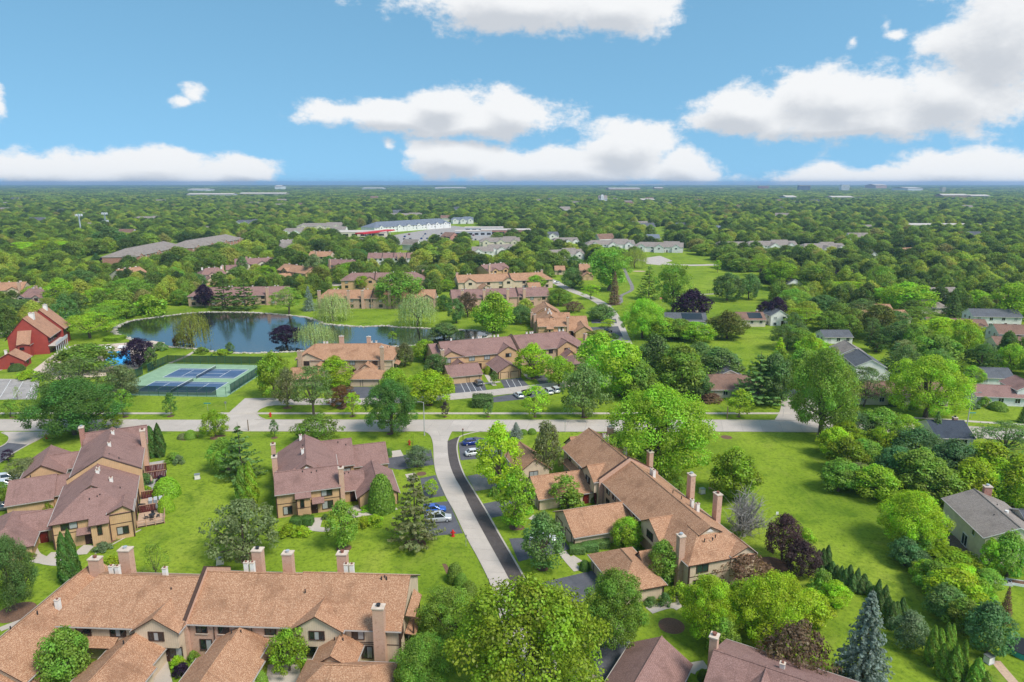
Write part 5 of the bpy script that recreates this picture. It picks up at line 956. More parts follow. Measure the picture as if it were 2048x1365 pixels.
KNAME = dict(grand='shade_tree', maple='maple_tree', clumpy='shade_tree', oval='linden_tree', locust='locust_tree', young='street_tree', spread='crabapple_tree', poplar='cottonwood_tree', airy='sapling', bush='bush', clipped='clipped_shrub', hedge='hedge', arborvitae='arborvitae', spruce='spruce_tree', big_spruce='spruce_tree', pine='pine_tree', willow='willow_tree', bare='bare_tree')
trng = random.Random(7); TREES = []
def tree(k, x, y, H, Rr, color, label, group=None, sy=1.0):
    H0, R0, protos = KINDS[k]; tr, cr = protos[trng.randrange(len(protos))]
    cat = 'shrub' if k in ('bush', 'clipped') else 'hedge' if k == 'hedge' else 'tree'
    o = thing(KNAME[k], label, cat, (x, y, 0), trng.uniform(0, 6.28) if k != 'hedge' else 0, group); o.scale = (Rr / R0, Rr / R0 * sy, H / H0)
    put('trunk' if cat == 'tree' else 'stem', tr, o); c = put('crown' if cat == 'tree' else 'foliage', cr, o)
    f = trng.uniform(.92, 1.08); g = GREEN[color]; c.color = (g[0] * f * trng.uniform(.93, 1.08), g[1] * f, g[2] * f, 1)
    TREES.append((x, y, Rr)); return o
LABELS = {}
def T(tile, k, x, by, top, w, color, phrase, group=None, plain_label=None):
    p = P(*tp(tile, x, by)); H = max(.5, height_at(*tp(tile, x, top), p.y)); Rr = w / 3.992 / 2 * depth(p) / FPX * (1.0 if k in ('clipped', 'hedge', 'arborvitae', 'big_spruce', 'spruce', 'willow') else 1.04 if k == 'grand' else 1.17)
    if k not in ('clipped', 'hedge', 'arborvitae', 'big_spruce', 'spruce'): H *= 1.03
    return tree(k, p.x, p.y, H, Rr, color, plain_label or '%s %s %s' % (CWORD[color], KWORD[k], phrase), group)
TABLE = '''
R5 grand 600 748 318 690 dark overhanging the roof of the patio-fenced block
R5 locust 610 520 138 580 grey behind the great dark tree by the parking lot
R5 spread 985 455 190 290 olive at the corner of the tennis court
R5 clumpy 690 235 30 470 mid between the pool terrace and the parking lot
R5 maple 1115 215 -20 255 plum standing beside the swimming pool
R5 young 1215 235 50 95 grey inside the tennis fence corner by the pool
R5 young 1365 606 420 105 dark on the grass strip before the tennis court
R5 young 990 606 385 170 mid on the grass strip by the great dark tree
R5 young 82 606 470 130 mid on the verge below the parking lot
R5 airy 140 472 362 70 bright on the lawn edge of the parking lot
R5 young 915 715 585 165 yellow in front of the roof chimney by the main road
R5 spread 1718 762 555 235 yellow on the lawn corner beside the main road
R5 young 72 968 868 95 plum beside the side drive kerb
R5 arborvitae 1218 930 680 95 dark standing first of the tall pair by the patio
R5 arborvitae 1282 925 656 90 dark standing second of the tall pair by the patio
R5 maple 1800 1045 775 260 mid on the lawn left of the loose pine
R5 pine 1935 1100 665 330 deep leaning on the stepped court block
R5 arborvitae 1950 1300 1000 120 mid in the clump behind the stepped court block
R5 arborvitae 2010 1300 960 120 bright beside the loose pine clump
R5 spread 215 1075 945 290 olive over the white cars by the garages
R5 spread 10 1300 1120 150 mid at the edge of the garage drive
R6 grand 1085 742 318 440 dark standing beside the main road and tall lamp post
R6 locust 462 600 185 370 grey on the island lawn of the upper street
R6 spread 255 532 215 215 olive at the street mouth lawn
R6 maple 150 455 92 270 bright between the tennis court and the orange row
R6 oval 640 385 125 260 lime against the orange row with garages
R6 spread 690 527 355 250 bronze on the island lawn below the driveway
R6 young 772 608 412 130 lime on the verge below the bronze tree
R6 maple 1395 512 238 370 lime on the island lawn above the grey lamp post
R6 maple 1100 440 218 230 bright behind the dark roadside tree
R6 young 1510 612 488 72 plum on the verge beside the grey lamp post
R6 young 1856 612 488 80 deep on the verge below the street hedge
R6 spread 490 805 598 350 mid behind the stepped court block roofs
R6 young 150 772 628 72 dark on the lawn behind the yellow crab tree
R6 airy 1250 852 738 66 bright beside the red hydrant on the corner lawn
R6 spread 1290 1012 838 215 sage on the lawn between two driveways
R6 young 1400 1245 1105 115 lime beside the blue car drive
R6 oval 1935 1205 662 330 lime between the driveways on the inner side of the curve
R6 maple 1190 205 18 155 olive beside the garden of the mauve row
R6 maple 1345 160 -5 195 bright behind the olive garden tree
R6 spread 1440 285 105 245 deep against the end chimney of the mauve row
R6 young 1905 352 243 72 deep between the paired garages
R7 oval 165 302 25 262 lime in front of the mauve row windows
R7 maple 375 365 125 235 bright beside the parked white cars
R7 young 185 612 355 225 bright on the verge before the parked white cars
R7 spread 570 612 185 405 grey on the verge by the main road
R7 clumpy 860 440 0 450 bright in the grove beside the mauve row end
R7 clumpy 1010 470 160 300 mid in the grove above the verge
R7 clumpy 1340 430 35 450 mid in the grove shading the low beige house
R7 grand 1165 1065 385 900 bright arching over the diagonal row roof
R7 pine 1960 492 95 400 grey in front of the low beige house
R7 young 1812 612 393 205 bright on the verge before the light pine
R7 clumpy 1770 1255 868 385 bright on the lawn beside the big arching tree
R7 spread 275 1065 645 280 olive rising from the diagonal row courtyard
R7 young 425 1345 1080 245 mid beside the red front door
R7 bare 1850 1560 1200 370 sage at the end of the diagonal row
R7 spruce 32 772 645 125 blue on the lawn by the main road and lime tree
R7 arborvitae 1010 945 868 56 dark alone behind the diagonal row
R7 pine 790 830 625 130 dark behind the diagonal row chimneys
R7 oval 1330 1240 1085 120 mid between two brick chimneys
R8 grand 415 768 72 620 mid standing beside the main road junction
R8 clumpy 40 500 100 300 deep in the grove left of the junction
R8 locust 765 525 195 290 grey shading the long low house
R8 grand 1255 610 130 640 bright wide before the long low house
R8 maple 680 760 565 290 bluegreen at the head of the roadside copse
R8 maple 900 770 538 300 mid at the top of the roadside copse
R8 oval 620 860 650 260 yellow on the field edge of the roadside copse
R8 oval 880 870 695 190 yellow in the middle of the roadside copse
R8 spruce 1330 800 552 150 deep by the navy-roofed house
R8 maple 1180 1010 715 420 bluegreen in the heart of the roadside copse
R8 clumpy 610 1060 775 310 yellow low on the field edge of the copse
R8 clumpy 1200 1230 875 430 mid in the lower copse
R8 maple 700 1180 985 340 olive in the lower field edge of the copse
R8 clumpy 1450 1120 795 370 bluegreen between copse and white house
R8 clumpy 1750 1150 825 460 lime behind the white house chimney
R8 locust 1900 930 655 520 grey beyond the white house
R8 clumpy 1960 1330 945 370 lime beside the white house roof
R8 oval 1690 245 38 235 dark on the eastern street corner
R8 maple 1620 345 202 185 bright beside the grey-roofed garage
R8 clumpy 1345 210 -45 390 mid among the eastern back gardens
R8 pine 1005 245 5 225 bluegreen beside the charcoal and tan roofs
R8 oval 860 90 -60 180 dark behind the long white house
R8 oval 365 130 -20 250 bright behind the tall junction tree
R8 spruce 2030 652 500 90 dark at the end of the verge lawn
S1 grand 130 790 212 340 deep at the edge of the long orange row
S1 arborvitae 545 575 165 120 dark standing tall before the front door of the hipped block
S1 arborvitae 600 560 138 105 dark close behind the tallest door arborvitae
S1 bush 905 505 365 260 lime behind the twin roof flues
S1 airy 1250 540 255 250 mid on the lawn behind the orange row
S1 clumpy 560 1400 938 385 mid in the courtyard of the orange row
S1 spread 1960 390 -90 545 olive on the lawn behind the brick chimneys
S2 oval 700 292 -85 240 mid on the mulch circle behind the orange row
S2 pine 1275 268 -325 390 olive on its ringed bed beside the silver car
S2 spread 270 1275 945 330 bright in the paved court of the orange row
S2 grand 1560 1060 640 570 mid at the corner of the orange row
S2 grand 1350 1480 1015 560 mid below the corner of the orange row
S3 grand 140 1620 590 1300 bright covering the end of the curved drive
S3 oval 245 462 15 330 deep beside the white car drive
S3 grand 800 1090 490 570 mid beside the mulch circle lawn
S3 maple 920 285 55 250 bright in the hedge between two garages
S3 oval 1195 570 238 250 mid against the end chimney of the diagonal row
S3 spread 1830 590 345 470 brown under the diagonal row gable
S3 grand 1560 1020 535 500 lime beside the dug mulch circle
S4 grand 0 1060 510 660 lime on the lawn beside the arborvitae row
S4 maple 110 400 25 280 wine at the head of the arborvitae row
S4 maple 265 515 245 270 wine beside the first arborvitae
S4 bush 420 660 465 190 mid under the purple pair
S4 oval 530 760 560 220 lime beside the silvery spruce
S4 big_spruce 730 1470 615 520 blue standing tall at the foot of the grass strip
S4 spread 200 1420 915 520 brown beside the mauve roof at the foot of the view
S4 clumpy 1110 1085 808 285 sage in the gap of the arborvitae row
S4 grand 1140 290 -140 620 lime on the far side of the grass strip
S4 clumpy 1220 470 325 260 bluegreen in the boundary hedge
S4 clumpy 1430 480 308 450 yellow in the boundary hedge by the white house deck
S4 clumpy 1480 780 478 430 lime in the boundary hedge
S4 clumpy 1620 860 690 220 deep in the lower boundary hedge
S4 clumpy 1740 1130 735 345 bluegreen at the end of the boundary hedge
S4 clumpy 1905 520 172 300 mid against the white house wall
S4 oval 1745 520 218 145 bright climbing beside the white house wall
S4 spruce 1880 890 588 115 brown thin and dying in the white house garden
R1 oval 490 1095 868 225 bright behind the clubhouse roof
R1 oval 540 1255 995 170 deep beside the clubhouse gable
R1 spread 395 1150 1020 200 gold above the clubhouse chimney
R1 clumpy 200 1210 1035 290 grey shading the clubhouse entrance
R1 locust 720 1345 1140 420 bright beside the pool terrace path
R1 locust 860 1290 1075 320 mid beside the west end of the pond
R1 maple 660 960 800 290 deep in the west garden lane
R1 locust 790 1095 930 230 bright on the lane lawn west of the pond
R1 locust 1050 1075 850 370 mid over the lane north-west of the pond
R1 oval 1270 955 818 155 dark beside the cul-de-sac car
R1 bush 1200 1160 1000 270 bright on the north-west pond bank
R1 oval 1440 1080 955 150 mid beside the cul-de-sac lawn
R1 maple 1560 960 828 180 deep in front of the cream-gabled townhouse
R1 maple 1640 1100 915 150 plum on the pond bank
R1 pine 1800 1115 850 230 dark first of the pair on the north pond bank
R1 pine 1960 1115 860 230 dark second of the pair on the north pond bank
R1 willow 1545 1410 1118 285 gold drooping into the pond
R1 bush 1440 1400 1310 150 brown below the golden willow
R1 maple 1400 900 780 170 mid above the white car of the cul-de-sac
R1 clumpy 1430 770 618 280 mid before the brick office
R1 oval 300 905 755 260 dark west behind the clubhouse
R1 spread 730 830 725 200 rust in the western grove
R1 maple 845 750 690 85 plum by the brick office wing
R1 spruce 770 720 665 100 bluegreen by the brick office wing
R1 clumpy 880 640 458 270 deep behind the brick office wings
R1 locust 200 700 570 210 lime first in the lit row of western trees
R1 locust 350 695 555 210 lime second in the lit row of western trees
R1 locust 510 690 565 220 lime third in the lit row of western trees
R1 oval 1740 800 716 150 lime above the mauve townhouse roof
R1 oval 1940 835 690 95 deep beside the cream townhouse garage
R2 willow 620 1205 978 295 willow drooping on the lawn before the stone-fronted row
R2 willow 1285 1245 978 325 willow drooping beside the pond on the wide lawn
R2 willow 480 1420 1215 320 willow drooping on the near pond bank
R2 spruce 425 1125 920 115 blue between pond lawn and stone-fronted row
R2 locust 265 1155 935 275 mid on the pond lawn before the mauve row
R2 maple 1140 1090 812 385 mid rising in front of the stone-fronted row
R2 maple 240 1400 1242 245 plum between the tennis court and the pond
R2 maple 1500 1125 1000 135 dark beside the wide pond lawn
R2 oval 1600 1225 1030 125 deep alone on the wide pond lawn
R2 spread 1690 1175 975 170 brown before the brick row facing the pond lawn
R2 clumpy 1900 1300 985 330 bright on the east pond bank
R2 maple 1510 965 880 175 bright between the two orange rows
R2 oval 1365 965 868 85 deep at the end of the mauve row
R2 maple 860 945 848 155 yellow in front of the mauve row fire wall
R2 clumpy 1500 1340 1225 275 deep on the south pond bank
R2 young 1090 1365 1290 75 bright on the south pond bank by the orange row
R2 locust 80 900 755 180 yellow by the lane north of the pond
R2 oval 330 935 830 150 deep by the lane lawn north of the pond
R2 maple 200 905 850 65 dark by the lane parking
R2 oval 470 880 675 150 olive beside the stepped-gable townhouse
R2 oval 510 965 775 185 rust before the mauve row end
R2 maple 590 800 690 140 dark above the mauve row
R2 maple 360 735 652 155 yellow above the stepped-gable townhouse
R2 clumpy 770 825 738 310 bright along the back of the mauve row
R2 maple 1180 810 735 155 dark behind the big lawn tree
R2 maple 1330 740 645 155 rust beside the white-walled row
R2 locust 1330 860 755 170 olive behind the end of the mauve row
R2 maple 1440 885 758 120 deep behind the conical green tree
R2 maple 1710 755 645 165 rust below the flat shops
R2 oval 690 680 578 175 bright below the fuel canopy
R2 maple 800 720 630 190 deep below the fuel canopy
R2 spruce 1070 800 700 65 bluegreen before the white-walled row
R2 maple 1690 830 760 150 dark above the cream-gabled orange row
R3 poplar 770 965 628 320 mid on the park edge
R3 spruce 815 1075 800 110 brown on the park edge by the path
R3 willow 980 785 618 205 gold at the far side of the park
R3 pine 1090 1035 755 200 mid in the park beside the winding path
R3 poplar 1280 1140 755 270 mid standing tall in the park
R3 clumpy 1440 1195 958 295 plum large at the park corner
R3 maple 1715 1045 828 250 deep first of the pair on the park lawn
R3 maple 1890 1035 828 175 deep second of the pair on the park lawn
R3 locust 630 1035 908 165 lime beside the park lane
R3 clumpy 480 945 780 185 deep at the end of the orange row by the park lane
R3 oval 500 800 688 135 deep above the park lane townhouses
R3 grand 1040 1345 1035 360 bright overhanging the park lane
R3 clumpy 1200 1345 1180 330 bright behind the verge grove
R3 maple 1450 1365 1220 320 bright before the solar-roofed house
R3 clumpy 1715 1345 1135 315 rust before the brown solar roof
R3 maple 2010 1185 1050 130 plum beside the brown solar roof
R3 locust 1990 850 695 190 bright at the field corner
R3 young 1640 820 720 60 bright at the far field edge
R3 clumpy 720 1200 1075 230 deep over the park lane driveway
R3 locust 770 1262 1190 125 lime beside the black pickup
R3 maple 370 1080 950 220 mid behind the park lane block
R3 spread 490 1135 1050 150 brown behind the park lane block
R3 spruce 360 1275 1168 92 bluegreen before the park lane block
R3 spruce 265 1300 1238 58 blue before the park lane block
R3 maple 70 1230 1080 180 deep beside the park lane block end
R3 maple 200 1075 970 130 deep before the brick row end
R3 maple 190 945 842 165 bright before the cream-gabled orange row
R3 bush 810 1345 1305 85 deep at the park lane kerb
R3 oval 690 1350 1280 200 gold at the end of the mauve row by the lane
R4 clumpy 380 970 765 310 mid behind the small white gabled house
R4 locust 630 1020 885 330 lime behind the charcoal roofs
R4 maple 620 885 788 165 plum deep in the eastern canopy
R4 locust 885 1050 755 270 mid tall above the tan ranch roofs
R4 maple 1090 1125 905 410 bright above the pale ranch roofs
R4 clumpy 870 1340 1078 305 rust above the long white house
R4 locust 1210 1220 1095 310 mid before the beige hipped house
R4 spruce 1470 1170 975 190 deep beside the white two-storey house
R4 maple 1650 1110 960 220 bright behind the white two-storey house
R4 poplar 1930 1230 915 300 bright spreading over the white two-storey house
R4 poplar 90 960 738 260 bright at the park field corner
R4 maple 60 1220 1015 150 plum beside the charcoal-roofed house
R4 locust 290 1270 1098 380 bright before the charcoal-roofed house
R4 oval 640 1345 1160 180 mid beside the charcoal low roof
R4 clumpy 930 1365 1240 230 dark behind the long white house roof
R4 bush 1745 1345 1262 190 mid before the white two-storey house
R4 clumpy 1400 1365 1190 400 lime above the grey-roofed garage
R4 clumpy 1160 1380 1230 300 mid in the eastern gardens by the grey garage
R4 maple 480 1290 1130 270 mid behind the tall junction tree
R4 clumpy 1000 1250 1125 230 deep between the tan ranch roofs
R4 maple 1335 1290 1175 210 bright below the brown-roofed house
R4 clumpy 1560 1385 1200 260 lime in the eastern gardens
R4 maple 740 1190 1035 230 grey before the tan ranch roofs
R4 maple 200 1130 955 270 mid before the small white gabled house
R4 clumpy 430 1160 1000 270 deep in the hollow behind the park houses
R8 clumpy 525 930 690 270 lime at the road corner of the copse
R8 clumpy 760 1000 790 310 mid on the dark side of the copse
R8 clumpy 985 960 735 270 lime inside the roadside copse
R8 clumpy 560 1200 945 310 mid at the foot of the copse on the field edge
R8 clumpy 850 1260 1000 340 bright at the foot of the copse
R8 clumpy 1010 1130 845 310 bluegreen in the lower copse
R8 maple 1085 800 595 230 bright between the copse and the verge
R8 clumpy 1350 1300 1000 360 mid above the white house roof
R8 clumpy 1620 1300 945 360 lime against the white house chimney
R8 clumpy 1800 1290 1010 300 bright behind the white house roof
R8 clumpy 260 430 60 330 mid left of the tall junction tree
R8 clumpy 565 440 175 240 deep right of the tall junction tree
R7 clumpy 1650 310 55 340 deep behind the light pine
R7 maple 1500 240 15 270 grey above the low beige house
R7 clumpy 700 310 -55 350 bright at the back of the verge grove
R7 clumpy 1130 340 -40 340 deep in the dark middle of the verge grove
R7 oval 30 1497 1020 290 bright between two driveways of the diagonal row
S4 clumpy 1090 430 220 270 bluegreen in the upper boundary hedge
S4 clumpy 1245 570 395 240 lime low in the boundary hedge
S4 clumpy 1325 650 415 310 mid in the middle of the boundary hedge
S4 clumpy 1385 840 590 310 deep on the strip side of the boundary hedge
S4 clumpy 1560 970 710 290 mid near the end of the boundary hedge
S4 clumpy 1680 770 550 210 bright on the garden side of the boundary hedge
S3 clumpy 1820 880 560 330 bright behind the great lime pair
S4 clumpy 330 900 640 330 lime beside the silvery spruce top
S3 clumpy 1680 1160 850 260 mid under the great lime pair
S4 clumpy 1750 620 470 230 mid on the garden side of the hedge top
S4 clumpy 1180 380 150 240 mid in the hedge behind the great lime tree
S4 clumpy 1530 620 430 260 lime on the garden side of the boundary hedge
R8 clumpy 1900 1180 900 330 mid beyond the white house ridge
R7 clumpy 1480 450 250 260 deep on the verge before the low beige house
R1 locust 905 1200 1035 310 bright between the clubhouse and the pond
R1 clumpy 1010 1185 1055 160 mid on the west pond bank
R1 maple 100 1125 1035 210 deep before the cream townhouse
R1 oval 625 1165 975 160 deep behind the clubhouse lawn
R3 clumpy 1330 1350 1190 270 mid behind the grove by the park corner
'''
for ln_ in TABLE.strip().splitlines():
    f_ = ln_.split(' ', 7); T(f_[0], f_[1], *map(float, f_[2:6]), f_[6], f_[7])
# the long arborvitae row along the grass strip
ROW = [(395, 462, 305, 62), (428, 468, 295, 66), (465, 465, 268, 76), (508, 497, 398, 62), (540, 560, 430, 66), (575, 592, 433, 66), (608, 610, 452, 66), (640, 612, 424, 68), (672, 645, 500, 70), (702, 640, 450, 74), (735, 655, 535, 74), (762, 600, 498, 66), (795, 660, 558, 76), (835, 690, 590, 70), (870, 720, 540, 68), (925, 765, 585, 76), (890, 800, 660, 70), (945, 890, 682, 86), (978, 935, 718, 86), (1012, 905, 718, 78), (1060, 860, 685, 70), (1095, 850, 750, 68), (1130, 890, 805, 62), (1165, 925, 815, 62), (1200, 950, 828, 64), (1245, 985, 878, 70), (1290, 1225, 908, 104), (1342, 1225, 935, 104), (1400, 1190, 888, 94), (1450, 1120, 898, 76), (1388, 1320, 1048, 124), (1470, 1370, 1062, 124), (1528, 1365, 1022, 92), (1648, 1430, 1168, 136), (1722, 1460, 1278, 124)]
for i, q in enumerate(ROW): T('S4', 'arborvitae', *q, 'deep' if i < 26 else 'mid', '', 'arborvitae row beside the grass strip', 'narrow arborvitae in the long row beside the grass strip')
SHRUBS = '''
R5 clipped 1462 778 742 85 olive in the mulch bed by the main road
R5 clipped 1522 778 716 95 mid largest in the mulch bed
R5 clipped 1335 1235 1100 200 bright great globe beside the dark red fence
R5 clipped 1328 1360 1248 125 bright globe beside the railed deck
R5 bush 1385 960 895 130 mid beside the paired arborvitae patio
R5 bush 1430 985 912 80 sage at the point of the patio bed
R5 bush 1165 1150 1060 125 deep weeping at the patio wall
R5 bush 1165 1230 1160 110 bright at the foot of the patio wall
R5 bush 1285 1130 1075 85 plum in flower on the second patio
R5 bush 245 1360 1300 105 plum against the garage wall
R5 bush 390 1350 1265 70 bright in the garage corner
R5 clipped 135 235 185 115 deep before the small red shed
R5 bush 230 300 235 160 lime on the parking lot edge below the shed
R5 bush 330 310 258 130 lime along the parking lot edge
R5 bush 115 150 110 110 deep beside the clubhouse steps
R5 bush 1610 100 50 110 mid on the pond shore beside the tennis path
R5 bush 1770 108 68 150 bright on the pond shore behind the tennis fence
R5 bush 1835 78 12 70 deep on the pond edge
R5 bush 1280 75 10 110 deep on the pool terrace corner
R6 hedge 1810 515 445 150 deep on the verge of the upper street
R6 clipped 1852 265 208 65 yellow between the paired garages
R6 clipped 1005 1350 1080 205 mid dome against the garage gable
R6 clipped 1062 915 862 50 deep by the garage drive
R6 bush 1905 1250 1165 85 mid beside the worn driveway
R7 clipped 90 742 710 75 mid by the small blue spruce
R7 clipped 160 740 702 70 mid by the main road lawn
R7 bush 640 1285 1235 60 mid beside the red front door
R7 bush 480 1330 1180 180 mid in the courtyard bed
R7 bush 1590 480 420 180 brown against the low beige house
R8 clipped 995 520 455 60 dark before the long low house door
R8 clipped 1065 520 478 45 dark before the long low house window
R8 bush 1160 545 470 80 mid before the long low house
R8 bush 1730 525 448 95 mid at the picture window
R8 clipped 1835 550 490 135 mid before the picture window
R8 bush 1640 540 500 110 sage flowering by the lamp post
S1 bush 1420 1250 1155 110 lime in the front court beside the dark red one
S1 bush 1455 1300 1215 130 plum in the front court
S1 bush 1545 1190 1115 90 mid beside the brick wall windows
S1 bush 235 380 330 90 mid by the curved walk
S1 bush 820 310 250 130 sage low along the wall of the hipped block
S1 bush 955 210 180 60 mid in the bed by the railed deck
S2 clipped 1590 560 420 130 mid long mound beside the curved drive
S2 clipped 1640 610 500 110 mid second mound beside the curved drive
S2 clipped 1705 655 565 125 mid third mound beside the curved drive
S2 hedge 330 105 55 90 dark beside the stepped block door
S2 hedge 415 100 45 80 dark nearer the stepped block door
S2 bush 555 60 20 60 deep under the stepped block window
S2 bush 260 185 105 160 lime in the leafy bed before the stepped block
S2 bush 370 190 120 130 lime at the end of the leafy bed before the stepped block
S2 bush 860 120 40 120 lime in the second leafy bed before the stepped block
S2 bush 950 105 30 140 lime at the end of the second leafy bed
S2 clipped 40 1390 1280 110 mid in the court of the orange row
S2 bush 1090 1250 1185 90 mid at the corner chimney base
S3 hedge 520 320 275 110 deep first in the line between two garages
S3 hedge 620 300 250 120 deep second in the line between two garages
S3 hedge 720 275 228 110 deep third in the line between two garages
S3 clipped 580 465 395 85 dark by the garage corner
S3 bush 1110 745 685 110 deep by the hipped garage wall
S3 bush 1215 745 650 100 deep by the walkway fork
S3 clipped 1520 1340 1265 80 mid by the lower walk
S3 bush 1340 700 570 170 bright by the end chimney base
S4 bush 300 240 140 150 bright behind the purple pair
R6 bush 895 1350 1310 120 bright in the court bed by the brick chimney
R6 bush 1220 470 400 100 deep below the flowered mauve row garden
R1 hedge 920 1358 1330 120 bright along the pool terrace
R7 bush 1280 470 375 110 sage in the verge grove
'''
for ln_ in SHRUBS.strip().splitlines():
    f_ = ln_.split(' ', 7); T(f_[0], f_[1], *map(float, f_[2:6]), f_[6], f_[7])

# ---- woodland of the suburb: nearest trees one by one, the rest as one mass
def in_poly(x, y, poly):
    c = False; j = len(poly) - 1
    for i in range(len(poly)):
        if (poly[i][1] > y) != (poly[j][1] > y) and x < (poly[j][0] - poly[i][0]) * (y - poly[i][1]) / (poly[j][1] - poly[i][1]) + poly[i][0]: c = not c
        j = i
    return c
def wpoly(q): return [(p.x, p.y) for p in PL(q)]
OPEN = [wpoly([(-400, 1400), (-400, 690), (0, 680), (140, 640), (225, 632), (300, 622), (360, 605), (560, 612), (640, 600), (760, 606), (880, 600), (985, 640), (1060, 640), (1100, 560), (1165, 555), (1240, 536), (1290, 508), (1430, 518), (1440, 534), (1545, 572), (1552, 640), (1545, 690), (1556, 760), (1700, 790), (2400, 790), (2400, 1400)]),
        wpoly([(672, 496), (672, 470), (745, 458), (905, 444), (960, 452), (1095, 466), (1095, 482), (930, 486), (900, 498), (760, 500)]), wpoly([(30, 532), (130, 528), (140, 522), (60, 520), (30, 524)]), wpoly([(1780, 470), (1860, 470), (1870, 462), (1795, 460)]), wpoly([(1300, 482), (1335, 482), (1322, 455), (1306, 455)]), wpoly([(1960, 720), (2060, 720), (2060, 690), (1990, 686), (1975, 700)])]
wr = np.random.default_rng(77); cand = []
ta = np.array(TREES); fa = np.array(FOOT)
def scatter(y0, y1, s, rmin, rmax, hmin, hmax, keep=.93):
    y = y0
    while y < y1:
        half = y * .80 + 60; n = int(2 * half / s)
        xs = (np.arange(n) + .5) * s - half + wr.uniform(-.38, .38, n) * s; ys = y + wr.uniform(-.38, .38, n) * s
        for x, yy in zip(xs, ys):
            if wr.uniform() < keep: cand.append((x, yy, wr.uniform(rmin, rmax), wr.uniform(hmin, hmax)))
        y += s * .92
scatter(212, 470, 9.5, 4.2, 7.0, 8, 13); scatter(470, 1100, 13.5, 7.2, 11.2, 9.5, 15.5); near_n = len(cand)
scatter(1100, 2200, 17, 9, 13.6, 10, 17); scatter(2200, 5200, 36, 20, 28, 10, 17); scatter(5200, 16800, 110, 62, 85, 11, 19)
# a few hundred far roofs show through the leaves: gaps are left for them
far_houses = []
for i in range(90):
    yy = 560 + 1900 * wr.uniform() ** 1.3; far_houses.append((wr.uniform(-.74, .74) * yy, yy, wr.uniform(7, 11) * (1 + yy / 4000)))
fh = np.array(far_houses)
keep = []
for i, (x, y, r, h) in enumerate(cand):
    if y < 1300:
        if any(in_poly(x, y, q) for q in OPEN): continue
        d = np.hypot(ta[:, 0] - x, ta[:, 1] - y)
        if (d < (ta[:, 2] + r) * .74).any(): continue
        front = 26 if y < 430 else 44 if y < 560 else 66
        dx = np.abs(fa[:, 0] - x); dy = y - fa[:, 1]
        if ((dx < fa[:, 2] + r * .35) & (dy > -front - fa[:, 2] * .3) & (dy < fa[:, 2] + r * .5)).any(): continue
    if y < 3200:
        dx = np.abs(fh[:, 0] - x); dy = y - fh[:, 1]
        if ((dx < fh[:, 2] * .6 + r * .3) & (dy > -60 - fh[:, 1] * .09) & (dy < fh[:, 2] * .8)).any(): continue
    keep.append((x, y, r, h))
keep.sort(key=lambda c: c[1])
N_SINGLE = 60
for i, (x, y, r, h) in enumerate(keep[:N_SINGLE]):
    k = trng.choices(['maple', 'clumpy', 'locust', 'oval', 'spruce'], [4, 4, 3, 1.5, .5])[0]; c = trng.choices(['dark', 'deep', 'mid', 'bright', 'lime', 'olive', 'grey', 'plum'], [2, 5, 7, 4, 1.3, 1.2, 1.5, .35])[0]
    nb = min(NEAR, key=lambda q: (q[0] - x) ** 2 + (q[1] - y) ** 2)[2].split(); cut = next((j for j, w in enumerate(nb) if j > 2 and w in ('with', 'behind', 'beside', 'by', 'on', 'at', 'in', 'under', 'among', 'between', 'before', 'above', 'below', 'standing', 'of', 'half', 'that', 'facing', 'hidden')), min(len(nb), 8))
    lb = '%s %s near the %s' % (CWORD[c], KWORD[k], ' '.join(nb[:min(cut, 8)]))
    tree(k, x, y, h, r * (.62 if k in ('oval', 'spruce') else 1), c, lb, lb)
rest = keep[N_SINGLE:]
protos = bpy.data.collections.new('woodland_kinds')
for i in range(6):
    rng = np.random.default_rng(200 + i)
    n_, per_, sz = (56, 62, .40)
    cl = envelope(n_, 10, 5, 1.0 if i < 4 else .6, dome if i != 4 else (lambda t: max(.12, 1 - t)), rng, 1.5, .16); cl[:, :2] *= rng.uniform(.85, 1.1, 2)
    me = leaf_mesh('woodland_crown', *clump_leaves(cl, per_, sz, rng, .85), rng, mat='foliage_woodland'); o = bpy.data.objects.new('woodland_crown_%d' % i, me); protos.objects.link(o)
for i in range(3):   # far clumps of several crowns
    rng = np.random.default_rng(300 + i); cl = []
    for k in range(16):
        a, rr = rng.uniform(0, 6.28), 5 * rng.uniform(0, 1) ** .5; hh = rng.uniform(5.5, 9.5)
        for q in range(5): cl.append((rr * math.cos(a) + rng.normal(0, .6), rr * math.sin(a) + rng.normal(0, .6), hh * rng.uniform(.45, .95), rng.uniform(.7, 1.3)))
    me = leaf_mesh('woodland_crown', *clump_leaves(np.array(cl), 14, .62, rng, 1.0), rng, mat='foliage_woodland'); o = bpy.data.objects.new('woodland_crown_%d' % (6 + i), me); protos.objects.link(o)
pts = bpy.data.meshes.new('woodland'); pa = np.array(rest); n = len(pa); pts.vertices.add(n); pts.vertices.foreach_set('co', np.stack([pa[:, 0], pa[:, 1], np.zeros(n)], 1).ravel())
sc = np.stack([pa[:, 2] / 5, pa[:, 2] / 5, pa[:, 3] / 10], 1); a_ = pts.attributes.new('sc', 'FLOAT_VECTOR', 'POINT'); a_.data.foreach_set('vector', sc.ravel())
a_ = pts.attributes.new('ro', 'FLOAT_VECTOR', 'POINT'); ro = np.zeros((n, 3)); ro[:, 2] = wr.uniform(0, 6.28, n); a_.data.foreach_set('vector', ro.ravel())
a_ = pts.attributes.new('ki', 'INT', 'POINT'); ki = np.where(pa[:, 2] < 14, wr.choice([0, 1, 2, 3, 4, 5], n, p=[.21, .21, .2, .2, .05, .13]), 6 + wr.integers(0, 3, n)); a_.data.foreach_set('value', ki.astype(np.int32)); pts.update()
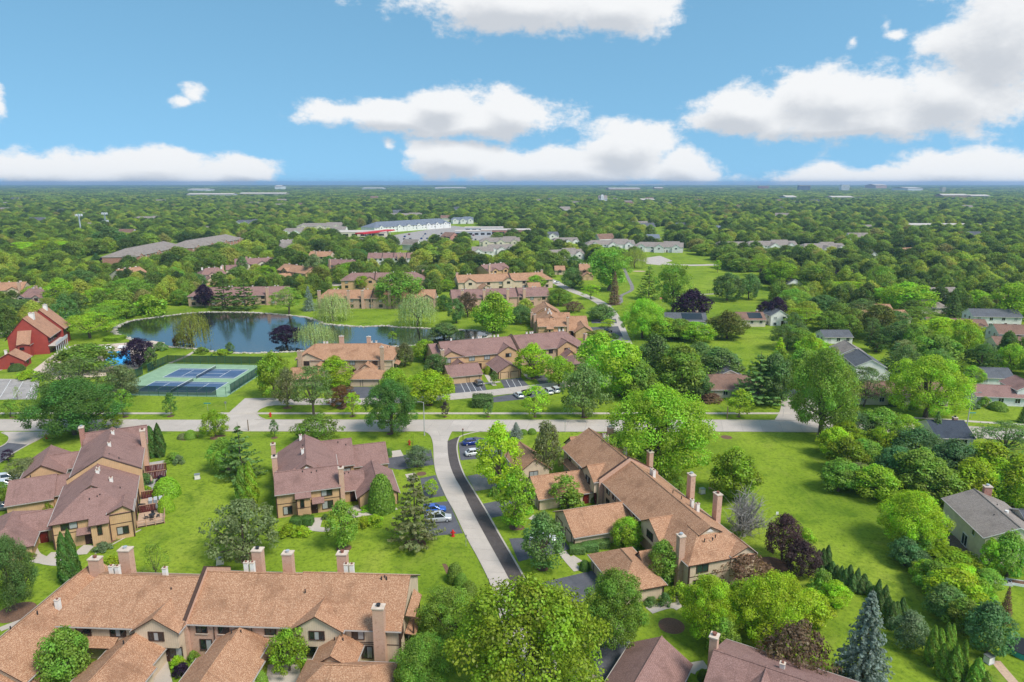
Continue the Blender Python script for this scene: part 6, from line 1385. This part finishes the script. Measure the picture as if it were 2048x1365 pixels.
wood = put('woodland', pts); tag(wood, 'dense suburban tree canopy reaching to the horizon', 'woodland', kind='stuff')
gn = bpy.data.node_groups.new('woodland_scatter', 'GeometryNodeTree'); gn.interface.new_socket('Geometry', in_out='INPUT', socket_type='NodeSocketGeometry'); gn.interface.new_socket('Geometry', in_out='OUTPUT', socket_type='NodeSocketGeometry')
gi, go = gn.nodes.new('NodeGroupInput'), gn.nodes.new('NodeGroupOutput'); ci = gn.nodes.new('GeometryNodeCollectionInfo'); ci.inputs['Collection'].default_value = protos; ci.inputs['Separate Children'].default_value = True; ci.inputs['Reset Children'].default_value = True
ip = gn.nodes.new('GeometryNodeInstanceOnPoints'); ip.inputs['Pick Instance'].default_value = True
def named(nm, ty): q = gn.nodes.new('GeometryNodeInputNamedAttribute'); q.data_type = ty; q.inputs[0].default_value = nm; return q.outputs[0]
gn.links.new(gi.outputs[0], ip.inputs['Points']); gn.links.new(ci.outputs[0], ip.inputs['Instance']); gn.links.new(named('ki', 'INT'), ip.inputs['Instance Index']); gn.links.new(named('sc', 'FLOAT_VECTOR'), ip.inputs['Scale'])
e2r = gn.nodes.new('FunctionNodeEulerToRotation'); gn.links.new(named('ro', 'FLOAT_VECTOR'), e2r.inputs[0]); gn.links.new(e2r.outputs[0], ip.inputs['Rotation']); gn.links.new(ip.outputs[0], go.inputs[0])
md = wood.modifiers.new('scatter', 'NODES'); md.node_group = gn
# far roofs showing between the crowns
FHM = []
for rf, wl in (('shingle_taupe', 'siding_white'), ('shingle_grey', 'siding_white'), ('shingle_brown', 'siding_white'), ('shingle_taupe', 'siding_cream')):
    w_ = MB(); w_.box(-1, 1, -.6, .6, 0, .55); r_ = MB(); r_.slab([(-1.08, -.7, .5), (1.08, -.7, .5), (1.08, 0, .92), (-1.08, 0, .92)], .06); r_.slab([(1.08, .7, .5), (-1.08, .7, .5), (-1.08, 0, .92), (1.08, 0, .92)], .06)
    g2 = MB()
    for s_ in (-1, 1): g2.face([(s_, -.6 * s_, .55), (s_, .6 * s_, .55), (s_, 0, .88)])
    w_.v += [tuple(x) for x in g2.v]; b0 = len(w_.v) - len(g2.v); w_.f += [tuple(b0 + i for i in f) for f in g2.f]; w_.m += g2.m
    FHM.append((w_.mesh('wall', [wl]), r_.mesh('roof', [rf, 'trim_white'])))
for i, (x, y, r) in enumerate(far_houses):
    if any(in_poly(x, y, q) for q in OPEN) or (y < 1300 and (np.hypot(fa[:, 0] - x, fa[:, 1] - y) < fa[:, 2] + r + 6).any()): continue
    w_, r_ = FHM[i % 4]; o = thing('house', 'distant %s house showing through the suburban canopy' % ('white taupe-roofed', 'white grey-roofed', 'white brown-roofed', 'cream taupe-roofed')[i % 4], 'house', (x, y, 0), trng.uniform(-.5, .5), 'distant houses in the canopy'); o.scale = (r * .75, r * .7, r * 1.05); put('wall', w_, o); put('roof', r_, o)

# ================================================================== vehicles
def loft(sections, name, mats, smooth=True, cap=True):
    b = MB(); n = len(sections[0])
    for a, c in zip(sections, sections[1:]):
        for i in range(n - 1): b.face([a[i], a[i + 1], c[i + 1], c[i]])
    if cap: b.face(sections[0][::-1]); b.face(sections[-1])
    me = b.mesh(name, mats); bm = bmesh.new(); bm.from_mesh(me); bmesh.ops.remove_doubles(bm, verts=bm.verts, dist=.002); bmesh.ops.recalc_face_normals(bm, faces=bm.faces); bm.to_mesh(me); bm.free()
    if smooth: me.polygons.foreach_set('use_smooth', [True] * len(me.polygons))
    return me
CARM = {}
def car_meshes(style):
    if style in CARM: return CARM[style]
    # x stations from rear to front: (x, half width, lower z, shoulder z)
    L, W, sh, top = dict(sedan=(4.7, .9, .92, 1.45), suv=(4.7, .95, 1.05, 1.72), pickup=(5.5, .98, 1.12, 1.85))[style]
    st = [(-.5, .80, .42, .78), (-.485, .93, .28, .92), (-.40, .99, .2, .98), (-.2, 1, .18, 1), (.1, 1, .18, 1), (.26, 1, .2, .97), (.40, .97, .22, .86), (.475, .9, .26, .74), (.5, .74, .38, .62)]
    if style != 'sedan': st = [(x, w, l, max(s, .84) if x > 0 else max(s, .95)) for x, w, l, s in st]
    sec = []
    for x, w, lo, s in st:
        w_ = W * w; z1 = sh * s; sec.append([(x * L, -w_ * .93, lo), (x * L, -w_, lo + .18), (x * L, -w_, z1 - .14), (x * L, -w_ * .93, z1 - .02), (x * L, -w_ * .5, z1 + .02), (x * L, w_ * .5, z1 + .02), (x * L, w_ * .93, z1 - .02), (x * L, w_, z1 - .14), (x * L, w_, lo + .18), (x * L, w_ * .93, lo)])
    body = loft(sec, 'body', ['car_white'])
    cab = dict(sedan=[(-.42, 0), (-.27, 1), (.03, 1), (.24, 0)], suv=[(-.485, 0), (-.44, 1), (.08, 1), (.25, 0)], pickup=[(-.10, 0), (-.08, 1), (.12, 1), (.25, 0)])[style]
    gs = []
    for x, t in cab: w_ = W * (.92 - .2 * t); z = sh - .03 + (top - sh - .02) * t; gs.append([(x * L, -W * .92, sh - .04), (x * L, -w_, z), (x * L, w_, z), (x * L, W * .92, sh - .04)])
    glass = loft(gs, 'window_glass', ['glass'], False)
    (xa, _), (xb, _) = cab[1], cab[2]; rf = MB(); w_ = W * .72
    rf.slab([(xa * L - .04, -w_, top), (xb * L + .04, -w_, top), (xb * L + .04, w_, top), (xa * L - .04, w_, top)], .06, 0, 0); roof = rf.mesh('cabin_roof', ['car_white'])
    pl = MB()
    for sx in (-1, 1):
        for (x0, x1) in ((cab[0][0], cab[1][0]), (cab[3][0], cab[2][0]), ((xa + xb) / 2, (xa + xb) / 2)): pl.tube([(x0 * L, sx * W * .915, sh - .02), (x1 * L, sx * W * .73, top - .02)], .045, 4)
    pill = pl.mesh('pillar', ['car_white'])
    wh = MB(); wh.tube([(0, -.11, 0), (0, .11, 0)], .33, 16); ty = wh.mesh('tyre', ['rubber'], False); rm = MB(); rm.tube([(0, -.125, 0), (0, .125, 0)], .2, 12); rim = rm.mesh('rim', ['metal_cap'])
    hl = MB(); hl.box(-.05, .05, -.2, .2, -.08, .08); head = hl.mesh('headlight', ['lamp_clear']); tl = hl.mesh('tail_light', ['lamp_red'])
    CARM[style] = (body, glass, roof, pill, ty, rim, head, tl, L, W, sh); return CARM[style]
def car(style, color, label, px=None, py=None, ang=0, group=None, xy=None):
    body, glass, roof, pill, ty, rim, head, tl, L, W, sh = car_meshes(style)
    p = P(px, py) if xy is None else Vector((*xy, 0)); o = thing('car' if style != 'pickup' else 'pickup_truck', label, 'car' if style != 'pickup' else 'truck', (p.x, p.y, .045), R(ang), group)
    def cl(nm, me):
        q = put(nm, me, o)
        if me.materials and me.materials[0].name == 'car_white': q.material_slots[0].link = 'OBJECT'; q.material_slots[0].material = MAT['car_' + color]
        return q
    b = cl('body', body); put('window_glass', glass, o); cl('cabin_roof', roof); cl('pillar', pill)
    for x in (-.31, .32):
        for y in (-1, 1): w = put('wheel', ty, o, (x * L, y * (W - .1), .33)); put('rim', rim, w)
    for y in (-1, 1): put('headlight', head, o, (L * .47, y * W * .62, sh * .62)); put('tail_light', tl, o, (-L * .475, y * W * .66, sh * .72))
    return o
car('suv', 'silver', 'silver hatchback parked on the drive beside the red hydrant', 878, 1042, 8); car('sedan', 'sky_blue', 'bright blue car behind the silver hatchback', 868, 1024, 10); car('sedan', 'blue', 'dark blue car parked by the lantern at the drive mouth', 944, 889, 18); car('sedan', 'white', 'white car beside the dark blue car', 950, 910, 16)
car('suv', 'white', 'white car under the young tree before the beige garages', 1086, 1082, -12); car('suv', 'grey', 'dark grey car parked before the wide garage doors', 957, 770, 106); car('sedan', 'grey', 'grey car behind the clipped street hedge', 967, 799, 98); car('sedan', 'white', 'white sedan at the end of the street parking strip', 1037, 794, 112); car('sedan', 'black', 'black car beside the white sedan on the parking strip', 1053, 789, 112); car('suv', 'white', 'white utility car in the street parking strip', 1096, 787, 110); car('suv', 'white', 'white car partly under the grey-green verge tree', 1110, 784, 110)
car('pickup', 'black', 'black pickup truck by the park lane', 1211, 665, 4); car('sedan', 'grey', 'grey car half hidden at the bend of the park lane', 1232, 688, 10); car('suv', 'white', 'white car in the small cul-de-sac', 326, 584, 5); car('sedan', 'red', 'dark red car on the eastern driveway', 1996, 703, -6); car('suv', 'white', 'white car under the olive tree beside the garages', 14, 962, 25); car('sedan', 'white', 'second white car below the olive tree', 10, 974, 25); car('sedan', 'grey', 'dark car by the garage corner at the side drive', 6, 1020, 25); car('sedan', 'black', 'black car at the cream townhouse garage', 468, 547, 15); car('suv', 'grey', 'grey car beside the black one at the cream townhouse', 503, 551, 8); car('sedan', 'silver', 'silver car in the lane parking north of the pond', 545, 561, 5); car('sedan', 'white', 'white car before the white-walled row', 772, 541, 10); car('suv', 'white', 'white car beside the tree at the end of the stone-fronted row', 872, 597, 80); car('sedan', 'champagne', 'tan car at the courtyard below the arching locust', 1162, 1376, 30); car('sedan', 'white', 'white car on the lane by the orange row end', 1115, 567, 60)
lot = random.Random(4)
for r_ in range(4):
    for k in range(11):
        if lot.random() < .32: continue
        x, y = 800 + k * 17 + r_ * 6 + lot.uniform(-3, 3), 484 - r_ * 4.6 - k * .35; sty, clr = lot.choice(['sedan', 'suv']), lot.choice(['white', 'silver', 'grey', 'black', 'red', 'blue', 'white']); car(sty, clr, '%s %s parked in the far shopping lot' % (clr, 'sedan' if sty == 'sedan' else 'estate car'), x, y, lot.choice([85, 265]) + lot.uniform(-4, 4), 'cars in the shopping lot')

# ================================================================== street furniture
def lamp_post(label, px, py, top, arm=1.4, mat='steel_pole', dirx=-1):
    p = P(px, py); h = height_at(px, top, p.y); o = thing('lamp_post', label, 'lamp post', p)
    m = MB(); m.tube([(0, 0, 0), (0, 0, h)], [.14, .08], 8); m.obj('pole', [mat], o); m = MB(); m.tube([(0, 0, h - .1), (dirx * arm * .5, 0, h + .12), (dirx * arm, 0, h + .12)], .05, 6); a = m.obj('arm', [mat], o); m = MB(); m.box(dirx * arm - .35, dirx * arm + .35, -.16, .16, h + .02, h + .2); m.obj('lamp_head', ['metal_grey'], a); m = MB(); m.tube([(0, 0, 0), (0, 0, .5)], [.22, .16], 8); m.obj('base', ['stone_grey'], o)
lamp_post('tall grey lamp post at the drive mouth on the main road', 849, 871, 805); lamp_post('tall lamp post on the eastern verge', 1934, 851, 786, dirx=1, arm=2.0); lamp_post('lamp post at the tree belt north of the estate', 876, 520, 494, 1.0)
def lantern(label, px, py, top):
    p = P(px, py); h = height_at(px, top, p.y); o = thing('lantern_post', label, 'lantern', p); m = MB(); m.tube([(0, 0, 0), (0, 0, h - .5)], .07, 8); m.obj('pole', ['metal_dark'], o); m = MB(); m.tube([(0, 0, h - .5), (0, 0, h - .1)], [.14, .24], 8); l = m.obj('lantern', ['glass_curtain'], o); m = MB(); m.tube([(0, 0, h - .1), (0, 0, h + .08)], [.3, .06], 8); m.obj('lantern_cap', ['flue'], l)
lantern('black lantern post at the mouth of the curved drive', 926, 880, 858); lantern('lantern post beside the park lane', 1338, 552, 528)
hy = MB(); hy.tube([(0, 0, 0), (0, 0, .62)], [.16, .14], 10); hy.tube([(0, 0, .62), (0, 0, .78), (0, 0, .86)], [.17, .12, .04], 10)
hyb = hy.mesh('barrel', ['hydrant_red'], False); hc = MB(); hc.tube([(-.3, 0, .48), (.3, 0, .48)], .08, 8); hc.tube([(0, -.26, .48), (0, 0, .48)], .1, 8); hcm = hc.mesh('outlet', ['hydrant_red']); hb = MB(); hb.tube([(0, 0, 0), (0, 0, .07)], .23, 10); hbm = hb.mesh('flange', ['hydrant_red'])
for lb, x, y in (('red hydrant on the lawn by the silver hatchback', 906, 1073), ('red hydrant on the upper street verge', 541, 834), ('red hydrant beside the side drive under the great dark tree', 93, 878), ('red hydrant by the young tree on the corner lawn', 819, 890)): o = thing('fire_hydrant', lb, 'hydrant', P(x, y)); o.scale = (1.5, 1.5, 1.5); put('barrel', hyb, o); put('outlet', hcm, o); put('flange', hbm, o)
def sign(label, px, py, top, w, h, mat, shape='box'):
    p = P(px, py); H = height_at(px, top, p.y); o = thing('street_sign', label, 'sign', p); m = MB(); m.tube([(0, .04, 0), (0, .04, H)], .035, 6); m.obj('post', ['steel_pole'], o); m = MB()
    if shape == 'box': m.box(-w / 2, w / 2, -.02, 0, H - h, H)
    else: m.prism([(w / 2 * math.cos(math.pi / 8 + i * math.pi / 4), w / 2 * math.sin(math.pi / 8 + i * math.pi / 4)) for i in range(8)], -.02, .02)
    q = m.obj('sign_plate', [mat], o)
    if shape != 'box': q.rotation_euler = (math.pi / 2, 0, 0); q.location = (0, -.01, H - w / 2)
sign('green street-name sign by the tennis court', 416, 822, 806, 1.9, .3, 'turquoise'); sign('grey back of an octagonal sign at the street mouth', 452, 820, 803, .75, .75, 'metal_grey', 'oct'); sign('green street-name sign on the eastern lamp verge', 1943, 838, 825, 1.9, .28, 'turquoise'); sign('small sign post on the grass of the junction', 1566, 834, 815, .3, .4, 'trim_white'); sign('narrow white marker post at the head of the grass strip', 1554, 1033, 1024, .45, .6, 'plastic_white'); sign('slim sign by the lawn end of the curved drive', 932, 1093, 1070, .3, .45, 'metal_grey')
def pole(label, px, py, top, arms=1, mat='wood_pole', r=.15):
    p = P(px, py); h = height_at(px, top, p.y); o = thing('utility_pole', label, 'pole', p); m = MB(); m.tube([(0, 0, 0), (0, 0, h)], [r, r * .7], 7); m.obj('pole', [mat], o); m = MB()
    for i in range(arms): m.box(-1.2, 1.2, -.08, .08, h - .5 - i * 1.1, h - .35 - i * 1.1)
    if arms: m.obj('cross_arm', [mat], o)
    return p, h
pole('brown post beside the junction tree', 497, 862, 840, 0); pole('slim post across the main road from the diagonal row', 1130, 865, 843, 0, 'steel_pole', .08); pole('timber post on the verge by the young bright tree', 1454, 838, 813, 0)
pl_ = [pole('utility pole carrying wires below the %s' % n_, *q) for n_, *q in (('first brick office wing', 432, 512, 490), ('second brick office wing', 490, 517, 498))]; pole('utility pole behind the second brick office wing', 470, 476, 461, 1); pole('utility pole by the northern road with wires', 1056, 476, 461, 2); pole('utility pole among the northern trees', 1252, 478, 462, 2); pole('utility pole by the tan-roofed house', 1779, 488, 477, 2); pole('utility pole on the west shop road', 559, 471, 460, 1)
for k in range(3):
    a, b = Vector((pl_[0][0].x + k - 1, pl_[0][0].y, pl_[0][1] - .3)), Vector((pl_[1][0].x + k - 1, pl_[1][0].y, pl_[1][1] - .3)); w = MB(); w.tube([tuple(a.lerp(b, t / 8) - Vector((0, 0, 2.2 * (1 - (t / 4 - 1) ** 2)))) for t in range(9)], .05, 4)
    tag(w.obj('power_line', ['metal_dark']), 'sagging power line strung between two utility poles below the brick office', 'wire', 'power lines')
def mast(label, px, py, top, lattice=False):
    p = P(px, py); h = height_at(px, top, p.y); o = thing('cell_tower', label, 'tower', p); m = MB()
    if not lattice: m.tube([(0, 0, 0), (0, 0, h)], [1.1, .6], 10)
    else:
        for a in range(3): m.tube([(1.6 * math.cos(a * 2.09), 1.6 * math.sin(a * 2.09), 0), (.7 * math.cos(a * 2.09), .7 * math.sin(a * 2.09), h)], .22, 5)
        for i in range(12):
            for a in range(3): r0, r1 = 1.6 - .9 * i / 12, 1.6 - .9 * (i + 1) / 12; m.tube([(r0 * math.cos(a * 2.09), r0 * math.sin(a * 2.09), h * i / 12), (r1 * math.cos(a * 2.09 + 2.09), r1 * math.sin(a * 2.09 + 2.09), h * (i + 1) / 12)], .1, 4)
    m.obj('mast', ['metal_cap'], o)
    for lv in ((h - 1.5,) if not lattice else (h - 1, h - 11)):
        m = MB(); m.tube([(math.cos(i * .785) * 3.4, math.sin(i * .785) * 3.4, lv - .8) for i in range(9)], .12, 4); pf = m.obj('platform', ['metal_grey'], o)
        m = MB(); m.box(-.35, .35, -.15, .15, -1.3, 1.3); am = m.mesh('antenna', ['plastic_white'])
        for i in range(9): q = put('antenna', am, pf, (math.cos(i * .698) * 3.5, math.sin(i * .698) * 3.5, lv), i * .698 + 1.57)
mast('smooth grey mast with antenna ring above the western woods', 164, 478, 428); mast('lattice mast with two antenna rings behind the smooth one', 213, 459, 426, True)
for lb, x, y in (('pale utility cabinet alone on the lawn', 395, 958), ('utility cabinet on the lawn behind the orange row', 440, 1128), ('green utility box at the end of the boundary hedge', 1977, 1325), ('utility cabinet under the big arching tree', 1404, 987)):
    o = thing('utility_cabinet', lb, 'utility box', P(x, y), R(20)); m = MB(); m.box(-.5, .5, -.4, .4, .08, 1.0); m.obj('cabinet', ['vent_white'], o); m = MB(); m.box(-.56, .56, -.46, .46, 1.0, 1.09); m.obj('lid', ['metal_grey'], o); m = MB(); m.box(-.6, .6, -.5, .5, 0, .08); m.obj('plinth', ['stone_grey'], o)
# loungers by the pool
lg = MB(); lg.box(-.32, .32, -.9, .45, .28, .36); lgs = lg.mesh('seat', ['plastic_white']); lg = MB(); lg.slab([(-.32, .45, .36), (.32, .45, .36), (.32, 1.0, .85), (-.32, 1.0, .85)], .07, 0, 0); lgb = lg.mesh('backrest', ['plastic_white']); lg = MB(); lg.box(-.04, .04, -.04, .04, 0, .28); lgl = lg.mesh('leg', ['plastic_white'])
for i, (x, y) in enumerate(((210, 698), (214, 698), (218, 698), (222, 697.5), (238, 697), (242, 697), (246, 697), (250, 696.5), (272, 697), (279, 699))):
    o = thing('sun_lounger', 'white sun lounger lined up on the far edge of the pool', 'lounger', P(x, y), R(10), 'poolside loungers'); put('seat', lgs, o); put('backrest', lgb, o)
    for q in ((-.28, -.8), (.28, -.8), (-.28, .4), (.28, .4)): put('leg', lgl, o, (*q, 0))
# chairs under the clubhouse balcony
cm_ = MB(); cm_.box(-.25, .25, -.25, .25, .4, .45); cs = cm_.mesh('seat', ['plastic_white']); cm_ = MB(); cm_.box(-.25, .25, .21, .25, .45, .95); cbk = cm_.mesh('backrest', ['plastic_white']); cm_ = MB(); cm_.box(-.025, .025, -.025, .025, 0, .4); clg = cm_.mesh('leg', ['plastic_white'])
def chair(label, xy, rz, z=.03, group='garden chairs', mat=None):
    o = thing('garden_chair', label, 'chair', (*xy, z), rz, group)
    for nm, me, q in (('seat', cs, (0, 0, 0)), ('backrest', cbk, (0, 0, 0)), *(('leg', clg, (x, y, 0)) for x in (-.22, .22) for y in (-.22, .22))):
        k = put(nm, me, o, q)
        if mat: k.material_slots[0].link = 'OBJECT'; k.material_slots[0].material = MAT[mat]
for i in range(8): chair('white chair on the terrace under the clubhouse balcony', H_.world(3.6 + (i % 2) * 1.2, 1 + i * .9), i * 1.3, .03, 'clubhouse terrace chairs')
def table(label, xy, z, mat='metal_dark', r=.6):
    o = thing('garden_table', label, 'table', (*xy, z)); m = MB(); m.tube([(0, 0, .7), (0, 0, .75)], r, 14); m.obj('table_top', [mat], o); m = MB(); m.tube([(0, 0, .02), (0, 0, .7)], .05, 6); m.tube([(0, 0, 0), (0, 0, .03)], .3, 8); m.obj('pedestal', [mat], o)
tx, ty_ = B.world(15.2, 5.6); table('black round table on the railed deck', (tx, ty_), .35)
for i in range(4): chair('black chair at the round deck table', (tx + math.cos(i * 1.57 + .4) * 1.0, ty_ + math.sin(i * 1.57 + .4) * 1.0), i * 1.57 + .4 - 1.57, .35, 'deck chairs', 'metal_dark')
def grill(label, xy, z):
    o = thing('covered_grill', label, 'grill', (*xy, z)); m = MB(); m.box(-.6, .6, -.32, .32, 0, .85); m.obj('cart', ['tarp_black'], o); m = MB(); m.tube([(-.6, 0, .9), (.6, 0, .9)], .33, 12); m.obj('hood', ['tarp_black'], o)
grill('black covered grill on the railed deck corner', B.world(16.6, 8.0), .35); grill('black covered grill on the small deck', B.world(13.3, 10.2), .35)
def umbrella(label, xy, z, mat):
    o = thing('closed_umbrella', label, 'umbrella', (*xy, z)); m = MB(); m.tube([(0, 0, 0), (0, 0, 2.5)], .03, 6); m.obj('pole', ['metal_grey'], o); m = MB(); m.tube([(0, 0, 1.1), (0, 0, 1.5), (0, 0, 2.45)], [.2, .24, .03], 9); m.obj('canopy', [mat], o)
umbrella('grey closed umbrella on the railed deck', B.world(16.0, 7.2), .35, 'metal_grey'); umbrella('tan closed umbrella on the second patio', B.world(14.5, 22.0), .03, 'wood_light')
for i in range(3):
    o = thing('patio_lounger', 'grey lounger on the small deck between red fences', 'lounger', (*B.world(14.6 + .9 * i, 12.4), .35), R(25), 'deck loungers'); ks = [put('seat', lgs, o), put('backrest', lgb, o)]
    for q in ((-.28, -.8), (.28, -.8), (-.28, .4), (.28, .4)): ks.append(put('leg', lgl, o, (*q, 0)))
    for k in ks: k.material_slots[0].link = 'OBJECT'; k.material_slots[0].material = MAT['metal_grey']
# garden of the white house: raised beds, trampoline, lattice gate path
for i, (x, y) in enumerate(((2004, 1166), (2032, 1168))):
    o = thing('raised_bed', 'white-framed raised vegetable bed on the back lawn of the white house', 'planter', P(x, y), R(-20), 'raised beds'); m = MB(); m.box(-1.2, 1.2, -.6, .6, 0, .3); m.obj('soil', ['mulch'], o)
    for nm, q in (('board', (-1.26, 1.26, -.68, -.601)), ('board', (-1.26, 1.26, .601, .68)), ('board', (-1.27, -1.201, -.6, .6)), ('board', (1.201, 1.27, -.6, .6))): m = MB(); m.box(*q, 0, .42); m.obj(nm, ['trim_white'], o)
p = P(2050, 1306); o = thing('trampoline', 'black trampoline with green skirt behind the boundary hedge', 'trampoline', p); m = MB(); m.prism(ellipse(0, 0, 2.1, 2.1), .8, .86); m.obj('mat', ['tarp_black'], o); m = MB(); q_ = [(2.2 * math.cos(i * .224), 2.2 * math.sin(i * .224)) for i in range(29)]
for a, b in zip(q_, q_[1:]): m.face([(*a, .1), (*b, .1), (*b, .85), (*a, .85)])
m.obj('skirt', ['turquoise'], o)
path_strip('path', PL([(1990, 1322), (2012, 1348), (2040, 1380)]), 1.3, .03, 'wood_light', 8); path_strip('path', PL([(1926, 1346), (1920, 1365), (1914, 1390)]), 1.0, .03, 'sidewalk', 6)
dk = thing('timber_deck', 'brown ground deck at the patio door of the white house', 'deck', (*wh.world(-4.2, 3.2), 0), R(-8)); m = MB(); m.box(0, .28, 0, 6, 0, .12); me = m.mesh('plank', ['bark'])
for i in range(14): put('plank', me, dk, (i * .3, 0, 0))
pole('timber fence post of the park edge', 1441, 588, 582, 0)
fp = thing('park_fence', 'short dark railing on the park lawn by the paired trees', 'fence', P(1414, 587.5)); m = MB(); m.box(-.06, .06, -.06, .06, 0, 2.2); me = m.mesh('post', ['metal_dark'])
for i in range(7): put('post', me, fp, (i * 1.4, 0, 0))
m = MB(); m.box(0, 8.4, -.04, .04, 1.9, 2.0); m.obj('rail', ['metal_dark'], fp)
o = thing('bench', 'small timber bench under the big arching tree', 'bench', P(1424, 982), R(-60))
for nm, q in (('seat', (-.9, .9, -.22, .22, .42, .48)), ('leg', (-.75, -.65, -.2, .2, 0, .42)), ('leg', (.65, .75, -.2, .2, 0, .42))): m = MB(); m.box(*q); m.obj(nm, ['wood_light'], o)

# ================================================================== skyline
def tower(label, px, base, top, wpx, mat, name='tower_block', cat='building', d=30):
    p = P(px, base); h = height_at(px, top, p.y); w = wpx * depth(p) / FPX; o = thing(name, label, cat, p); m = MB(); m.box(-w / 2, w / 2, 0, d, 0, h * .94); m.obj('wall', [mat], o); m = MB(); m.box(-w / 2 - 1, w / 2 + 1, -1, d + 1, h * .94, h); m.obj('roof', ['roof_flat'], o)
    m = MB(); m.box(-w * .46, w * .46, -.3, 0, 0, h * .035); me = m.mesh('window_band', ['glass'])
    for i in range(6): put('window_band', me, o, (0, 0, h * (.12 + .13 * i)))
tower('white slab tower on the horizon', 1690, 385, 370, 16, 'trim_white'); tower('dark blue glass block on the horizon', 1609, 384, 371, 23, 'shingle_slate'); tower('pale narrow tower on the eastern horizon', 1887, 388, 375, 6, 'siding_cream'); tower('reddish slab on the horizon', 1527, 381, 372, 20, 'brick_red')
for lb, x, y, wpx, dp, h, mt in (('white stadium roof in the eastern woods', 1582, 404, 20, 60, 16, 'trim_white'), ('long tan flat building in the eastern woods', 1685, 403, 42, 60, 14, 'siding_cream'), ('pink-walled sheds on the far plain', 1250, 384, 62, 200, 22, 'brick_pink'), ('red roof hall on the far plain', 1318, 382, 16, 100, 22, 'brick_pink'), ('white sheds below the horizon', 1290, 372.5, 80, 300, 30, 'trim_white'), ('white industrial roofs below the horizon', 1830, 385, 30, 200, 26, 'trim_white'), ('brick apartment blocks in the far east', 1910, 401, 50, 50, 18, 'brick_pink'), ('pale apartment row in the far east', 1960, 401, 36, 50, 16, 'siding_cream'), ('white row of far apartments in the west', 420, 397, 90, 60, 16, 'siding_white'), ('cream row of far apartments in the west', 525, 395, 90, 60, 16, 'siding_cream'), ('long pale shed on the western plain', 395, 386, 38, 120, 20, 'trim_white'), ('white peaked hall on the western plain', 556, 382, 12, 120, 34, 'trim_white'), ('pale shed in the middle plain', 745, 382, 40, 150, 20, 'trim_white'), ('low tan hall in the woods beyond the church', 1295, 408, 26, 50, 12, 'siding_cream'), ('terracotta domes on the eastern horizon', 1762, 380, 22, 200, 40, 'brick_pink'), ('white sheds on the middle horizon', 900, 381, 60, 150, 20, 'siding_white')):
    p = P(x, y); w = wpx * depth(p) / FPX; o = thing('far_hall', lb, 'building', p); m = MB(); m.box(-w / 2, w / 2, 0, dp, 0, h); m.obj('wall', [mt], o); m = MB(); m.slab([(-w / 2 - 2, -2, h), (w / 2 + 2, -2, h), (w / 2 + 2, dp / 2, h * 1.25), (-w / 2 - 2, dp / 2, h * 1.25)], 1, 0, 0); m.slab([(w / 2 + 2, dp + 2, h), (-w / 2 - 2, dp + 2, h), (-w / 2 - 2, dp / 2, h * 1.25), (w / 2 + 2, dp / 2, h * 1.25)], 1, 0, 0); m.obj('roof', ['roof_flat'], o)
# white church tower in the canopy
p = P(1206, 410); h = height_at(1206, 388, p.y); w = 16 * depth(p) / FPX; o = thing('church', 'white church with stepped tower above the middle canopy', 'church', p); m = MB(); m.box(-w / 2, w / 2, 0, w, 0, h * .55); m.obj('nave', ['siding_white'], o); m = MB(); m.slab([(-w / 2 - 1, -1, h * .55), (w / 2 + 1, -1, h * .55), (w / 2 + 1, w / 2, h * .85), (-w / 2 - 1, w / 2, h * .85)], 1); m.slab([(w / 2 + 1, w + 1, h * .55), (-w / 2 - 1, w + 1, h * .55), (-w / 2 - 1, w / 2, h * .85), (w / 2 + 1, w / 2, h * .85)], 1); m.obj('roof', ['shingle_taupe', 'trim_white'], o)
m = MB(); m.box(-w * .3, w * .1, -2, w * .35, 0, h * .82); m.box(-w * .22, w * .02, 1, w * .27, h * .82, h * .93); m.obj('tower', ['siding_white'], o); m = MB(); m.prism([(-w * .22, 1), (w * .02, 1), (w * .02, w * .27), (-w * .22, w * .27)], h * .93, h); m.obj('cap', ['shingle_grey'], o)

# ================================================================== haze
hz = MB(); hz.box(-15200, 15200, -320, 17600, -1, 84); ho = hz.obj('haze', []); tag(ho, kind='stuff')
hm = bpy.data.materials.new('haze'); hm.use_nodes = True; t = hm.node_tree; t.nodes.clear(); ou = t.nodes.new('ShaderNodeOutputMaterial'); pv = t.nodes.new('ShaderNodeVolumePrincipled'); pv.inputs['Color'].default_value = (.47, .70, 1.0, 1); pv.inputs['Density'].default_value = .0001; pv.inputs['Anisotropy'].default_value = .2; t.links.new(pv.outputs[0], ou.inputs['Volume']); ho.data.materials.append(hm)
